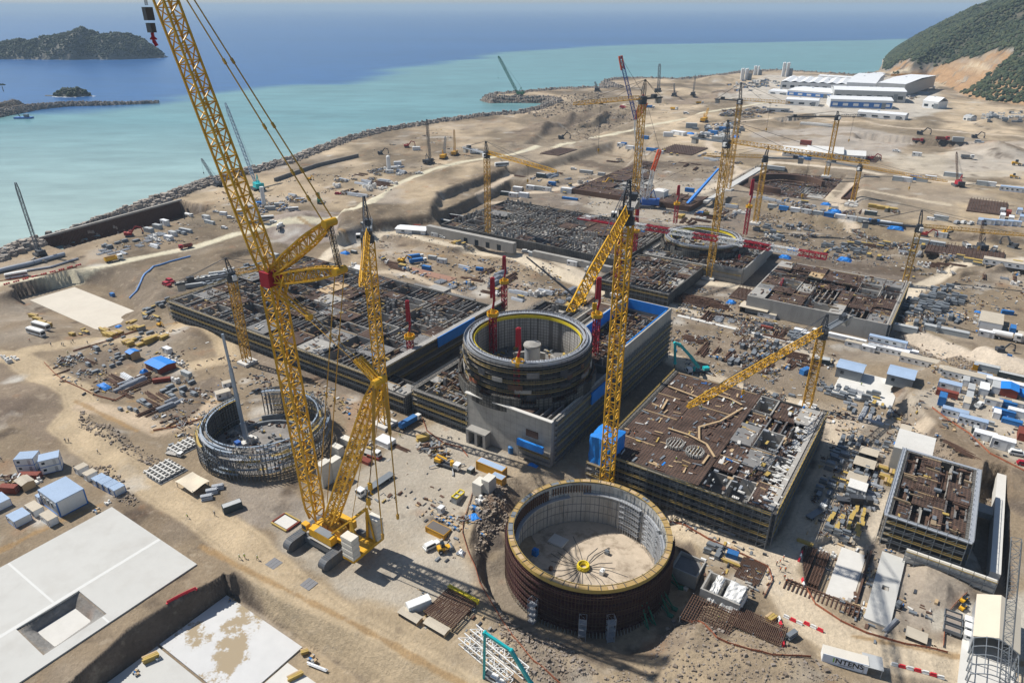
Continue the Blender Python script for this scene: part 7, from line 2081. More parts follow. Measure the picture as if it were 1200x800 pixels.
put("tan_cabin",267,452,label="pale hut behind the tan-roofed hut by the scaffold ring",scale=(.7,1.2,.8),rel=1.2)
for i,(px,py)in enumerate(((198,421),(206,424),(213,427))):put("bag_pallet",px,py,label="%s cluster of white bags behind the grey container"%ORD[i])
yard([(62,425),(120,405),(150,415),(130,445),(75,440)],{"scrap_heap":3,"formwork_stack":3,"rebar_bundle":3,"crate_group":1},26,"in the upper part of the left material yard",1)
yard([(110,455),(160,430),(185,445),(150,465)],{"rebar_bundle":4,"pipe_bundle":3},16,"in front of the tarpaulin workshop",2,smax=1.5)
yard([(140,480),(220,440),(250,455),(215,500),(190,495)],{"scrap_heap":3,"formwork_stack":3,"rebar_bundle":3,"bag_pallet":1,"pipe_bundle":1},34,"in the yard left of the scaffold ring",3)
yard([(72,385),(160,372),(165,395),(130,400),(90,398)],{"yellow_beam_stack":4,"formwork_stack":2,"mixed_formwork_stack":3},16,"below the cream slab pit",4,gap=4.5)
yard([(168,365),(212,350),(222,358),(200,378),(172,376)],{"formwork_stack":3,"mixed_formwork_stack":4,"scrap_heap":2,"yellow_beam_stack":1},24,"on the bank left of the huge dark deck",5)
yard([(130,398),(170,385),(195,398),(160,408)],{"yellow_beam_stack":5,"formwork_stack":3,"mixed_formwork_stack":3},14,"behind the blue workshop yard",6,gap=4)
yard([(2,415),(24,420),(22,427),(4,424)],{"bag_pallet":3,"tarpaulined_load":1},5,"beside the road at the left edge",7)
for i,(px,py)in enumerate(((40,372),(45,376),(50,380),(56,382))):put("yellow_beam_stack",px,py,rel=.2,label="%s stack of long yellow beams behind the parked coaches"%ORD[i],scale=(1.5,.8,1.2))
put("coach",43,392,rel=.15,label="white coach parked below the cream slab pit, nearer of two")
put("coach",49,385,rel=.15,label="grey-white coach parked close behind the nearer coach")
put("coach",20,325,rz=yaw_px(0,332,60,323),label="white coach driving on the shore road at the left")
put("yellow_tipper",134,306,rz=yaw_px(125,311,180,299),label="yellow tipper truck on the shore road above the cream slab",scale=1.35)
put("red_tipper",218,291,rz=yaw_px(230,289,180,299),label="dark red tipper truck on the shore road",scale=1.1)
put("tarpaulined_load",140,383,label="blue sheeted load at the lower corner of the cream slab",scale=.9)
put("blue_container",132,347,label="small blue hut on the floor edge of the cream slab pit",scale=(.5,.8,.8))
put("yellow_excavator",187,382,label="small yellow machine on the track right of the cream slab",scale=.6)
put("yellow_loader",246,384,label="yellow loader on the track below the huge dark deck",scale=.8)
def pipe(pts_px,label,r_,m,name="pipeline",z=.5):
 P=[GT(*p)+zv(z)for p in pts_px];o=MB()
 Q=[]
 for a,b in zip(P[:-1],P[1:]):
  n=max(1,int((b-a).length/4))
  for i in range(n):Q.append(ground(a.lerp(b,i/n))+zv(z))
 Q.append(P[-1])
 o.tube(Q,r_,8);ob=o.build(name,m,origin=P[0]);
 V=np.empty(len(ob.data.vertices)*3);tag(ob,label,"pipe");return ob
pipe([(223,301),(200,307),(180,313),(172,320),(165,332),(160,342),(152,350)],"thick blue-white hose running down the slope beside the cream slab pit",.55,M("hose_blue",(.18,.33,.62),.6,.2))
pipe([(-10,322),(40,310),(76,300)],"long thick grey pipe lying behind the shore road at the left",1.5,GALV,z=1.4)
pipe([(10,322),(60,314),(92,304)],"thinner grey pipe in front of the thick grey pipe at the left",.7,GALV,z=.7)
row("traffic_block",(8,333),(92,311),9,"red traffic blocks along the shore road above the cream slab pit","red traffic blocks above the pit")
KK="gear beside the sea wall pit"
for px,py,kd,lb,rl,sc in((175,272,"grey_container","grey container, left of two by the sea wall pit",.1,1.3),(185,268,"grey_container","grey container, right of two by the sea wall pit",.1,1.3),(194,264,"white_cabin","white cabin stack by the sea wall pit",0,(1.3,1.3,1.6)),
 (203,276,"grey_cabin","grey cabin in the plant rows by the sea wall pit",0,1.2),(218,272,"long_container","long grey container at the end of the plant rows",.1,1),(198,281,"white_container","white container in the plant rows by the shore road",.1,1.2),
 (242,257,"grey_cabin","grey cabin on the lone patch right of the sea wall pit",0,1.2),(246,262,"long_container","long grey container on the lone patch right of the sea wall pit",0,.9),(222,254,"tank_truck","white tanker left of the big boom near the sea wall pit",0,1),
 (262,252,"white_container","white container on the patch left of the big boom",.3,1),(253,249,"white_pickup","white pickup at the end of the sea wall pit",.2,1),(263,268,"white_car","white car parked below the patch left of the big boom",.2,1.1)):
 put(kd,px,py,rel=rl,label=lb,scale=sc)
yard([(115,292),(170,274),(215,270),(220,278),(150,300),(118,300)],{"pipe_bundle":5,"formwork_stack":2,"yellow_beam_stack":.6,"prop_rack":3,"bag_pallet":2,"crate_group":1},30,"in the plant rows by the sea wall pit",8,smin=1.0,smax=1.8,gap=6)
put("red_excavator",152,277,rel=1.0,label="dark red drill machine on the yard by the sea wall pit",scale=1.4)
put("scrap_heap",48,306,rel=0,label="scrap at the foot of the shore crane",scale=2)
yard([(0,290),(30,283),(34,290),(5,297)],{"bag_pallet":3,"formwork_stack":2},8,"behind the shore crane at the left edge",9,smin=1.2,smax=2)
def capping():
 P=[G(40,280.5,1),G(120,259,1),G(212,234.2,1)];r=thing("sea_wall","dark sheet-pile wall with a pale capping beam along the shore pit","wall",P[0])
 mb=MB();mb.bar(P[0],P[1],2.2,1.4);mb.bar(P[1],P[2],2.2,1.4);part("capping_beam",mb,CONC,r)
 mb=MB();n=110
 for i in range(n):
  p=P[0].lerp(P[2],i/n);p.y-=.6;mb.bar(Vector((p.x,p.y-1.2,-13)),Vector((p.x,p.y-1.2,.6)),.9,.7)
 part("sheet_piles",mb,RUST,r)
capping()
# around the big crane
def ballast(px,py,n,label,w=5.0,m=CWHITE,dp=2.6):
 p=GT(px,py);r=thing("ballast_stack",label,"counterweight stack",p)
 for k in range(n):
  mb=MB();mb.box((p.x,p.y,p.z+.1+k*1.02),(w,dp,.97),YAW+1.57*0);part("slab",mb,m,r)
ballast(382,567,9,"tallest stack of cream counterweight slabs behind the big boom's foot",2.8,dp=4.4)
ballast(394,560,8,"stack of cream counterweight slabs just right of the tallest stack",2.8,dp=4.4)
ballast(396,533,4,"low stack of cream counterweight slabs beyond the tallest stack",4.4)
ballast(407,521,3,"lowest stack of cream counterweight slabs beside the scaffold ring",4.4)
ballast(563,578,5,"stack of white ballast slabs in front of the ochre container, left one",3.6,dp=4.2)
ballast(573,574,5,"stack of white ballast slabs in front of the ochre container, right one",3.0,dp=4.2)
p0,p1=GT(420,584),GT(460,557)
KINDS["flatbed_truck"].place(ground((p0+p1)/2),atan2(p0.y-p1.y,p0.x-p1.x),"white truck with a long empty flatbed behind the derrick mast",None,1.15)
put("white_flatbed",434,533,rel=.1,label="red low-loader trailer by the scaffold ring",scale=1.0);
set_roof("x",RED)
put("red_container",428,541,rel=.0,label="bright red tray container under the derrick mast",scale=(.9,1,.5));
put("red_container",439,536,rel=.1,label="bright red tray container right of the derrick mast",scale=(.9,1,.4))
put("white_container",452,520,rel=0,label="cream box on the apron right of the derrick mast",scale=(1.1,1.9,.9))
put("rebar_bundle",470,525,label="long dark beams lying right of the cream box")
p=GT(481,497);KINDS["blue_box_truck"].place(p,yaw_px(470,502,492,489),"blue and ochre truck backing into the gap by the annex",None,.9)
put("yellow_beam_stack",495,515,rel=1.0,label="yellow beams beside the orange net near the annex",scale=1.2)
concrete_pump("compact yellow and grey pump truck in front of the porch",[GT(524,547)+zv(3.2),GT(524,547)+Vector((-3.5,2.2,3.6))],GT(524,547),YAW+.1,YEL,.6)
put("scrap_heap",506,527,label="heap of sawn timber between the yellow beams and the pump truck",scale=2.0)
put("scrap_heap",516,534,label="heap of pale boards next to the pump truck",scale=1.6)
for i,(px,py)in enumerate(((595,524),(602,521),(599,530),(608,527))):
 p=GT(px,py);mb=MB();mb.cyl(p,p+zv(2.6),1.15,1.15,16);mb.cyl(p+zv(2.6),p+zv(2.95),1.15,.5,16);o=mb.build("water_tank",M("tank_blue",(.02,.13,.33),.5,.1),origin=p);tag(o,"blue round water tank in the cluster of four under the reactor wall","tank","blue tanks under the reactor wall")
put("tarpaulined_load",625,545,label="crumpled blue sheet on the ground below the reactor wall",scale=(.8,.6,.5))
put("ochre_container",576,553,label="ochre generator container with blue-grey roof above the dark heap",scale=(1.9,1.3,1.35))
put("ochre_container",584,566,rel=0,label="shorter ochre container with orange top beside the generator container",scale=(.8,1.2,1.2))
put("dark_container",552,553,rel=1.57,label="small dark machine at the left end of the generator container",scale=(.4,.8,.7))
put("grey_container",537,586,rel=1.57,label="grey box with a bright yellow frame on top, on the apron",scale=(.75,.9,.85))
p=GT(537,586);r=thing("lifting_frame","bright yellow lifting frame resting on the grey box","lifting frame",p+zv(2.3));mb=MB()
for a in(-1,1):
 w=E1*a*1.0;mb.bar(p+w-E2*2.3+zv(2.45),p+w+E2*2.3+zv(2.45),.35)
for b in(-2.2,0,2.2):mb.bar(p-E1*1.0+E2*b+zv(2.8),p+E1*1.0+E2*b+zv(2.8),.3)
part("beam",mb,LIME,r)
put("crate_group",558,594,label="clutter of white drums beside the ballast slabs",scale=1.4)
put("bag_pallet",564,588,label="pale sacks beside the ballast slabs")
put("tarpaulined_load",556,606,label="flat blue sheet at the edge of the dark heap",scale=(.7,1.2,.5),rel=1.0)
put("scrap_heap",546,610,label="reddish scrap at the edge of the dark heap",scale=1.1)
put("white_cabin",517,599,rel=1.57,label="tiny white hut on the apron",scale=(.35,.7,.75))
for i,(px,py)in enumerate(((514,606),(521,609),(528,613),(535,618),(530,606))):put("crate_group",px,py,label="%s cluster of small parts in the row above the dark flat box"%ORD[i],scale=.9)
put("ochre_container",514,624,rel=0,label="flat ochre box with dark top on the apron",scale=(1.25,1.6,.8));set_roof("flat ochre box with dark top on the apron",M("dark_top",(.13,.115,.105),.8,.1))
put("white_car",506,641,rel=1.25,label="white estate car parked beside the yellow roller",scale=1.15)
put("yellow_roller",521,645,rel=1.0,label="yellow road roller beside the white estate car",scale=1.15)
put("tarpaulined_load",541,648,label="small load under a pale grey sheet by the orange net",scale=(.6,.7,.8));
for o in bpy.data.objects:
 if o.get('label')=="small load under a pale grey sheet by the orange net":o.data=o.data.copy();o.data.materials.clear();o.data.materials.append(GALV)
put("crate_group",566,625,label="small yellow frames lying on the dark heap",scale=.7)
put("white_container",491,712,rel=1.1,label="white container beside the rusty mat in the foreground",scale=(1.1,1.05,1.05))
put("open_shed",0,0,label="low brown timber box left of the rusty mat",scale=(.55,.32,.4),z=0).location=GT(481,724)
put("open_shed",0,0,label="low brown timber box in front of the rusty mat",scale=(.58,.32,.4),z=0).location=GT(512,737)
def rusty_mat():
 p=GT(528,716);r=thing("rebar_platform","square rusty rebar platform with a bright yellow rail","rebar platform",p);mb=MB();q=.55
 c,s_=1,1
 for k in range(22):y=-5.2+k*.49;mb.bar(p+E1*-5+E2*y+zv(1.6),p+E1*5+E2*y+zv(1.6),.22)
 for k in range(12):x=-5+k*.9;mb.bar(p+E1*x+E2*-5.3+zv(1.35),p+E1*x+E2*5.2+zv(1.35),.22)
 for x in(-4.8,0,4.8):
  for y in(-5,0,5):mb.bar(p+E1*x+E2*y,p+E1*x+E2*y+zv(1.4),.25)
 part("mat",mb,RUST,r)
 mb=MB();mb.bar(p+E1*-5+E2*-5.2+zv(1.9),p+E1*-5+E2*-5.2+zv(2),.1);mb.lattice(p+E1*-5.2+E2*5.6+zv(1.7),p+E1*5.4+E2*5.6+zv(1.7),.8,.9,bay=1.1,chord=.22,brace=.16);part("rail",mb,LIME,r)
rusty_mat()
def lying_boom(label,px0,px1,off,w=2.2):
 p,q=GT(*px0),GT(*px1);r=thing("boom_section",label,"crane boom section",p);d=(q-p).normalized();s=Vector((-d.y,d.x,0))*off;mb=MB()
 mb.lattice(p+s+zv(w*.6),q+s+zv(w*.6),w,w,bay=w,chord=.24,brace=.15);part("lattice",mb,WHITE,r)
 mb=MB()
 for f in(.1,.5,.9):c=p.lerp(q,f)+s;mb.box((c.x,c.y,c.z),(.5,w*1.2,.3),atan2(d.y,d.x))
 part("sleeper",mb,PLY,r)
lying_boom("white lattice boom section lying under the turquoise boom, nearer one",(541,752),(598,800),0)
lying_boom("white lattice boom section lying under the turquoise boom, farther one",(552,744),(614,795),.8)
put("white_pickup",579,797,rel=.0,label="white pickup under the turquoise pump boom",scale=1.1)
for px,py,kd,lb,sc,rl in((177,772,"yellow_beam_stack","stack of tan timber beams on the plain slab in the excavation",(1.0,.6,.8),1.2),(160,787,"crate_group","dark box on the plain slab in the excavation",.6,0),(270,703,"crate_group","black crate at the top corner of the mud-stained slab",.5,.8),(186,772,"bag_pallet","pale bundle beside the tan timber beams",.4,0),(346,793,"yellow_beam_stack","bundle of tan poles on the timber-strewn slab",(1,.5,.6),1.2),
 (372,781,"pipe_bundle","long pale beam on the timber-strewn slab",(1,.4,.5),.2),(366,771,"crate_group","dark crates on the timber-strewn slab",.8,0),(357,764,"yellow_beam_stack","short boards on the timber-strewn slab",.5,1)):
 p=G(px,py,-6.7);KINDS[kd].place(p,YAW+rl,lb,None,sc)
# right foreground
def wrapped_box():
 a0,a1,b0,b1=-37.5,-26.5,149.5,157.5;r=thing("concrete_chamber","small open concrete chamber half wrapped in white sheeting","concrete chamber",AB(-32,153,0));mb=MB();t=.5
 mb.abox(a0,a1,b0,b0+t,-.3,4);mb.abox(a0,a1,b1-t,b1,-.3,4);mb.abox(a0,a0+t,b0+t,b1-t,-.3,4);mb.abox(a1-t,a1,b0+t,b1-t,-.3,4);mb.abox(-33.2,-32.7,b0+t,b1-t,-.3,3.9);part("wall",mb,CONC,r)
 mb=MB();mb.abox(a0+t,a1-t,b0+t,b1-t,-.2,.1);part("floor",mb,CONCD,r)
 for(x0,x1,y0,y1,nm)in((-35.4,-32.6,149.2,157.8,1),(-31.8,-26.2,149.1,157.8,2)):
  mb=MB();n=10;k=0;rnd=random.Random(nm)
  for i in range(n):
   for j in range(n):
    e=min(i,j,n-1-i,n-1-j);p=AB(x0+(x1-x0)*i/(n-1)+rnd.uniform(-.1,.1),y0+(y1-y0)*j/(n-1)+rnd.uniform(-.1,.1));mb.v.append((p.x,p.y,rnd.uniform(.4,1.4)if e==0 else 4.25+rnd.uniform(-.2,.45)))
  for i in range(n-1):
   for j in range(n-1):mb.face((i*n+j,(i+1)*n+j,(i+1)*n+j+1,i*n+j+1))
  part("white_sheet",mb,TARPW,r)
wrapped_box()
def grey_box():
 a,b=SAB(806,668,-2);r=thing("concrete_chamber","dark grey concrete box in the shade right of the maroon ring","concrete chamber",AB(a,b,-4));mb=MB()
 mb.abox(a-4,a+4,b-4,b-3.6,-4.2,.6);mb.abox(a-4,a+4,b+3.6,b+4,-4.2,.6);mb.abox(a-4,a-3.6,b-3.6,b+3.6,-4.2,.6);mb.abox(a+3.6,a+4,b-3.6,b+3.6,-4.2,.6);part("wall",mb,CONC,r)
 mb=MB();mb.abox(a-3.6,a+3.6,b-3.6,b+3.6,-1.2,-.6);part("deck",mb,CONCD,r)
grey_box()
def mat_platform(px,py,la,lb,label,h=1.5,m=RUST,z=0,sp=.7):
 a,b=SAB(px,py,z);p=GT(px,py);r=thing("rebar_platform",label,"rebar mat",p);mb=MB();z0=p.z
 x=-la
 while x<=la:mb.bar(AB(a+x,b-lb,z0+h),AB(a+x,b+lb,z0+h),.18);x+=sp
 y=-lb
 while y<=lb:mb.bar(AB(a-la,b+y,z0+h-.2),AB(a+la,b+y,z0+h-.2),.18);y+=sp*1.4
 part("mat",mb,m,r);mb=MB()
 for x in(-la,0,la):
  for y in(-lb,lb):mb.bar(AB(a+x,b+y,z0-.3),AB(a+x,b+y,z0+h+.2),.2)
 part("leg",mb,GSTEEL,r)
mat_platform(831,727,6.5,5.0,"open grid of rusty bars on the bank right of the maroon ring")
mat_platform(886,738,7.0,3.6,"denser rusty mat with dark legs beside the open bar grid",1.8,sp=.45)
mat_platform(880,668,3.4,5.0,"brown twin bar mats on a pale bed below the road",.3,sp=.4)
put("blue_container",858,652,rel=.1,label="small blue and white striped hut beside the road",scale=(.55,.9,.7))
put("yellow_beam_stack",856,660,rel=0,label="yellow timber edge below the blue and white hut",scale=(1.4,.4,.5))
yard([(822,632),(848,640),(845,655),(820,645)],{"formwork_stack":4,"tall_formwork_stack":1},6,"left of the blue and white hut",31,gap=2.6,smax=1.0)
for i,(px,py)in enumerate(((838,612),(872,628),(880,622),(892,628),(852,622),(800,596),(812,600))):put(("pipe_bundle","yellow_beam_stack","rebar_bundle","crate_group")[i%4],px,py,label="%s pile along the foot of the turbine deck's front scaffold"%ORD[i],scale=.9)
put("bag_pallet",805,690,label="small blue sheet and sacks in the shade near the dark concrete box",scale=.6)
def barrier(px,py,n,rz,label,red0=True):
 p=GT(px,py);r=thing("traffic_barrier",label,"traffic barrier",p);d=Vector((cos(rz),sin(rz),0))
 for k in range(n):
  c=p+d*((k-(n-1)/2)*1.75);c=ground(c);mb=MB();mb.box((c.x,c.y,c.z),(1.6,.65,.3),rz);mb.box((c.x,c.y,c.z+.3),(1.55,.4,.65),rz,.85);part("segment",mb,BARR if(k%2==0)==red0 else WHITE,r)
barrier(938,652,3,1.0,"red and white barriers beside the wire stacks above the trench")
barrier(941,683,2,yaw_px(940,678,942,688),"short red and white barrier at the trench corner")
barrier(914,729,2,yaw_px(912,722,916,735),"short white and red barrier at the road fork, upper of two in line",False)
barrier(916,748,4,yaw_px(913,738,917,758),"white and red barrier line at the road fork, lower of two in line",False)
barrier(929,727,3,yaw_px(924,724,935,729),"white and red barrier row on the sand beside the road, left part",False)
barrier(953,735,3,yaw_px(945,731,960,738),"red barrier row on the sand beside the road, right part")
barrier(1075,786,7,yaw_px(1060,782,1090,790),"long white barrier row ending in red below the big road",False)
put("formwork_stack",927,747,rel=1.2,label="dark grey trough standing by the road fork",scale=(1.2,.9,1.6))
put("yellow_beam_stack",903,725,rel=1.2,label="timber load on a low trolley near the wrapped chamber",scale=.7)
def sign_box():
 p=GT(988,777);rz=yaw_px(970,772,1008,783);r=thing("sign_container","white container with a large black lettered sign on its front","container",p);L=10.5
 M4=lambda x,y,z:Vector((p.x+cos(rz)*x-sin(rz)*y,p.y+sin(rz)*x+cos(rz)*y,p.z+z))
 mb=MB();mb.box(M4(0,0,0),(L,3.0,3.0),rz);part("body",mb,PANELW,r)
 mb=MB();mb.box(M4(0,0,3.0),(L+.1,3.1,.12),rz);part("roof",mb,M("cream_roof",(.6,.56,.49),.8,.1,.3),r)
 mb=MB();mb.box(M4(0,-1.56,.35),(L-.2,.1,2.9),rz);sg=part("sign_board",mb,M("sign_white",(.62,.68,.78),.5,.04),r)
 def text(s,x,z,size,m):
  c=bpy.data.curves.new("lettering",'FONT');c.body=s;c.size=size;c.extrude=.02;c.offset=.045
  o=bpy.data.objects.new("lettering",c);COL.objects.link(o)
  me=bpy.data.meshes.new_from_object(o.evaluated_get(bpy.context.evaluated_depsgraph_get()));bpy.data.objects.remove(o)
  me.materials.clear();me.materials.append(m);o=bpy.data.objects.new("lettering",me);COL.objects.link(o)
  w=M4(x,-1.64,z);o.parent=sg;o.location=w-Vector(p);o.rotation_euler=(pi/2,0,rz)
 BK=M("sign_black",(.015,.015,.02),.5,.02)
 text("I",-2.9,1.35,2.1,M("sign_green",(.25,.5,.05),.5,.02));text("NTENS",-2.3,1.35,2.1,BK)
 mb=MB()
 for k in range(11):mb.box(M4(-1.2+k*.33,-1.63,.85),(.2,.05,.22),rz)
 part("small_print",mb,BK,r,sg)
sign_box()
p=GT(1020,784);r=thing("carport","grey lean-to roof on posts at the end of the sign container","carport",p);rz=yaw_px(970,772,1008,783);mb=MB();mb.box((p.x,p.y,p.z+2.7),(4.6,4.4,.15),rz);part("roof",mb,ROOFG,r)
for x in(-2,2):
 for y in(-2,2):c=Vector((p.x+cos(rz)*x-sin(rz)*y,p.y+sin(rz)*x+cos(rz)*y,p.z));mb=MB();mb.bar(c-zv(.3),c+zv(2.7),.14);part("post",mb,GALV,r)
def rebar_bundle_row():
 for i,(a,w)in enumerate(((-18.8,1.6),(-15.8,2.3),(-12.2,2.6))):
  r=thing("rebar_cage","%s long rusty rebar cage in the trench at the lower right"%ORD[i],"rebar cage",AB(a,182,-2));mb=MB();b0,b1=174,190
  for x in(-w/2,-w/6,w/6,w/2):
   for z in(-1.9,-.5):mb.bar(AB(a+x,b0,z),AB(a+x,b1,z),.24)
  y=b0
  while y<=b1:
   for z in(-1.9,-.45):mb.bar(AB(a-w/2,y,z),AB(a+w/2,y,z),.2)
   for x in(-w/2,w/2):mb.bar(AB(a+x,y,-1.9),AB(a+x,y,-.45),.2)
   y+=.62
  part("bars",mb,RUST,r)
rebar_bundle_row()
a,b=-11,190
for i,(px,py)in enumerate(((963,647),(970,652),(978,652))):put("bag_pallet",px,py,label="%s white foam bundle at the head of the trench"%ORD[i],scale=.7)
put("yellow_beam_stack",943,636,rel=0,label="orange timber edge at the top of the trench",scale=(1.2,.4,.5))
def low_frame():
 r=thing("tarred_formwork","long tarry formwork frame along the lower edge of the trench","formwork",AB(-9,170,0));mb=MB()
 for k in range(5):mb.abox(-19,1,167+k*.9,167.35+k*.9,-1.2+k*.25,-.6+k*.3)
 for k in range(18):mb.abox(-19+k*1.15,-18.7+k*1.15,166.8,171.4,-.2,.45)
 part("frame",mb,RUST,r)
low_frame()
long_block("pale concrete base slab with upstands in the right half of the trench",-8.5,-1.5,173,196,-2.4,-1.2,CONCP,name="foundation",cat="foundation")
long_block("thin brown formwork wall along the right side of the trench",-.9,-.3,172,197,-2.4,.6,RUST,name="formwork_wall",cat="formwork")
def hangar():
 a0,a1,b0,b1=26.5,36,171,188;r=thing("hangar","tan gabled hangar with an open steel frame at its front","hangar",AB(31,176,0));mb=MB();zr,ze=8.0,5.6
 m_=(a0+a1)/2
 for x0,z0,x1,z1_ in((a0-.3,ze,m_,zr),(m_,zr,a1+.3,ze)):
  mb.hexa([AB(x0,b0,z0),AB(x1,b0,z1_),AB(x1,b1,z1_),AB(x0,b1,z0),AB(x0,b0,z0+.2),AB(x1,b0,z1_+.2),AB(x1,b1,z1_+.2),AB(x0,b1,z0+.2)])
 part("roof",mb,M("tan_sheet",(.56,.50,.40),.8,.06,.2),r)
 mb=MB();mb.abox(a0,a0+.15,b0,b1,0,ze);mb.abox(a1-.15,a1,b0,b1,0,ze);mb.abox(a0+.15,a1-.15,b1-.15,b1,0,ze);part("wall",mb,GALV,r)
 mb=MB()
 for k in range(5):
  b=b0-.3-k*3.2
  prev=None
  for i in range(9):
   x=a0+(a1-a0)*i/8;z=ze+(zr-ze)*sin(pi*i/8);q=AB(x,b,z)
   if prev is not None:mb.bar(prev,q,.2)
   prev=q
  for x in(a0,a1):mb.bar(AB(x,b,0),AB(x,b,ze),.22)
 for x,z in((a0,ze),(m_,zr),(a1,ze),(a0,2.6),(a1,2.6),((a0+m_)/2,ze+1.7),((a1+m_)/2,ze+1.7)):mb.bar(AB(x,b0,z),AB(x,b0-13,z),.15)
 part("open_frame",mb,GSTEEL,r)
hangar()
for i,(px,py)in enumerate(((1121,727),(1121,735),(1120,744))):put("white_tipper",px,py,rel=.05,label="%s rusty skip trailer parked beside the tan hangar"%ORD[i],scale=(.8,.9,.8));
for i,(px,py)in enumerate(((1129,704),(1128,713))):put("yellow_loader",px,py,rel=1.2,label="%s small machine by the hangar's left corner"%ORD[i],scale=.6)
put("open_shed",0,0,label="tilted plywood tray with an orange edge on the bank",scale=(.4,.45,.35),z=0).location=GT(1073,747)
put("formwork_stack",1052,711,rel=1.3,label="small dark machine on the track right of the white strip",scale=(.5,.8,1.6))
put("pipe_bundle",1043,733,rel=1.25,label="grey beam pair at the lower end of the white strip",scale=(1.1,.6,.8))
for i,(px,py)in enumerate(((1038,644),(1044,645))):put("crate_group",px,py,label="%s dark bundle at the head of the white strip"%ORD[i],scale=.5)
put("cable_drum",1069,631,rel=.3,label="white cable drum lying in front of the scaffolded block",scale=.9)
put("dark_container",1047,627,rel=.1,label="low dark crate left of the cable drum",scale=(.8,.8,.5))
put("flatbed_truck",956,603,rel=1.2,label="dark lorry in the yard right of the turbine deck",scale=(.6,.9,.9))
yard([(985,515),(1040,520),(1020,560),(960,600),(950,580)],{"formwork_stack":6,"tall_formwork_stack":4,"scrap_heap":3,"prop_rack":2,"mixed_formwork_stack":1},60,"in the yard right of the turbine deck",32,gap=2.9,smax=1.1)
yard([(1005,560),(1055,545),(1045,620),(1000,640),(960,625)],{"formwork_stack":6,"mixed_formwork_stack":3,"yellow_beam_stack":.3,"tall_formwork_stack":2,"scrap_heap":3,"crate_group":2,"tarpaulined_load":.4,"pipe_bundle":2},60,"beside the scaffolded block",33,gap=2.8,smax=1.0)
yard([(990,470),(1045,478),(1040,500),(1000,495)],{"formwork_stack":4,"tall_formwork_stack":3,"pipe_bundle":2},18,"just above the panel yard fork",34,gap=2.9,smax=1.0)
yard([(955,448),(1030,462),(1035,478),(960,462)],{"formwork_stack":5,"tall_formwork_stack":3,"mixed_formwork_stack":2,"prop_rack":2},30,"below the blue-roofed sheds",35,gap=3)
put("open_shed",1017,535,label="small tan roof over a bench in the panel yard, upper one",scale=(.5,.6,.7));put("open_shed",1012,548,label="tan roof in the middle of the panel yard",scale=(.55,.7,.7));put("open_shed",1003,566,label="tan roof beside the pipes, lowest in the panel yard",scale=(.5,.7,.7))
put("white_tent",1004,575,label="pale open-sided shelter at the bottom of the panel yard",scale=(.22,.28,.5))
put("grey_cabin",1060,520,rel=1.57,label="grey cabin next to the tan roof behind the scaffolded block",scale=(.8,1.2,1));put("tan_cabin",1060,508,rel=1.57,label="tan-roofed hut behind the scaffolded block",scale=(.9,1.6,1))
put("tarpaulined_load",1051,520,label="blue sheet next to the grey cabin behind the scaffolded block",scale=.5)
for i,(px,py)in enumerate(((1036,560),(1046,556),(1034,550),(1040,566),(1047,548))):put("yellow_beam_stack",px,py,rel=(i%2)*1.57,label="%s bright yellow stack round the pipe coil beside the scaffolded block"%ORD[i],scale=.85)
p=GT(1039,553);mb=MB();mb.ring((p.x,p.y),1.6,1.9,p.z,p.z+.8,24);mb.ring((p.x,p.y),2.1,2.3,p.z,p.z+.5,24);o=mb.build("pipe_coil",GSTEEL,origin=p);tag(o,"round pipe coil among the yellow stacks","pipe coil")
p=GT(1040,585)
telescopic("dark wheeled crane lying low across the panel yard",(1000,590),(960,592),170,DSTEEL,DSTEEL,.8)
# right terrace: sheds and cabins
put("blue_roofed_shed",995,440,label="grey shed with a pale blue roof, left of two",scale=(1.05,1,1))
put("blue_roofed_shed",1054,448,label="grey shed with a pale blue roof and a lean-to, right of two",scale=(1,1.1,1))
put("white_cabin",1042,446,rel=1.57,label="white lean-to on the left of the right blue-roofed shed",scale=(1.3,.8,1.0))
put("blue_container",943,437,rel=1.2,label="blue container by the foot of the slanting-jib crane",scale=(.9,1,.9))
put("dark_container",962,425,rel=.2,label="dark stacked boxes left of the blue-roofed sheds",scale=(1.2,1.6,1.0))
GR="cabins on the right terrace"
put("tan_cabin",1003,406,label="tan-roofed cabin at the left end of the terrace line",group=GR,scale=(1.6,1.6,1));put("white_cabin",1017,411,label="white cabin next to the tan one on the terrace line",group=GR)
put("long_blue_cabin",1038,409,label="long white cabin upper storey with four windows",group=GR,scale=(1.4,1,1),dz=2.9);put("long_cabin",1040,413,label="long cabin lower storey under the four-window cabin",group=GR,scale=(1.0,1,.95))
put("white_cabin",1067,416,label="white cabin at the right end of the two-storey line",group=GR)
put("long_tan_cabin",1082,427,label="long tan-roofed barrack on the terrace slope",group=GR)
put("tan_cabin",1108,437,label="small tan-roofed cabin left of the second barrack",group=GR,scale=(1,1.5,1));put("long_tan_cabin",1128,443,label="second tan-roofed barrack above the cabin village",group=GR,scale=(.8,1,1))
put("grey_container",1155,434,label="grey container with yellow ends on the upper terrace",scale=(1.6,1.2,1.1));put("ochre_container",1153,442,label="yellow container below the grey one on the upper terrace",scale=(1,.8,.7));put("ochre_container",1142,433,rel=1.57,label="yellow end frame of the grey container",scale=(.35,.8,1.1))
put("dark_container",1189,445,label="long dark rack at the right edge above the village",scale=(2.2,1.0,1.0));put("long_cabin",1172,452,label="long blue and white office strip across the village top",group=GR)
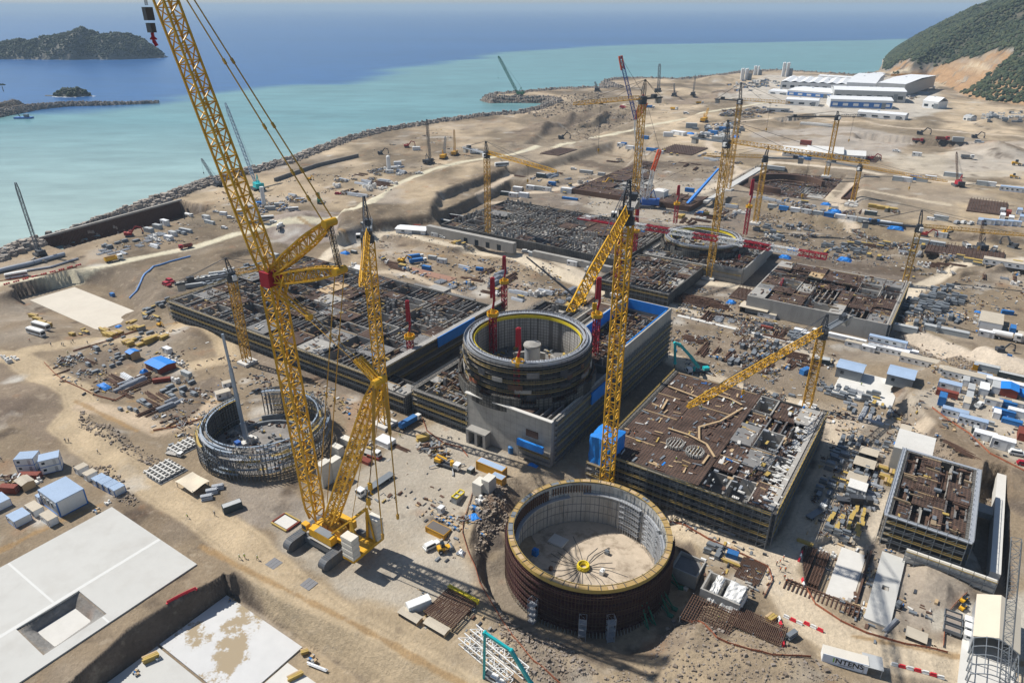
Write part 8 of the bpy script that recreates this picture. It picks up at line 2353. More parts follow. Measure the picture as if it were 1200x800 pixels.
for px,py,kd,lb,rl,sc in((1112,455,"site_cabin","blue-roofed cabin at the upper left of the village",0,(1.4,1.6,1.1)),(1109,464,"red_container","dark red roofed cabin below the blue-roofed one",0,(1.3,1,1)),(1103,472,"blue_container","dark blue tower cabin at the lower left of the village",1.57,(.9,1.1,1.5)),
 (1131,449,"grey_cabin","grey cabin at the top of the village lane",1.57,1),(1137,459,"grey_cabin","first grey cabin of the column in the village",1.57,1),(1135,468,"grey_cabin","second grey cabin of the column in the village",1.57,1),(1132,475,"tan_cabin","last cabin of the grey column in the village",1.57,1),
 (1152,459,"white_cabin","white cabin in the middle of the village",1.57,(1.2,1.4,1.1)),(1166,457,"grey_cabin","light grey cabin right of the white middle one",1.57,(1.2,1.2,1.1)),(1181,461,"gabled_shed","bright blue-roofed shed in the village",1.57,(.6,.75,.9)),(1199,462,"tarpaulined_load","bright blue sheeted stack at the right edge of the village",0,2),
 (1163,474,"tan_cabin","tan cabin above the white car lane",0,1),(1180,476,"blue_container","blue container in the right part of the village",0,(1,1,.9)),(1194,478,"tan_cabin","tan cabin at the right edge of the village",0,1),(1176,486,"blue_container","low blue container row in the village",0,(1.2,.8,.9)),(1185,496,"blue_container","big blue skip in the village",0,(1.1,1,.7)),
 (1167,488,"white_cabin","white kiosk left of the big blue skip",1.57,(.7,1,1)),(1196,512,"red_container","white and red cabin at the right edge below the skip",1.57,(1,1,1.2)),(1158,497,"grey_container","small grey store left of the big blue skip",0,.6),(1192,488,"white_container","white container at the right edge of the village",0,1.2)):
 put(kd,px,py,rel=rl,label=lb,scale=sc)
set_roof("bright blue-roofed shed in the village",TARP)
put("long_blue_cabin",1118,487,label="first white cabin on the rim of the terrace bank",group=GR,scale=(.75,1,1));put("long_blue_cabin",1139,497,label="second white cabin on the rim, with grey roof",group=GR,scale=(.8,1,1));put("white_cabin",1153,514,label="third white cabin on the rim, lower one",group=GR,scale=(1.2,1.3,1.05));put("white_cabin",1173,525,label="tall white cabin at the right end of the rim",group=GR,scale=(1.2,1.3,1.6));put("dark_container",1142,506,rel=1.57,label="black tank between the rim cabins",scale=(.5,.9,.9))
put("white_pickup",1147,476,rel=1.2,label="white van in the village lane",scale=1.1);put("white_car",1192,533,rel=.2,label="white car at the end of the rim cabins",scale=1.25);put("red_car",1200,545,rel=.2,label="red car cut by the right edge below the rim")
put("crate_group",1098,510,label="dark crate on the slope above the scaffolded block",scale=.8)
for i,(px,py)in enumerate(((1120,523),(1128,528),(1134,533))):put("rebar_bundle",px,py,label="%s bundle of rusty bars on the slope behind the scaffolded block"%ORD[i],rel=-.4)
for px,py,kd,lb,rl,sc in((1007,380,"grey_cabin","small grey cabin at the left end of the terrace road",0,(.8,1.2,1.2)),(1021,381,"blue_container","pale teal container with a tan roof on the terrace road",0,(1.1,1.3,1.2)),(1060,388,"grey_container","grey double container with open doors on the terrace road",0,(1.8,1.2,1.2)),(1108,390,"long_container","long lilac-grey hall on the terrace road",0,(1.6,1.4,1.0)),
 (1160,380,"long_tan_cabin","large pale-roofed workshop on the upper right terrace",1.57,(.8,2.0,1.3)),(1155,394,"white_cabin","white cabin at the foot of the pale-roofed workshop",0,1.1),(1178,398,"tank_truck","white tanker truck on the terrace road below the workshop",0,1.4),(1195,398,"tan_cabin","tan cabin at the right end of the terrace road",1.57,1.2),(1186,388,"blue_container","dark blue roof between the workshop and the tan cabin",1.57,1.0),
 (1146,366,"tarpaulined_load","blue tank at the left of the pale-roofed workshop",0,.7),(1180,368,"blue_container","blue tank behind the pale-roofed workshop",.2,(.9,.8,.8)),(1172,412,"grey_excavator","dark machine on the bank below the terrace road",.5,.9),(1183,417,"blue_container","little blue drum store on the bank edge",0,.3)):
 put(kd,px,py,rel=rl,label=lb,scale=sc)
p=GT(1040,385);mb=MB();mb.cyl(p,p+zv(3.4),2.0,2.0,18);mb.cyl(p+zv(3.4),p+zv(4.2),2.0,.4,18);o=mb.build("water_tank",WHITE,origin=p);tag(o,"round white water tank between the teal and grey containers","tank")
yard([(1060,350),(1120,335),(1115,362),(1080,388),(1045,375)],{"formwork_stack":5,"tall_formwork_stack":5,"scrap_heap":1},60,"on the grey panel yard left of the dark frame",41,gap=3.6,smin=1.0,smax=1.5)
yard([(1100,360),(1130,340),(1125,380),(1090,392)],{"formwork_stack":5,"tall_formwork_stack":4,"crate_group":1},30,"on the grey panel strip in front of the dark frame",42,gap=3.4,smin=1.0,smax=1.4)
yard([(1060,310),(1105,305),(1108,318),(1062,330)],{"bag_pallet":3,"mixed_formwork_stack":2,"crate_group":2,"scrap_heap":2},14,"in the bend of the pale road",43,gap=4)
yard([(960,285),(1050,285),(1045,305),(965,300)],{"tall_formwork_stack":4,"mixed_formwork_stack":4,"formwork_stack":4,"crate_group":1},40,"above the second turbine hall",44,gap=3.6,smin=1.0,smax=1.5)
yard([(880,268),(950,262),(955,280),(900,285)],{"formwork_stack":4,"mixed_formwork_stack":2,"scrap_heap":3,"bag_pallet":1},34,"under the bank beside the second ring",45,gap=3.8,smin=1.0,smax=1.6)
for i in range(12):
 px=905+i*13.2;py=244+i*2.0;kd=("grey_container","blue_container","white_container","grey_cabin")[i%4]
 put(kd,px,py,rel=uni(-.1,.1),label="%s unit from the left in the container line below the far rafts"%ORD[i],group="containers below the far rafts",scale=(1.2,1.3,1.2))
for px,py,sc,lb in((968,240,1.6,"blue sheeted load between the far rafts and the container line"),(978,249,2.2,"long blue sheeted load right of the far crane foot"),(1050,268,2.2,"blue sheeted load beside the thin-jib crane"),(822,250,1.5,"blue sheeted load near the blue crane"),(920,302,1.6,"blue sheet over the low shed near the second ring"),(990,305,1.8,"blue sheet on the far corner of the second turbine hall"),(929,293,1.4,"small blue sheet behind the striped jib"),(680,290,1.4,"pile of blue sheeting before the column field"),(670,262,1.2,"blue box on the column field")):
 put("tarpaulined_load",px,py,label=lb,scale=sc)
put("tarpaulined_load",857,355,label="round blue sheeted heap on the sand before the second turbine hall",scale=(1.1,1.3,1.5))
put("dark_container",1020,252,label="dark container below the reddish raft",scale=(1.4,1.3,1.2));put("grey_container",1102,258,label="grey double container right of the thin-jib crane",scale=(1.6,1.4,1.3));put("white_cabin",1090,258,label="tiny white kiosk beside the grey double container",scale=.8)
for i,(px,py)in enumerate(((1121,262),(1129,262),(1137,263))):put(("silver_car","white_car","white_pickup")[i],px,py,rel=1.2,label="%s parked vehicle in the row beside the grey double container"%ORD[i],scale=1.3)
for i in range(5):put("site_cabin",1148+i*10,262+i*.6,rel=1.57*(i==0),label="%s blue-roofed cabin in the far right camp's front row"%ORD[i],group="far right camp cabins",scale=1.35)
for i,(px,py,kd)in enumerate(((1174,256,"white_container"),(1174,250,"grey_cabin"),(1181,252,"red_container"),(1184,259,"white_cabin"),(1194,250,"site_cabin"),(1197,258,"site_cabin"))):put(kd,px,py,rel=1.57,label="%s unit of the two columns in the far right camp"%ORD[i],group="far right camp cabins",scale=1.35)
for px,py,kd,lb,rl,sc in((1078,285,"grey_container","first grey hall on the cut edge",0,(1.6,1.4,1.2)),(1098,288,"grey_container","second grey hall on the cut edge",0,(1.5,1.6,1.1)),(1102,278,"grey_cabin","grey cabin behind the halls on the cut edge",0,1.3),(1083,277,"red_excavator","red loader crane behind the halls on the cut edge",0,1.2),(1106,275,"yellow_excavator","yellow machine behind the halls on the cut edge",1,1.1),(1132,290,"white_tipper","white tipper truck on the brown spoil field, left one",-1.2,1.1),(1164,295,"white_tipper","white tipper truck on the brown spoil field, right one",1.4,1.1),(1186,290,"grey_excavator","dark excavator digging at the right end of the spoil field",2.6,1.3),
 (1183,312,"long_tan_cabin","long tan roof over a red-brown wall at the far right",0,(1.4,1.2,1.1)),(1116,207,"grey_container","dark grey hall right of the reddish raft",0,(2.4,2.0,1.4)),(1150,217,"grey_container","grey unit beside the pale blue hall",0,1.4),(1160,218,"white_container","white unit beside the pale blue hall",0,1.4),(1186,224,"long_blue_cabin","long pale blue-roofed hall at the right edge",0,(1.5,1.8,1.3)),(1188,209,"yellow_loader","yellow loader near the right edge",0,1.4)):
 put(kd,px,py,rel=rl,label=lb,scale=sc)
for i,(px,py)in enumerate(((1052,212),(1062,213),(1072,211),(1080,213),(1090,211))):put(("grey_container","white_container","blue_container")[i%3],px,py,label="%s unit in the line behind the reddish raft"%ORD[i],group="units behind the reddish raft",scale=1.5)
for i,(px,py)in enumerate(((1024,243),(1034,245),(1044,247))):put("yellow_beam_stack",px,py,rel=.1,label="%s row of yellow lattice parts in front of the reddish raft"%ORD[i],scale=(2.2,1.8,1.4))
put("concrete_block_stack",997,242,label="pale ballast blocks at the foot of the crane between the rafts",scale=2)
# middle distance
put("gabled_shed",484,272,label="white L-shaped office with a red roof patch by the spoil terraces",scale=(1.9,1.3,.9),rel=.35);set_roof("white L-shaped office with a red roof patch by the spoil terraces",ROOFW,PANELW)
put("white_cabin",500,271,label="white annex right of the L-shaped office",rel=.3,scale=(1.3,1.3,1));put("red_container",489,266,label="dark red porch of the L-shaped office",scale=(.9,1,.7),rel=.35)
put("dark_container",524,262,label="black container behind the white row of cabins",scale=(2.2,1.2,1.1));put("long_blue_cabin",526,275,label="white cabin row with a line of small windows",scale=(1.1,1.1,1.1));put("grey_cabin",510,277,label="grey cabin left of the white cabin row",rel=.1);put("white_car",519,279,label="dark-windowed car between the grey cabin and the white row",scale=1.2)
put("white_tent",544,274,label="small white tent roof right of the white cabin row",scale=(.35,.4,.5))
put("long_container",530,256,rel=.1,label="long dark maroon formwork wall above the white cabin row",scale=(2.2,.6,1.4));retex([o for o in bpy.data.objects if o.get('label')=="long dark maroon formwork wall above the white cabin row"][0],"body",MAROON)
yard([(535,278),(600,292),(595,300),(530,286)],{"mixed_formwork_stack":4,"yellow_beam_stack":1,"crate_group":3,"scrap_heap":3,"bag_pallet":2},34,"around the crane by the spoil terraces",51,gap=3.8,smin=1.0,smax=1.6)
yard([(600,290),(640,298),(690,305),(660,312),(600,300)],{"crate_group":4,"scrap_heap":2,"formwork_stack":3},20,"below the column field",52,gap=4,smin=1.0,smax=1.6)
for px,py,kd,lb,rl,sc in((629,301,"grey_container","grey container left of the tan huts below the column field",.1,(1.8,1.2,1.1)),(640,292,"tan_cabin","upper tan hut below the column field",.1,(1.1,1.4,1)),(650,289,"tan_cabin","back tan hut below the column field",.1,(1.3,1.3,1)),(659,297,"tan_cabin","right tan hut below the column field",.1,(1.3,1.4,1.2)),(671,311,"white_cabin","lone white cabin before the second unit annex",.1,(1.2,1.2,1.2)),(616,296,"white_car","silver car on the road below the column field",.4,1.2),(689,316,"white_pickup","white pickup right of the lone white cabin",1.5,1.2)):
 put(kd,px,py,rel=rl,label=lb,scale=sc)
grey_wall("long low grey culvert wall with black mesh left of the reactor ring",-262,-218,283,287,0,3.2,CONCD)
slab("concrete_block","square pale concrete chamber in the line of the black culvert",[(-250,-238,283.5,290)],0,4.2,CONC,cat="concrete chamber")
slab("concrete_raft","long rust-red blinding raft at the edge of the shallow cut",[(-290,-252,306,313)],-.5,.5,M("raft_red",(.30,.17,.12),.9,.15),cat="concrete raft")
slab("concrete_raft","long white-speckled channel floor in the shallow cut",[(-270,-165,316,322)],-3.6,-3.2,M("channel",(.42,.41,.39),.9,.3,.3),cat="channel")
for px,py,kd,lb,rl,sc in((471,308,"yellow_excavator","brown piling machine left of the blue trucks",.3,1.1),(487,303,"blue_box_truck","blue and white truck, farther of the pair at the cut",1.0,.9),(490,308,"blue_box_truck","blue and white truck, nearer of the pair at the cut",1.0,.95),(507,304,"grey_container","grey container right of the blue trucks",.2,1.0),(518,308,"grey_cabin","grey cabin right of the blue trucks",.2,1.1),(500,316,"blue_container","white cabin with a blue roof below the blue trucks",.1,1.0),(546,317,"blue_container","small blue tank on the sand, left of two before the ring",.2,.55),(562,317,"blue_container","blue container on the sand, right of two before the ring",.2,.8),
 (424,320,"white_tent","small white roof left of the dark-headed crane",.2,(.3,.35,.6)),(405,297,"tarpaulined_load","blue sheeted load at the crossroads right of the big crane's struts",0,1.3),(415,297,"dark_container","dark box right of the blue sheeted load at the crossroads",0,.8),(427,265,"dark_container","dark hut behind the dark-headed crane",0,1.0),(322,302,"grey_container","grey tank unit behind the luffing jib's foot",0,1.2)):
 put(kd,px,py,rel=rl,label=lb,scale=sc)
yard([(385,315),(420,310),(425,325),(390,330)],{"crate_group":2,"scrap_heap":2,"bag_pallet":1},10,"at the crossroads behind the dark deck",53,gap=4)
yard([(215,335),(300,310),(310,325),(240,345)],{"pipe_bundle":3,"tall_formwork_stack":4,"formwork_stack":4,"bag_pallet":1},40,"behind the upper left corner of the dark deck",54,gap=4.2,smin=1.1,smax=1.7)
for i,(px,py)in enumerate(((227,336),(236,331),(246,326),(255,322))):put("long_container",px,py,rel=.95,label="%s of the grey tank rows behind the upper left corner of the dark deck"%ORD[i],group="grey tank rows behind the dark deck",scale=(.8,.8,.8))
for px,py,lb in((196,335,"red tractor left of the long dark counter-jib"),(200,331,"red trailer left of the long dark counter-jib")):put("red_car",px,py,label=lb,scale=1.4)
for px,py,kd,lb,rl,sc in((312,258,"coach","grey coach in the shore batching yard",.9,1),(344,247,"coach","white minibus on the track right of the grey coach",.9,(.7,.9,.9)),(328,268,"mixer_truck","white mixer truck at the foot of the gravel heap",2.2,1.2),(380,276,"white_tipper","white truck on the track right of the gravel heap",2.4,.9),(352,236,"ochre_container","yellow bin right of the batching yard",.8,(1.3,1,1)),(375,238,"green_excavator","green excavator with its arm raised, left of the spoil terraces",2.4,1.5),(304,241,"blue_container","pale blue plant block in the batching yard",.7,(1.6,1.4,1.3)),(317,246,"grey_container","first grey silo block in the batching yard",.8,(1.4,1.2,1.2)),(328,242,"grey_container","second grey silo block in the batching yard",.8,(1.4,1.2,1.2)),
 (295,262,"grey_container","grey block left of the grey coach",.8,1.2),(320,261,"white_car","white car in front of the grey coach",.9,1.1),(396,228,"red_car","red car on the upper track",.5,1.2),(363,211,"yellow_excavator","small yellow machine on the shore road",0,.9),(281,250,"white_container","white unit behind the big boom in the batching yard",.7,1.2),(270,256,"white_car","white van left of the batching yard",.5,1.2)):
 put(kd,px,py,rel=rl,label=lb,scale=sc)
for i,(px,py,top)in enumerate(((310,243,219),(302,262,238))):
 p=GT(px,py);h=height_at(p,top)-p.z;r=thing("cement_silo",("taller" if i==0 else "nearer")+" slim white silo in the shore batching yard","silo",p);mb=MB();mb.cyl(p+zv(3),p+zv(h),1.7,1.7,16);mb.cyl(p+zv(1),p+zv(3),.5,1.7,16,False);part("shell",mb,PANELW,r);mb=MB()
 for q in range(4):a=.8+q*1.57;mb.bar(p+Vector((cos(a)*1.5,sin(a)*1.5,0)),p+Vector((cos(a)*1.5,sin(a)*1.5,3.4)),.25)
 part("leg",mb,GSTEEL,r)
yard([(290,235),(350,228),(360,240),(300,255)],{"scrap_heap":3,"crate_group":3,"pipe_bundle":1},26,"in the shore batching yard",55,gap=5,smin=1.3,smax=2)
yard([(385,215),(440,200),(470,195),(478,208),(430,232),(400,226)],{"scrap_heap":4,"bag_pallet":4,"pipe_bundle":3,"crate_group":2,"rebar_bundle":3},50,"on the shore terrace above the spoil slopes",56,gap=5.5,smin=1.3,smax=2.1)
for px,py,kd,lb,rl,sc in((463,199,"tank_truck","white silo truck on the shore terrace",.8,1.3),(466,193,"white_container","white container behind the silo truck on the shore terrace",.8,1.3),(457,203,"grey_cabin","grey cabin beside the silo truck on the shore terrace",.8,1.2),(491,204,"white_pickup","pale trailer where the terrace track meets the shore road",.8,1.5),(588,195,"coach","white coach beyond the crane by the spoil terraces",.9,1.2),(488,176,"white_container","white tank unit behind the drilling rigs",.8,1.5),(477,173,"red_excavator","red rig base on the shore terrace",.8,1.5),(446,181,"grey_excavator","dark excavator at the dark mound by the shore",.8,1.4),(555,179,"white_cabin","white control hut near the shore road",.6,1.4)):
 put(kd,px,py,rel=rl,label=lb,scale=sc)
p=GT(456,201);mb=MB();mb.cyl(p,p+zv(15),2,2,16);mb.cyl(p+zv(15),p+zv(16),2,.6,16);o=mb.build("cement_silo",PANELW,origin=p);tag(o,"single white silo standing on the shore terrace","silo")
def long_wall2():
 P=[GT(322,213),GT(370,196),GT(420,184)];r=thing("retaining_wall","low dark grey wall along the shore behind the big crane's pendants","wall",P[0]);mb=MB()
 for p,q in zip(P[:-1],P[1:]):mb.bar(p+zv(1.5),q+zv(1.5),1.2,4.0)
 part("wall",mb,CONCD,r)
long_wall2()
for px,py,kd,lb,rl,sc in((592,229,"dark_container","dark container at the left end of the cabins above the column field",.2,1.4),(607,224,"white_container","white container above the column field, upper left",.1,1.6),(602,231,"white_cabin","white cabin above the column field, front left",.1,1.5),(614,231,"white_container","white container above the column field, front right",.1,1.5),(622,222,"white_cabin","white cabin on the upper line above the column field",.1,1.4),(632,223,"grey_container","grey container on the upper line above the column field",.1,1.4),(641,224,"grey_cabin","grey cabin at the right end of the upper line",.1,1.3),(664,226,"white_container","lone white container left of the precast yard",.1,1.7),(634,208,"dark_container","dark container on the brown mound",.1,1.5),(647,217,"blue_container","blue container at the foot of the brown mound",.1,1.2),(668,234,"blue_container","row of blue crates left of the thick yellow mast",.1,(2.4,1,.7)),(687,203,"grey_container","long grey hut behind the precast yard",.1,(2.4,1.4,1.2)),(705,206,"grey_container","grey unit right of the long grey hut",.1,1.2),(672,199,"white_car","white car near the retaining wall road",.3,1.4),
 (706,219,"yellow_excavator","yellow crawler machine in the precast yard",.8,1.6),(722,233,"red_container","green and red container pair by the precast yard",.1,1.3),(770,240,"dark_container","dark skid left of the white wrapped tank",.1,1),(808,225,"blue_container","bright blue tank on the far working level",.1,1.3),(728,172,"white_cabin","first white hut in the far cabin row",0,1.6),(738,175,"white_container","second white hut in the far cabin row",0,1.6),(748,177,"site_cabin","third, blue-roofed hut in the far cabin row",0,1.6),(764,177,"blue_container","long blue-roofed hut in the far cabin row",0,(2.2,1.4,1.2)),(731,170,"blue_container","small blue tank behind the far cabin row",0,1.2),(773,180,"white_cabin","white hut right of the long blue-roofed hut",0,1.3),(756,163,"blue_container","blue and white unit behind the orange-tipped crane",0,1.5)):
 put(kd,px,py,rel=rl,label=lb,scale=sc)
p=GT(773,235);r=thing("wrapped_tank","big white wrapped cube beside the blue and white crawler crane","wrapped tank",p);mb=MB();mb.box(p,(11,10,9),YAW,.97);part("cover",mb,TARPW,r);mb=MB();mb.box(p+zv(9),(10,9,.8),YAW,.7);part("top",mb,TARPW,r)
for q in range(9):
 p=GT(690+q*5.5,226+.4*q+(q%2)*1.2);mb=MB();mb.ring((p.x,p.y),2.0,2.6,p.z-.2,p.z+2.2,18);o=mb.build("precast_ring",CONC,origin=p);tag(o,"grey precast ring standing in rows in the precast yard","precast ring","precast rings in the yard")
for q in range(8):
 p=GT(680+q*6.5,215+.3*q+(q%2)*2);mb=MB();mb.ring((p.x,p.y),2.2,2.9,p.z-.2,p.z+2.4,18);o=mb.build("precast_ring",CONC,origin=p);tag(o,"grey precast ring standing in rows in the precast yard","precast ring","precast rings in the yard")
yard([(780,250),(860,235),(880,250),(800,268)],{"rebar_bundle":3,"yellow_beam_stack":1,"pipe_bundle":2,"scrap_heap":3,"concrete_block_stack":2},30,"on the working level behind the second ring",57,gap=4.5,smin=1.2,smax=1.9)
slab("concrete_slab","long white slab edge behind the second ring",[(-182,-112,482,490)],0,1.4,WSLAB)
slab("concrete_slab","pale slab strip between the dug foundation and the deep raft",[(-187,-183,560,720),(-189.5,-187,600,720)],3.5,5.4,WSLAB)
yard([(700,330),(820,348),(850,362),(720,348)],{"rebar_bundle":9,"formwork_stack":1},44,"on the sand in front of the second reactor",58,gap=3.2,smin=1.1,smax=1.9,yaws=(0,),jit=.1)
slab("concrete_strip","long pale concrete strip below the rebar rows",[(-118,-52,333,335.5)],-.2,.7,CONCP,cat="concrete strip")
put("open_shed",884,366,label="open tan shed beside the red crawler crane",scale=(1.2,1.0,1));put("tan_cabin",899,371,label="tan hut right of the open tan shed",scale=(1.6,1.6,.9));put("white_tent",920,333,label="white double roof in front of the second turbine hall",scale=(.55,.55,.8));put("grey_container",946,345,label="grey container at the foot of the second turbine hall",scale=(1.4,1.2,1.2));put("white_container",913,361,label="white kiosk beside the red crawler crane",scale=.8);put("dark_container",925,357,label="black skid right of the red crawler crane",scale=(1.2,.8,.6))
put("long_white_container",990,398,label="long white pipe rack right of the slanting-jib crane's counterweight",scale=(1.6,1,.8));put("white_container",937,392,label="white box with dark windows behind the slanting jib's root",scale=(1,1.3,1.2));put("white_cabin",944,395,label="white cabin right of the dark-windowed box",scale=(.8,1.2,1));put("red_container",898,387,label="small red and white cabin on the littered slope",scale=(1.0,.8,.9));put("tan_cabin",999,405,label="tan cabin at the upper edge of the littered slope",scale=(1.2,1.3,.9))
yard([(800,395),(900,400),(960,425),(900,440),(820,420)],{"scrap_heap":6,"rebar_bundle":5,"formwork_stack":2,"crate_group":1},70,"on the littered slope behind the turbine deck",59,gap=3.2,smin=.9,smax=1.6)
yard([(820,365),(880,375),(980,400),(940,405),(830,385)],{"scrap_heap":4,"rebar_bundle":3,"formwork_stack":3,"prop_rack":1},40,"on the upper part of the littered slope",60,gap=3.4,smin=1.0,smax=1.6)
yard([(920,355),(1000,375),(1000,385),(925,370)],{"rebar_bundle":4,"scrap_heap":4,"formwork_stack":2},24,"along the road before the second turbine hall",61,gap=3.6,smin=1.0,smax=1.6)
yard([(860,448),(935,465),(930,475),(850,458)],{"scrap_heap":3,"formwork_stack":3,"crate_group":2},18,"along the back edge of the turbine deck",62,gap=3)
for px,py,lb in((744,345,"dark heap of rebar off-cuts, upper of two on the pale sand"),(765,372,"dark heap of rebar off-cuts, lower of two on the pale sand")):put("rebar_bundle",px,py,label=lb,scale=(2.2,4,2))
# far site
def hall(p0,p1,depth,h,label,roof=ROOFW,wall=PANELW,stripe=None,rise=2.0,rz=None,bays=0):
 """large hall with its long front from pixel p0 to p1"""
 a,b=GT(*p0),GT(*p1);z=min(a.z,b.z)-.5;d=Vector((b.x-a.x,b.y-a.y,0));L=d.length;d.normalize();s=Vector((-d.y,d.x,0));m_=(a+b)/2+s*depth/2;m_.z=z
 yaw=atan2(d.y,d.x);r=thing("industrial_hall",label,"hall",m_);mb=MB();mb.box(m_,(L,depth,h),yaw);part("wall",mb,wall,r)
 mb=MB();n=max(1,bays)
 for k in range(n):
  w=L/n;c=m_+d*(-L/2+w*(k+.5));q=w/2 if bays else L/2
  if bays:
   for e in(-1,1):
    P=[c+d*(e*q)-s*(depth/2+.4),c-s*(depth/2+.4),c+s*(depth/2+.4),c+d*(e*q)+s*(depth/2+.4)];zz=(h+.05,h+rise,h+rise,h+.05);Q=[p+zv(t)for p,t in zip(P,zz)];mb.hexa([*(v for v in Q),*(v+zv(.3)for v in Q)])
  else:
   for e in(-1,1):
    P=[c-d*(L/2+.4)+s*(e*depth/2),c+d*(L/2+.4)+s*(e*depth/2),c+d*(L/2+.4),c-d*(L/2+.4)];zz=(h+.05,h+.05,h+rise,h+rise);Q=[p+zv(t)for p,t in zip(P,zz)];mb.hexa([*Q,*(v+zv(.3)for v in Q)])
 part("roof",mb,roof,r)
 if stripe is not None:
  mb=MB();mb.box(m_-s*(depth/2+.1)+zv(h*.15),(L*.98,.2,h*.6),yaw);part("cladding_band",mb,stripe,r)
 mb=MB();k=0
 n=max(2,int(L/14))
 for i in range(n):mb.box(m_-s*(depth/2+.24)+d*(-L/2+L*(i+.5)/n)+zv(h*.3),(L/n*.5,.2,h*.3),yaw)
 part("window_strip",mb,GLASSM if stripe is None else PANELW,r)
 mb=MB();mb.box(m_-s*(depth/2+.3)+d*(L*.36),(6,.3,h*.75),yaw);part("door",mb,GSTEEL,r)
 for i in range(max(1,int(L/40))):
  mb=MB();mb.box(m_+d*(-L/2+L*(i+.4)/max(1,int(L/40)))+zv(h+rise*.8),(3,2.4,1.6),yaw);part("roof_vent",mb,GALV,r)
 return r
hall((972,126),(1045,128.5),50,13,"white hall with a broad blue front and long pale roof at the far site",stripe=BLUEB,rise=3)
hall((976,118),(1060,121),70,18,"tall white hall just behind the blue-fronted one",rise=3,wall=ROOFG)
hall((990,109),(1024,110.5),230,19,"big flat white hall, left half of the far pair",rise=3)
hall((1026,111),(1058,113),230,21,"big flat white hall, right half of the far pair",rise=3,wall=ROOFG)
hall((914,104),(990,108),120,14,"white hall with ridged roof near the far silos",rise=2.5,bays=7)
hall((922,112),(974,116),80,10,"low white hall with a blue band in front of the ridged one",stripe=BLUEB)
hall((920,123),(958,125),34,9,"short white hall with blue doors at the far yard")
hall((900,110),(922,112),40,6,"small white open roof left of the far halls")
hall((898,131),(925,132),18,6,"long low white block at the left front of the far halls",roof=ROOFT)
hall((1004,136.5),(1060,141),22,7,"low white strip building in front of the blue-fronted hall")
hall((958,93),(1004,96),22,8,"long narrow white shed behind the ridged hall by the sea")
hall((1020,93),(1037,90),26,8,"white shed tucked under the headland")
hall((1080,126),(1098,128),26,11,"white tent-like store at the foot of the hill",rise=6)
hall((1128,141),(1137,142),14,6,"small white building below the hill's lower wood",roof=ROOFG)
for(px,py,s,lb)in((932,182,(1.05,1.0,1.1),"white tent with gable roof, left of three at the far rafts"),(965,185,(1.35,1.25,1.4),"largest white tent with a green front, middle of three"),(1000,187,(.8,.8,1.1),"white tent, right of three beside the red machine")):put("white_tent",px,py,rel=.25,label=lb,scale=s)
put("red_container",944,170,label="dark red lorry body between the white tents",scale=2);put("red_excavator",1020,188,label="dark red crane machine right of the white tents",scale=1.5);put("blue_container",942,187,label="teal strip in front of the left white tent",scale=(2.4,1,1))
put("long_container",905,198,label="low white-roofed shelter before the deep dark raft",scale=(2.0,1.6,1.2))
for(cx,cy,n,top,lb)in((872,94,4,81,"left cluster of white concrete silos on the far shore"),(886,88,3,78,"middle cluster of white concrete silos on the far shore"),(920,90,4,74,"tallest cluster of white concrete silos on the far shore")):
 p=GT(cx,cy);h=height_at(p,top)-p.z;r=thing("silo_cluster",lb,"silos",p)
 for k in range(n):
  mb=MB();c=p+Vector(((k-(n-1)/2)*4.8,(k%2)*4,0));mb.cyl(c+zv(0),c+zv(h),2.3,2.3,14);mb.cyl(c+zv(h),c+zv(h+2),2.3,.5,14);part("silo",mb,PANELW,r)
 mb=MB();mb.box(p+Vector((n*2.6+2,0,0)),(6,6,h*.6),0);part("batching_tower",mb,GSTEEL,r)
def gantry(px,py,label,w,h):
 p=GT(px,py);r=thing("gantry_crane",label,"gantry crane",p);mb=MB();d=Vector((1,.1,0)).normalized()
 mb.lattice(p-d*w/2+zv(h),p+d*w/2+zv(h),3,3,bay=3.5,chord=.9,brace=.5);part("bridge",mb,GATE,r)
 for q in(-.36,-.26,.3,.4):mb=MB();mb.bar(p+d*w*q,p+d*w*q*.95+zv(h),1.4);part("leg",mb,GATE,r)
gantry(1060,97,"large yellow gantry crane under the quarry face, farther one",70,16);gantry(1054,101,"yellow gantry crane under the quarry face, nearer one",50,14)
mound_things=[]
for px,py,kd,lb,sc in((761,127,"blue_box_truck","dark truck on the far haul road",1.4),(790,129,"yellow_tipper","yellow tipper on the far haul road, left one",1.6),(820,122,"yellow_tipper","yellow tipper on the far haul road, right one",1.6),(804,134,"white_car","white car on the far haul road",2),(658,163,"grey_excavator","dark bulldozer below the far retaining road",1.8),(730,127,"red_car","red truck near the far excavation bank",2.5),(1133,186,"white_tipper","white tipper at the foot of the pale gravel heap",1.5),(1191,194,"yellow_loader","yellow loader at the right of the pale gravel heap",1.8),(1074,183,"white_cabin","white cabin alone on the far sand",1.5),(1050,178,"white_pickup","white pickup on the far sand left of the lone cabin",1.6),(1104,165,"red_tipper","red and dark lorry on the far sand",1.8),(1078,158,"grey_excavator","dark digger on the far sand",1.8),(1142,162,"grey_excavator","dark digger at the pale heaps",1.6),(1147,168,"silver_car","grey car below the dark digger at the pale heaps",2),(1075,166,"red_tipper","dark red lorry on the far sand, left one",1.5),(1122,166,"grey_container","grey unit on the far sand",2),(795,158,"white_cabin","large white far workshop by the pale road",(3.4,3,1.6)),(783,160,"white_container","white annex of the far workshop",2),(810,150,"grey_container","grey store behind the far workshop",2.4),(835,158,"blue_container","blue container in the far storage yard, left one",2),(848,154,"blue_container","blue container in the far storage yard, right one",2),(826,160,"white_container","white container in the far storage yard",2),(840,165,"grey_container","grey container in the far storage yard",2)):
 put(kd,px,py,rel=uni(-.3,.5),label=lb,scale=sc)
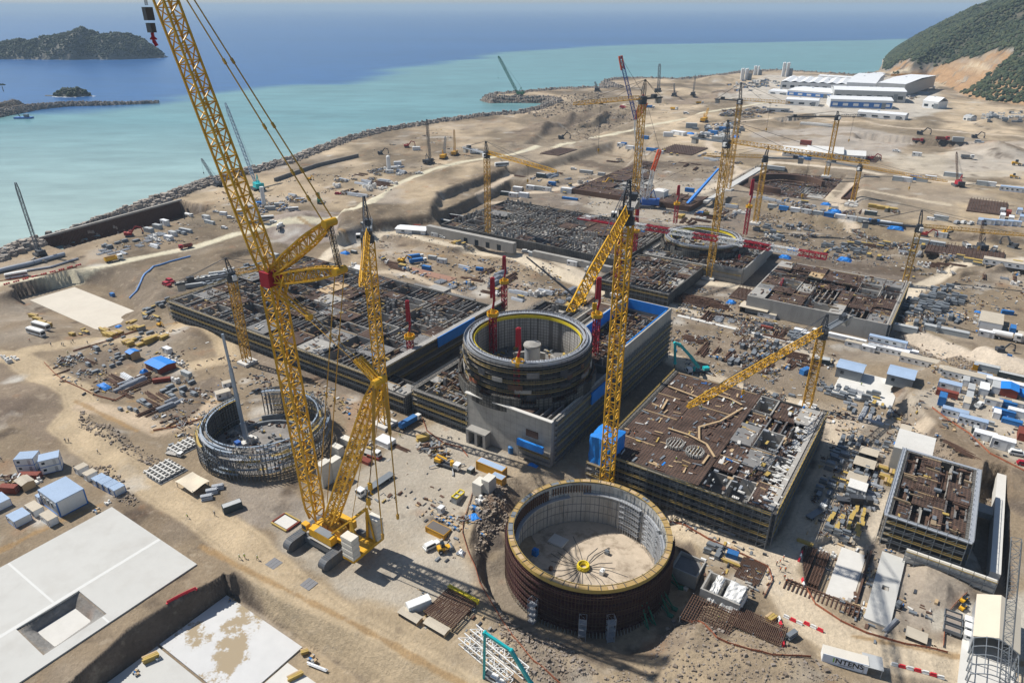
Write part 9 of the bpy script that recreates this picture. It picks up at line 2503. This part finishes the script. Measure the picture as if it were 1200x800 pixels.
yard([(800,150),(870,140),(872,160),(820,170)],{"crate_group":3,"bag_pallet":3,"formwork_stack":3,"tarpaulined_load":1},40,"in the far storage yard",71,gap=8,smin=1.8,smax=3)
yard([(845,130),(905,126),(905,136),(850,140)],{"scrap_heap":3,"crate_group":2,"rebar_bundle":2},40,"in the dark row before the far halls",72,gap=7,smin=2,smax=3.2)
yard([(1055,100),(1095,98),(1090,115),(1062,120)],{"scrap_heap":2,"crate_group":3,"pipe_bundle":2},26,"between the far halls and the hill",73,gap=9,smin=2,smax=3.4)
yard([(1150,135),(1200,132),(1200,146),(1155,148)],{"concrete_block_stack":4,"formwork_stack":4},40,"on the far right below the hill",74,gap=6,smin=1.8,smax=2.8)
yard([(850,95),(920,90),(925,105),(860,110)],{"bag_pallet":3,"crate_group":3,"formwork_stack":2},34,"on the pale far yard by the silos",75,gap=9,smin=2.2,smax=3.6)
for i in range(9):
 put("concrete_block_stack",943+i*3.3,146+.3*i,label="pale block in the long stacked row before the far halls",group="pale blocks in the far row",scale=2.4)
def ship():
 b=G(405,11,SEA_Z);r=thing("cargo_ship","tiny distant ship near the horizon","ship",b);k=1.0;mb=MB();mb.box((b.x,b.y,SEA_Z-2),(130,22,12),0,.95);part("hull",mb,DSTEEL,r);mb=MB();mb.box((b.x+48,b.y,SEA_Z+10),(14,18,16),0);part("superstructure",mb,PANELW,r)
ship()
for i,(pl,n,w,g)in enumerate((([(545,305),(700,350),(690,372),(600,350),(520,335)],44,"along the trench before the second unit",3.6),([(600,200),(700,212),(690,232),(600,228)],30,"behind the column field",5),([(1000,268),(1090,290),(1080,304),(1005,284)],24,"along the bank under the thin-jib crane",4.5),([(440,300),(500,325),(560,345),(470,318)],26,"beside the black culvert",3.6),
 ([(880,225),(1000,232),(1100,250),(1000,256),(880,244)],40,"along the track below the far rafts",5.5),([(690,180),(860,178),(900,196),(820,200)],34,"round the far cabin row",7),([(1080,300),(1200,312),(1190,335),(1110,325)],24,"beside the brown spoil field",5),([(640,265),(700,262),(740,300),(700,312)],20,"at the feet of the striped-jib crane",4))):
 yard(pl,{"rebar_bundle":3,"pipe_bundle":2,"mixed_formwork_stack":2,"crate_group":3,"scrap_heap":2,"bag_pallet":1,"prop_rack":2},n,w,90+i,gap=g,smin=1.1,smax=1.9)
net_fence([(562,560),(553,580),(543,610),(542,625),(548,645),(557,665),(562,683),(575,705),(600,745),(625,775),(660,805)],"orange net fence along the top of the slope beside the maroon ring")
net_fence([(170,385),(120,402),(86,412)],"orange net fence below the cream slab pit")
net_fence([(52,425),(75,447),(104,460),(135,470),(150,462)],"orange net fence round the tip of the left yard")
net_fence([(180,505),(210,500),(240,490)],"orange net fence below the yard left of the scaffold ring")
net_fence([(495,490),(500,505),(520,520),(540,525),(548,535)],"orange net fence curving round the timber heaps at the annex")
net_fence([(795,725),(840,748),(880,762),(905,768),(950,770)],"orange net fence along the lower right bank")
net_fence([(945,690),(955,708),(985,728),(1015,742),(1060,755),(1110,765)],"orange net fence curving along the big road at the lower right")
net_fence([(1133,695),(1122,705),(1108,722),(1105,758)],"ochre net fence beside the tan hangar")
net_fence([(1092,478),(1110,492),(1135,508),(1160,532),(1200,552)],"orange net fence along the rim of the right terrace")
net_fence([(785,612),(830,632),(870,650),(900,665),(905,680),(895,700)],"orange net fence along the road right of the maroon ring")
net_fence([(0,330),(60,322),(90,313)],"low orange fence on the shore road verge")
net_fence([(1010,380),(1060,402),(1110,425)],"faded fence at the top of the long brown bank",mat=GSTEEL)
def raft(px,py,la,lb,label):
 p=GT(px,py);a,b=toAB(p);r=thing("rebar_raft",label,"foundation",p);mb=MB();mb.abox(a-la,a+la,b-lb,b+lb,p.z-1,p.z+.7);part("raft",mb,MATM,r);mb=MB()
 for k in range(9):starters(mb,AB(a-la+1,b-lb+(k+.5)*lb/4.5),AB(a+la-1,b-lb+(k+.5)*lb/4.5),p.z+.6,2.2,2.0,.2)
 part("starter_bars",mb,RUST,r)
for a in((1157,243,13,22,"small dark rebar raft left of the far right camp"),(930,228,4,30,"narrow dark rebar strip beside the deep raft"),(800,176,20,26,"dark rebar raft below the far cabin row"),(655,178,12,22,"dark rebar raft under the far retaining road"),(1010,186,16,16,"dark rebar raft behind the white tents' right end"),(1130,296,22,12,"brown rebar field on the right spoil level"),(750,340,16,9,"dark rebar field on the pale sand before the second reactor"),(800,352,15,5,"narrow dark rebar field on the pale sand"),(870,345,5,9,"little dark rebar square left of the striped jib's end")):raft(*a)
# people
def who(kind,px,py,rz,label,group=None,z=None):
 p=GT(px,py)if z is None else G(px,py,z);KINDS[kind].place(p,rz,label,group,1.08)
GP="workers in orange walking on the sand road"
for i,(px,py,lb)in enumerate(((910,662,"leftmost of the three leading"),(914,660,"middle of the three leading"),(918,656,"rightmost of the three leading"),(914,669,"left one of the middle pair of"),(920,669,"right one of the middle pair of"),(919,678,"upper left of the last three"),(921,683,"lowest of the last three"),(927,683,"right one of the last three"))):
 who("po" if i%2 else "ps",px,py,2.2+i*.4,lb+" orange-vested workers on the sand road",GP)
for px,py,k,lb in((77,518,"pd","left one of two dark-clothed walkers above the stacked cabins"),(81,518,"pe","right one of two dark-clothed walkers above the stacked cabins"),(115,531,"pd","lone dark-clothed walker on the left sand road"),(2,540,"pd","dark-clothed person at the left edge beside the stacked cabins"),(220,607,"pl","worker walking by the corner of the white slab, left one"),(252,604,"pd","worker walking toward the dark green container"),(281,655,"pl","worker in lime vest at the tip of the pit bank, left one"),(287,654,"pl","worker in lime vest at the tip of the pit bank, right one"),(302,656,"pl","worker in lime vest by the road plate"),(519,545,"pd","lone worker on the apron in front of the pump truck"),(469,512,"pl","worker in lime vest beside the blue and ochre truck"),
 (73,405,"pd","left of the pair below the coaches"),(75,405,"pe","right of the pair below the coaches"),(84,403,"pd","nearer of the next pair below the coaches"),(86,401,"pe","farther of the next pair below the coaches"),(103,403,"pd","lone walker between the coaches and the yellow stacks"),(80,415,"pl","walker at the edge of the left yard"),(60,405,"pd","walker beside the nearer coach"),(35,400,"po","orange-vested person behind the nearer coach"),(130,402,"pd","walker below the yellow beam stacks"),(206,378,"pd","walker on the track under the dark deck"),(203,374,"pl","walker in lime on the track under the dark deck"),(1009,452,"pl","worker in lime vest on the hardstanding between the sheds"),(243,437,"pd","worker right of the grey container in the left yard"),(842,726,"pl","worker in lime on the open bar grid"),(1115,466,"po","orange worker in the village lane, upper one"),(1110,464,"po","orange worker in the village lane, lower one"),(690,232,"pd","distant worker left of the thick yellow mast"),(702,255,"pl","distant worker in lime on the column field edge"),(940,452,"pd","worker near the foot of the slanting-jib crane"),(1041,340,"pl","distant worker by the second turbine hall corner")):
 who(k,px,py,uni(0,6),lb)
for i,(a,b)in enumerate(((-70,215),(-62,190),(-75,240),(-58,236),(-80,196),(-67,227))):KINDS["pl" if i%2 else "po"].place(AB(a,b,13.2),i,ORD[i]+" worker spread over the brown turbine deck","workers on the turbine deck",1.08)
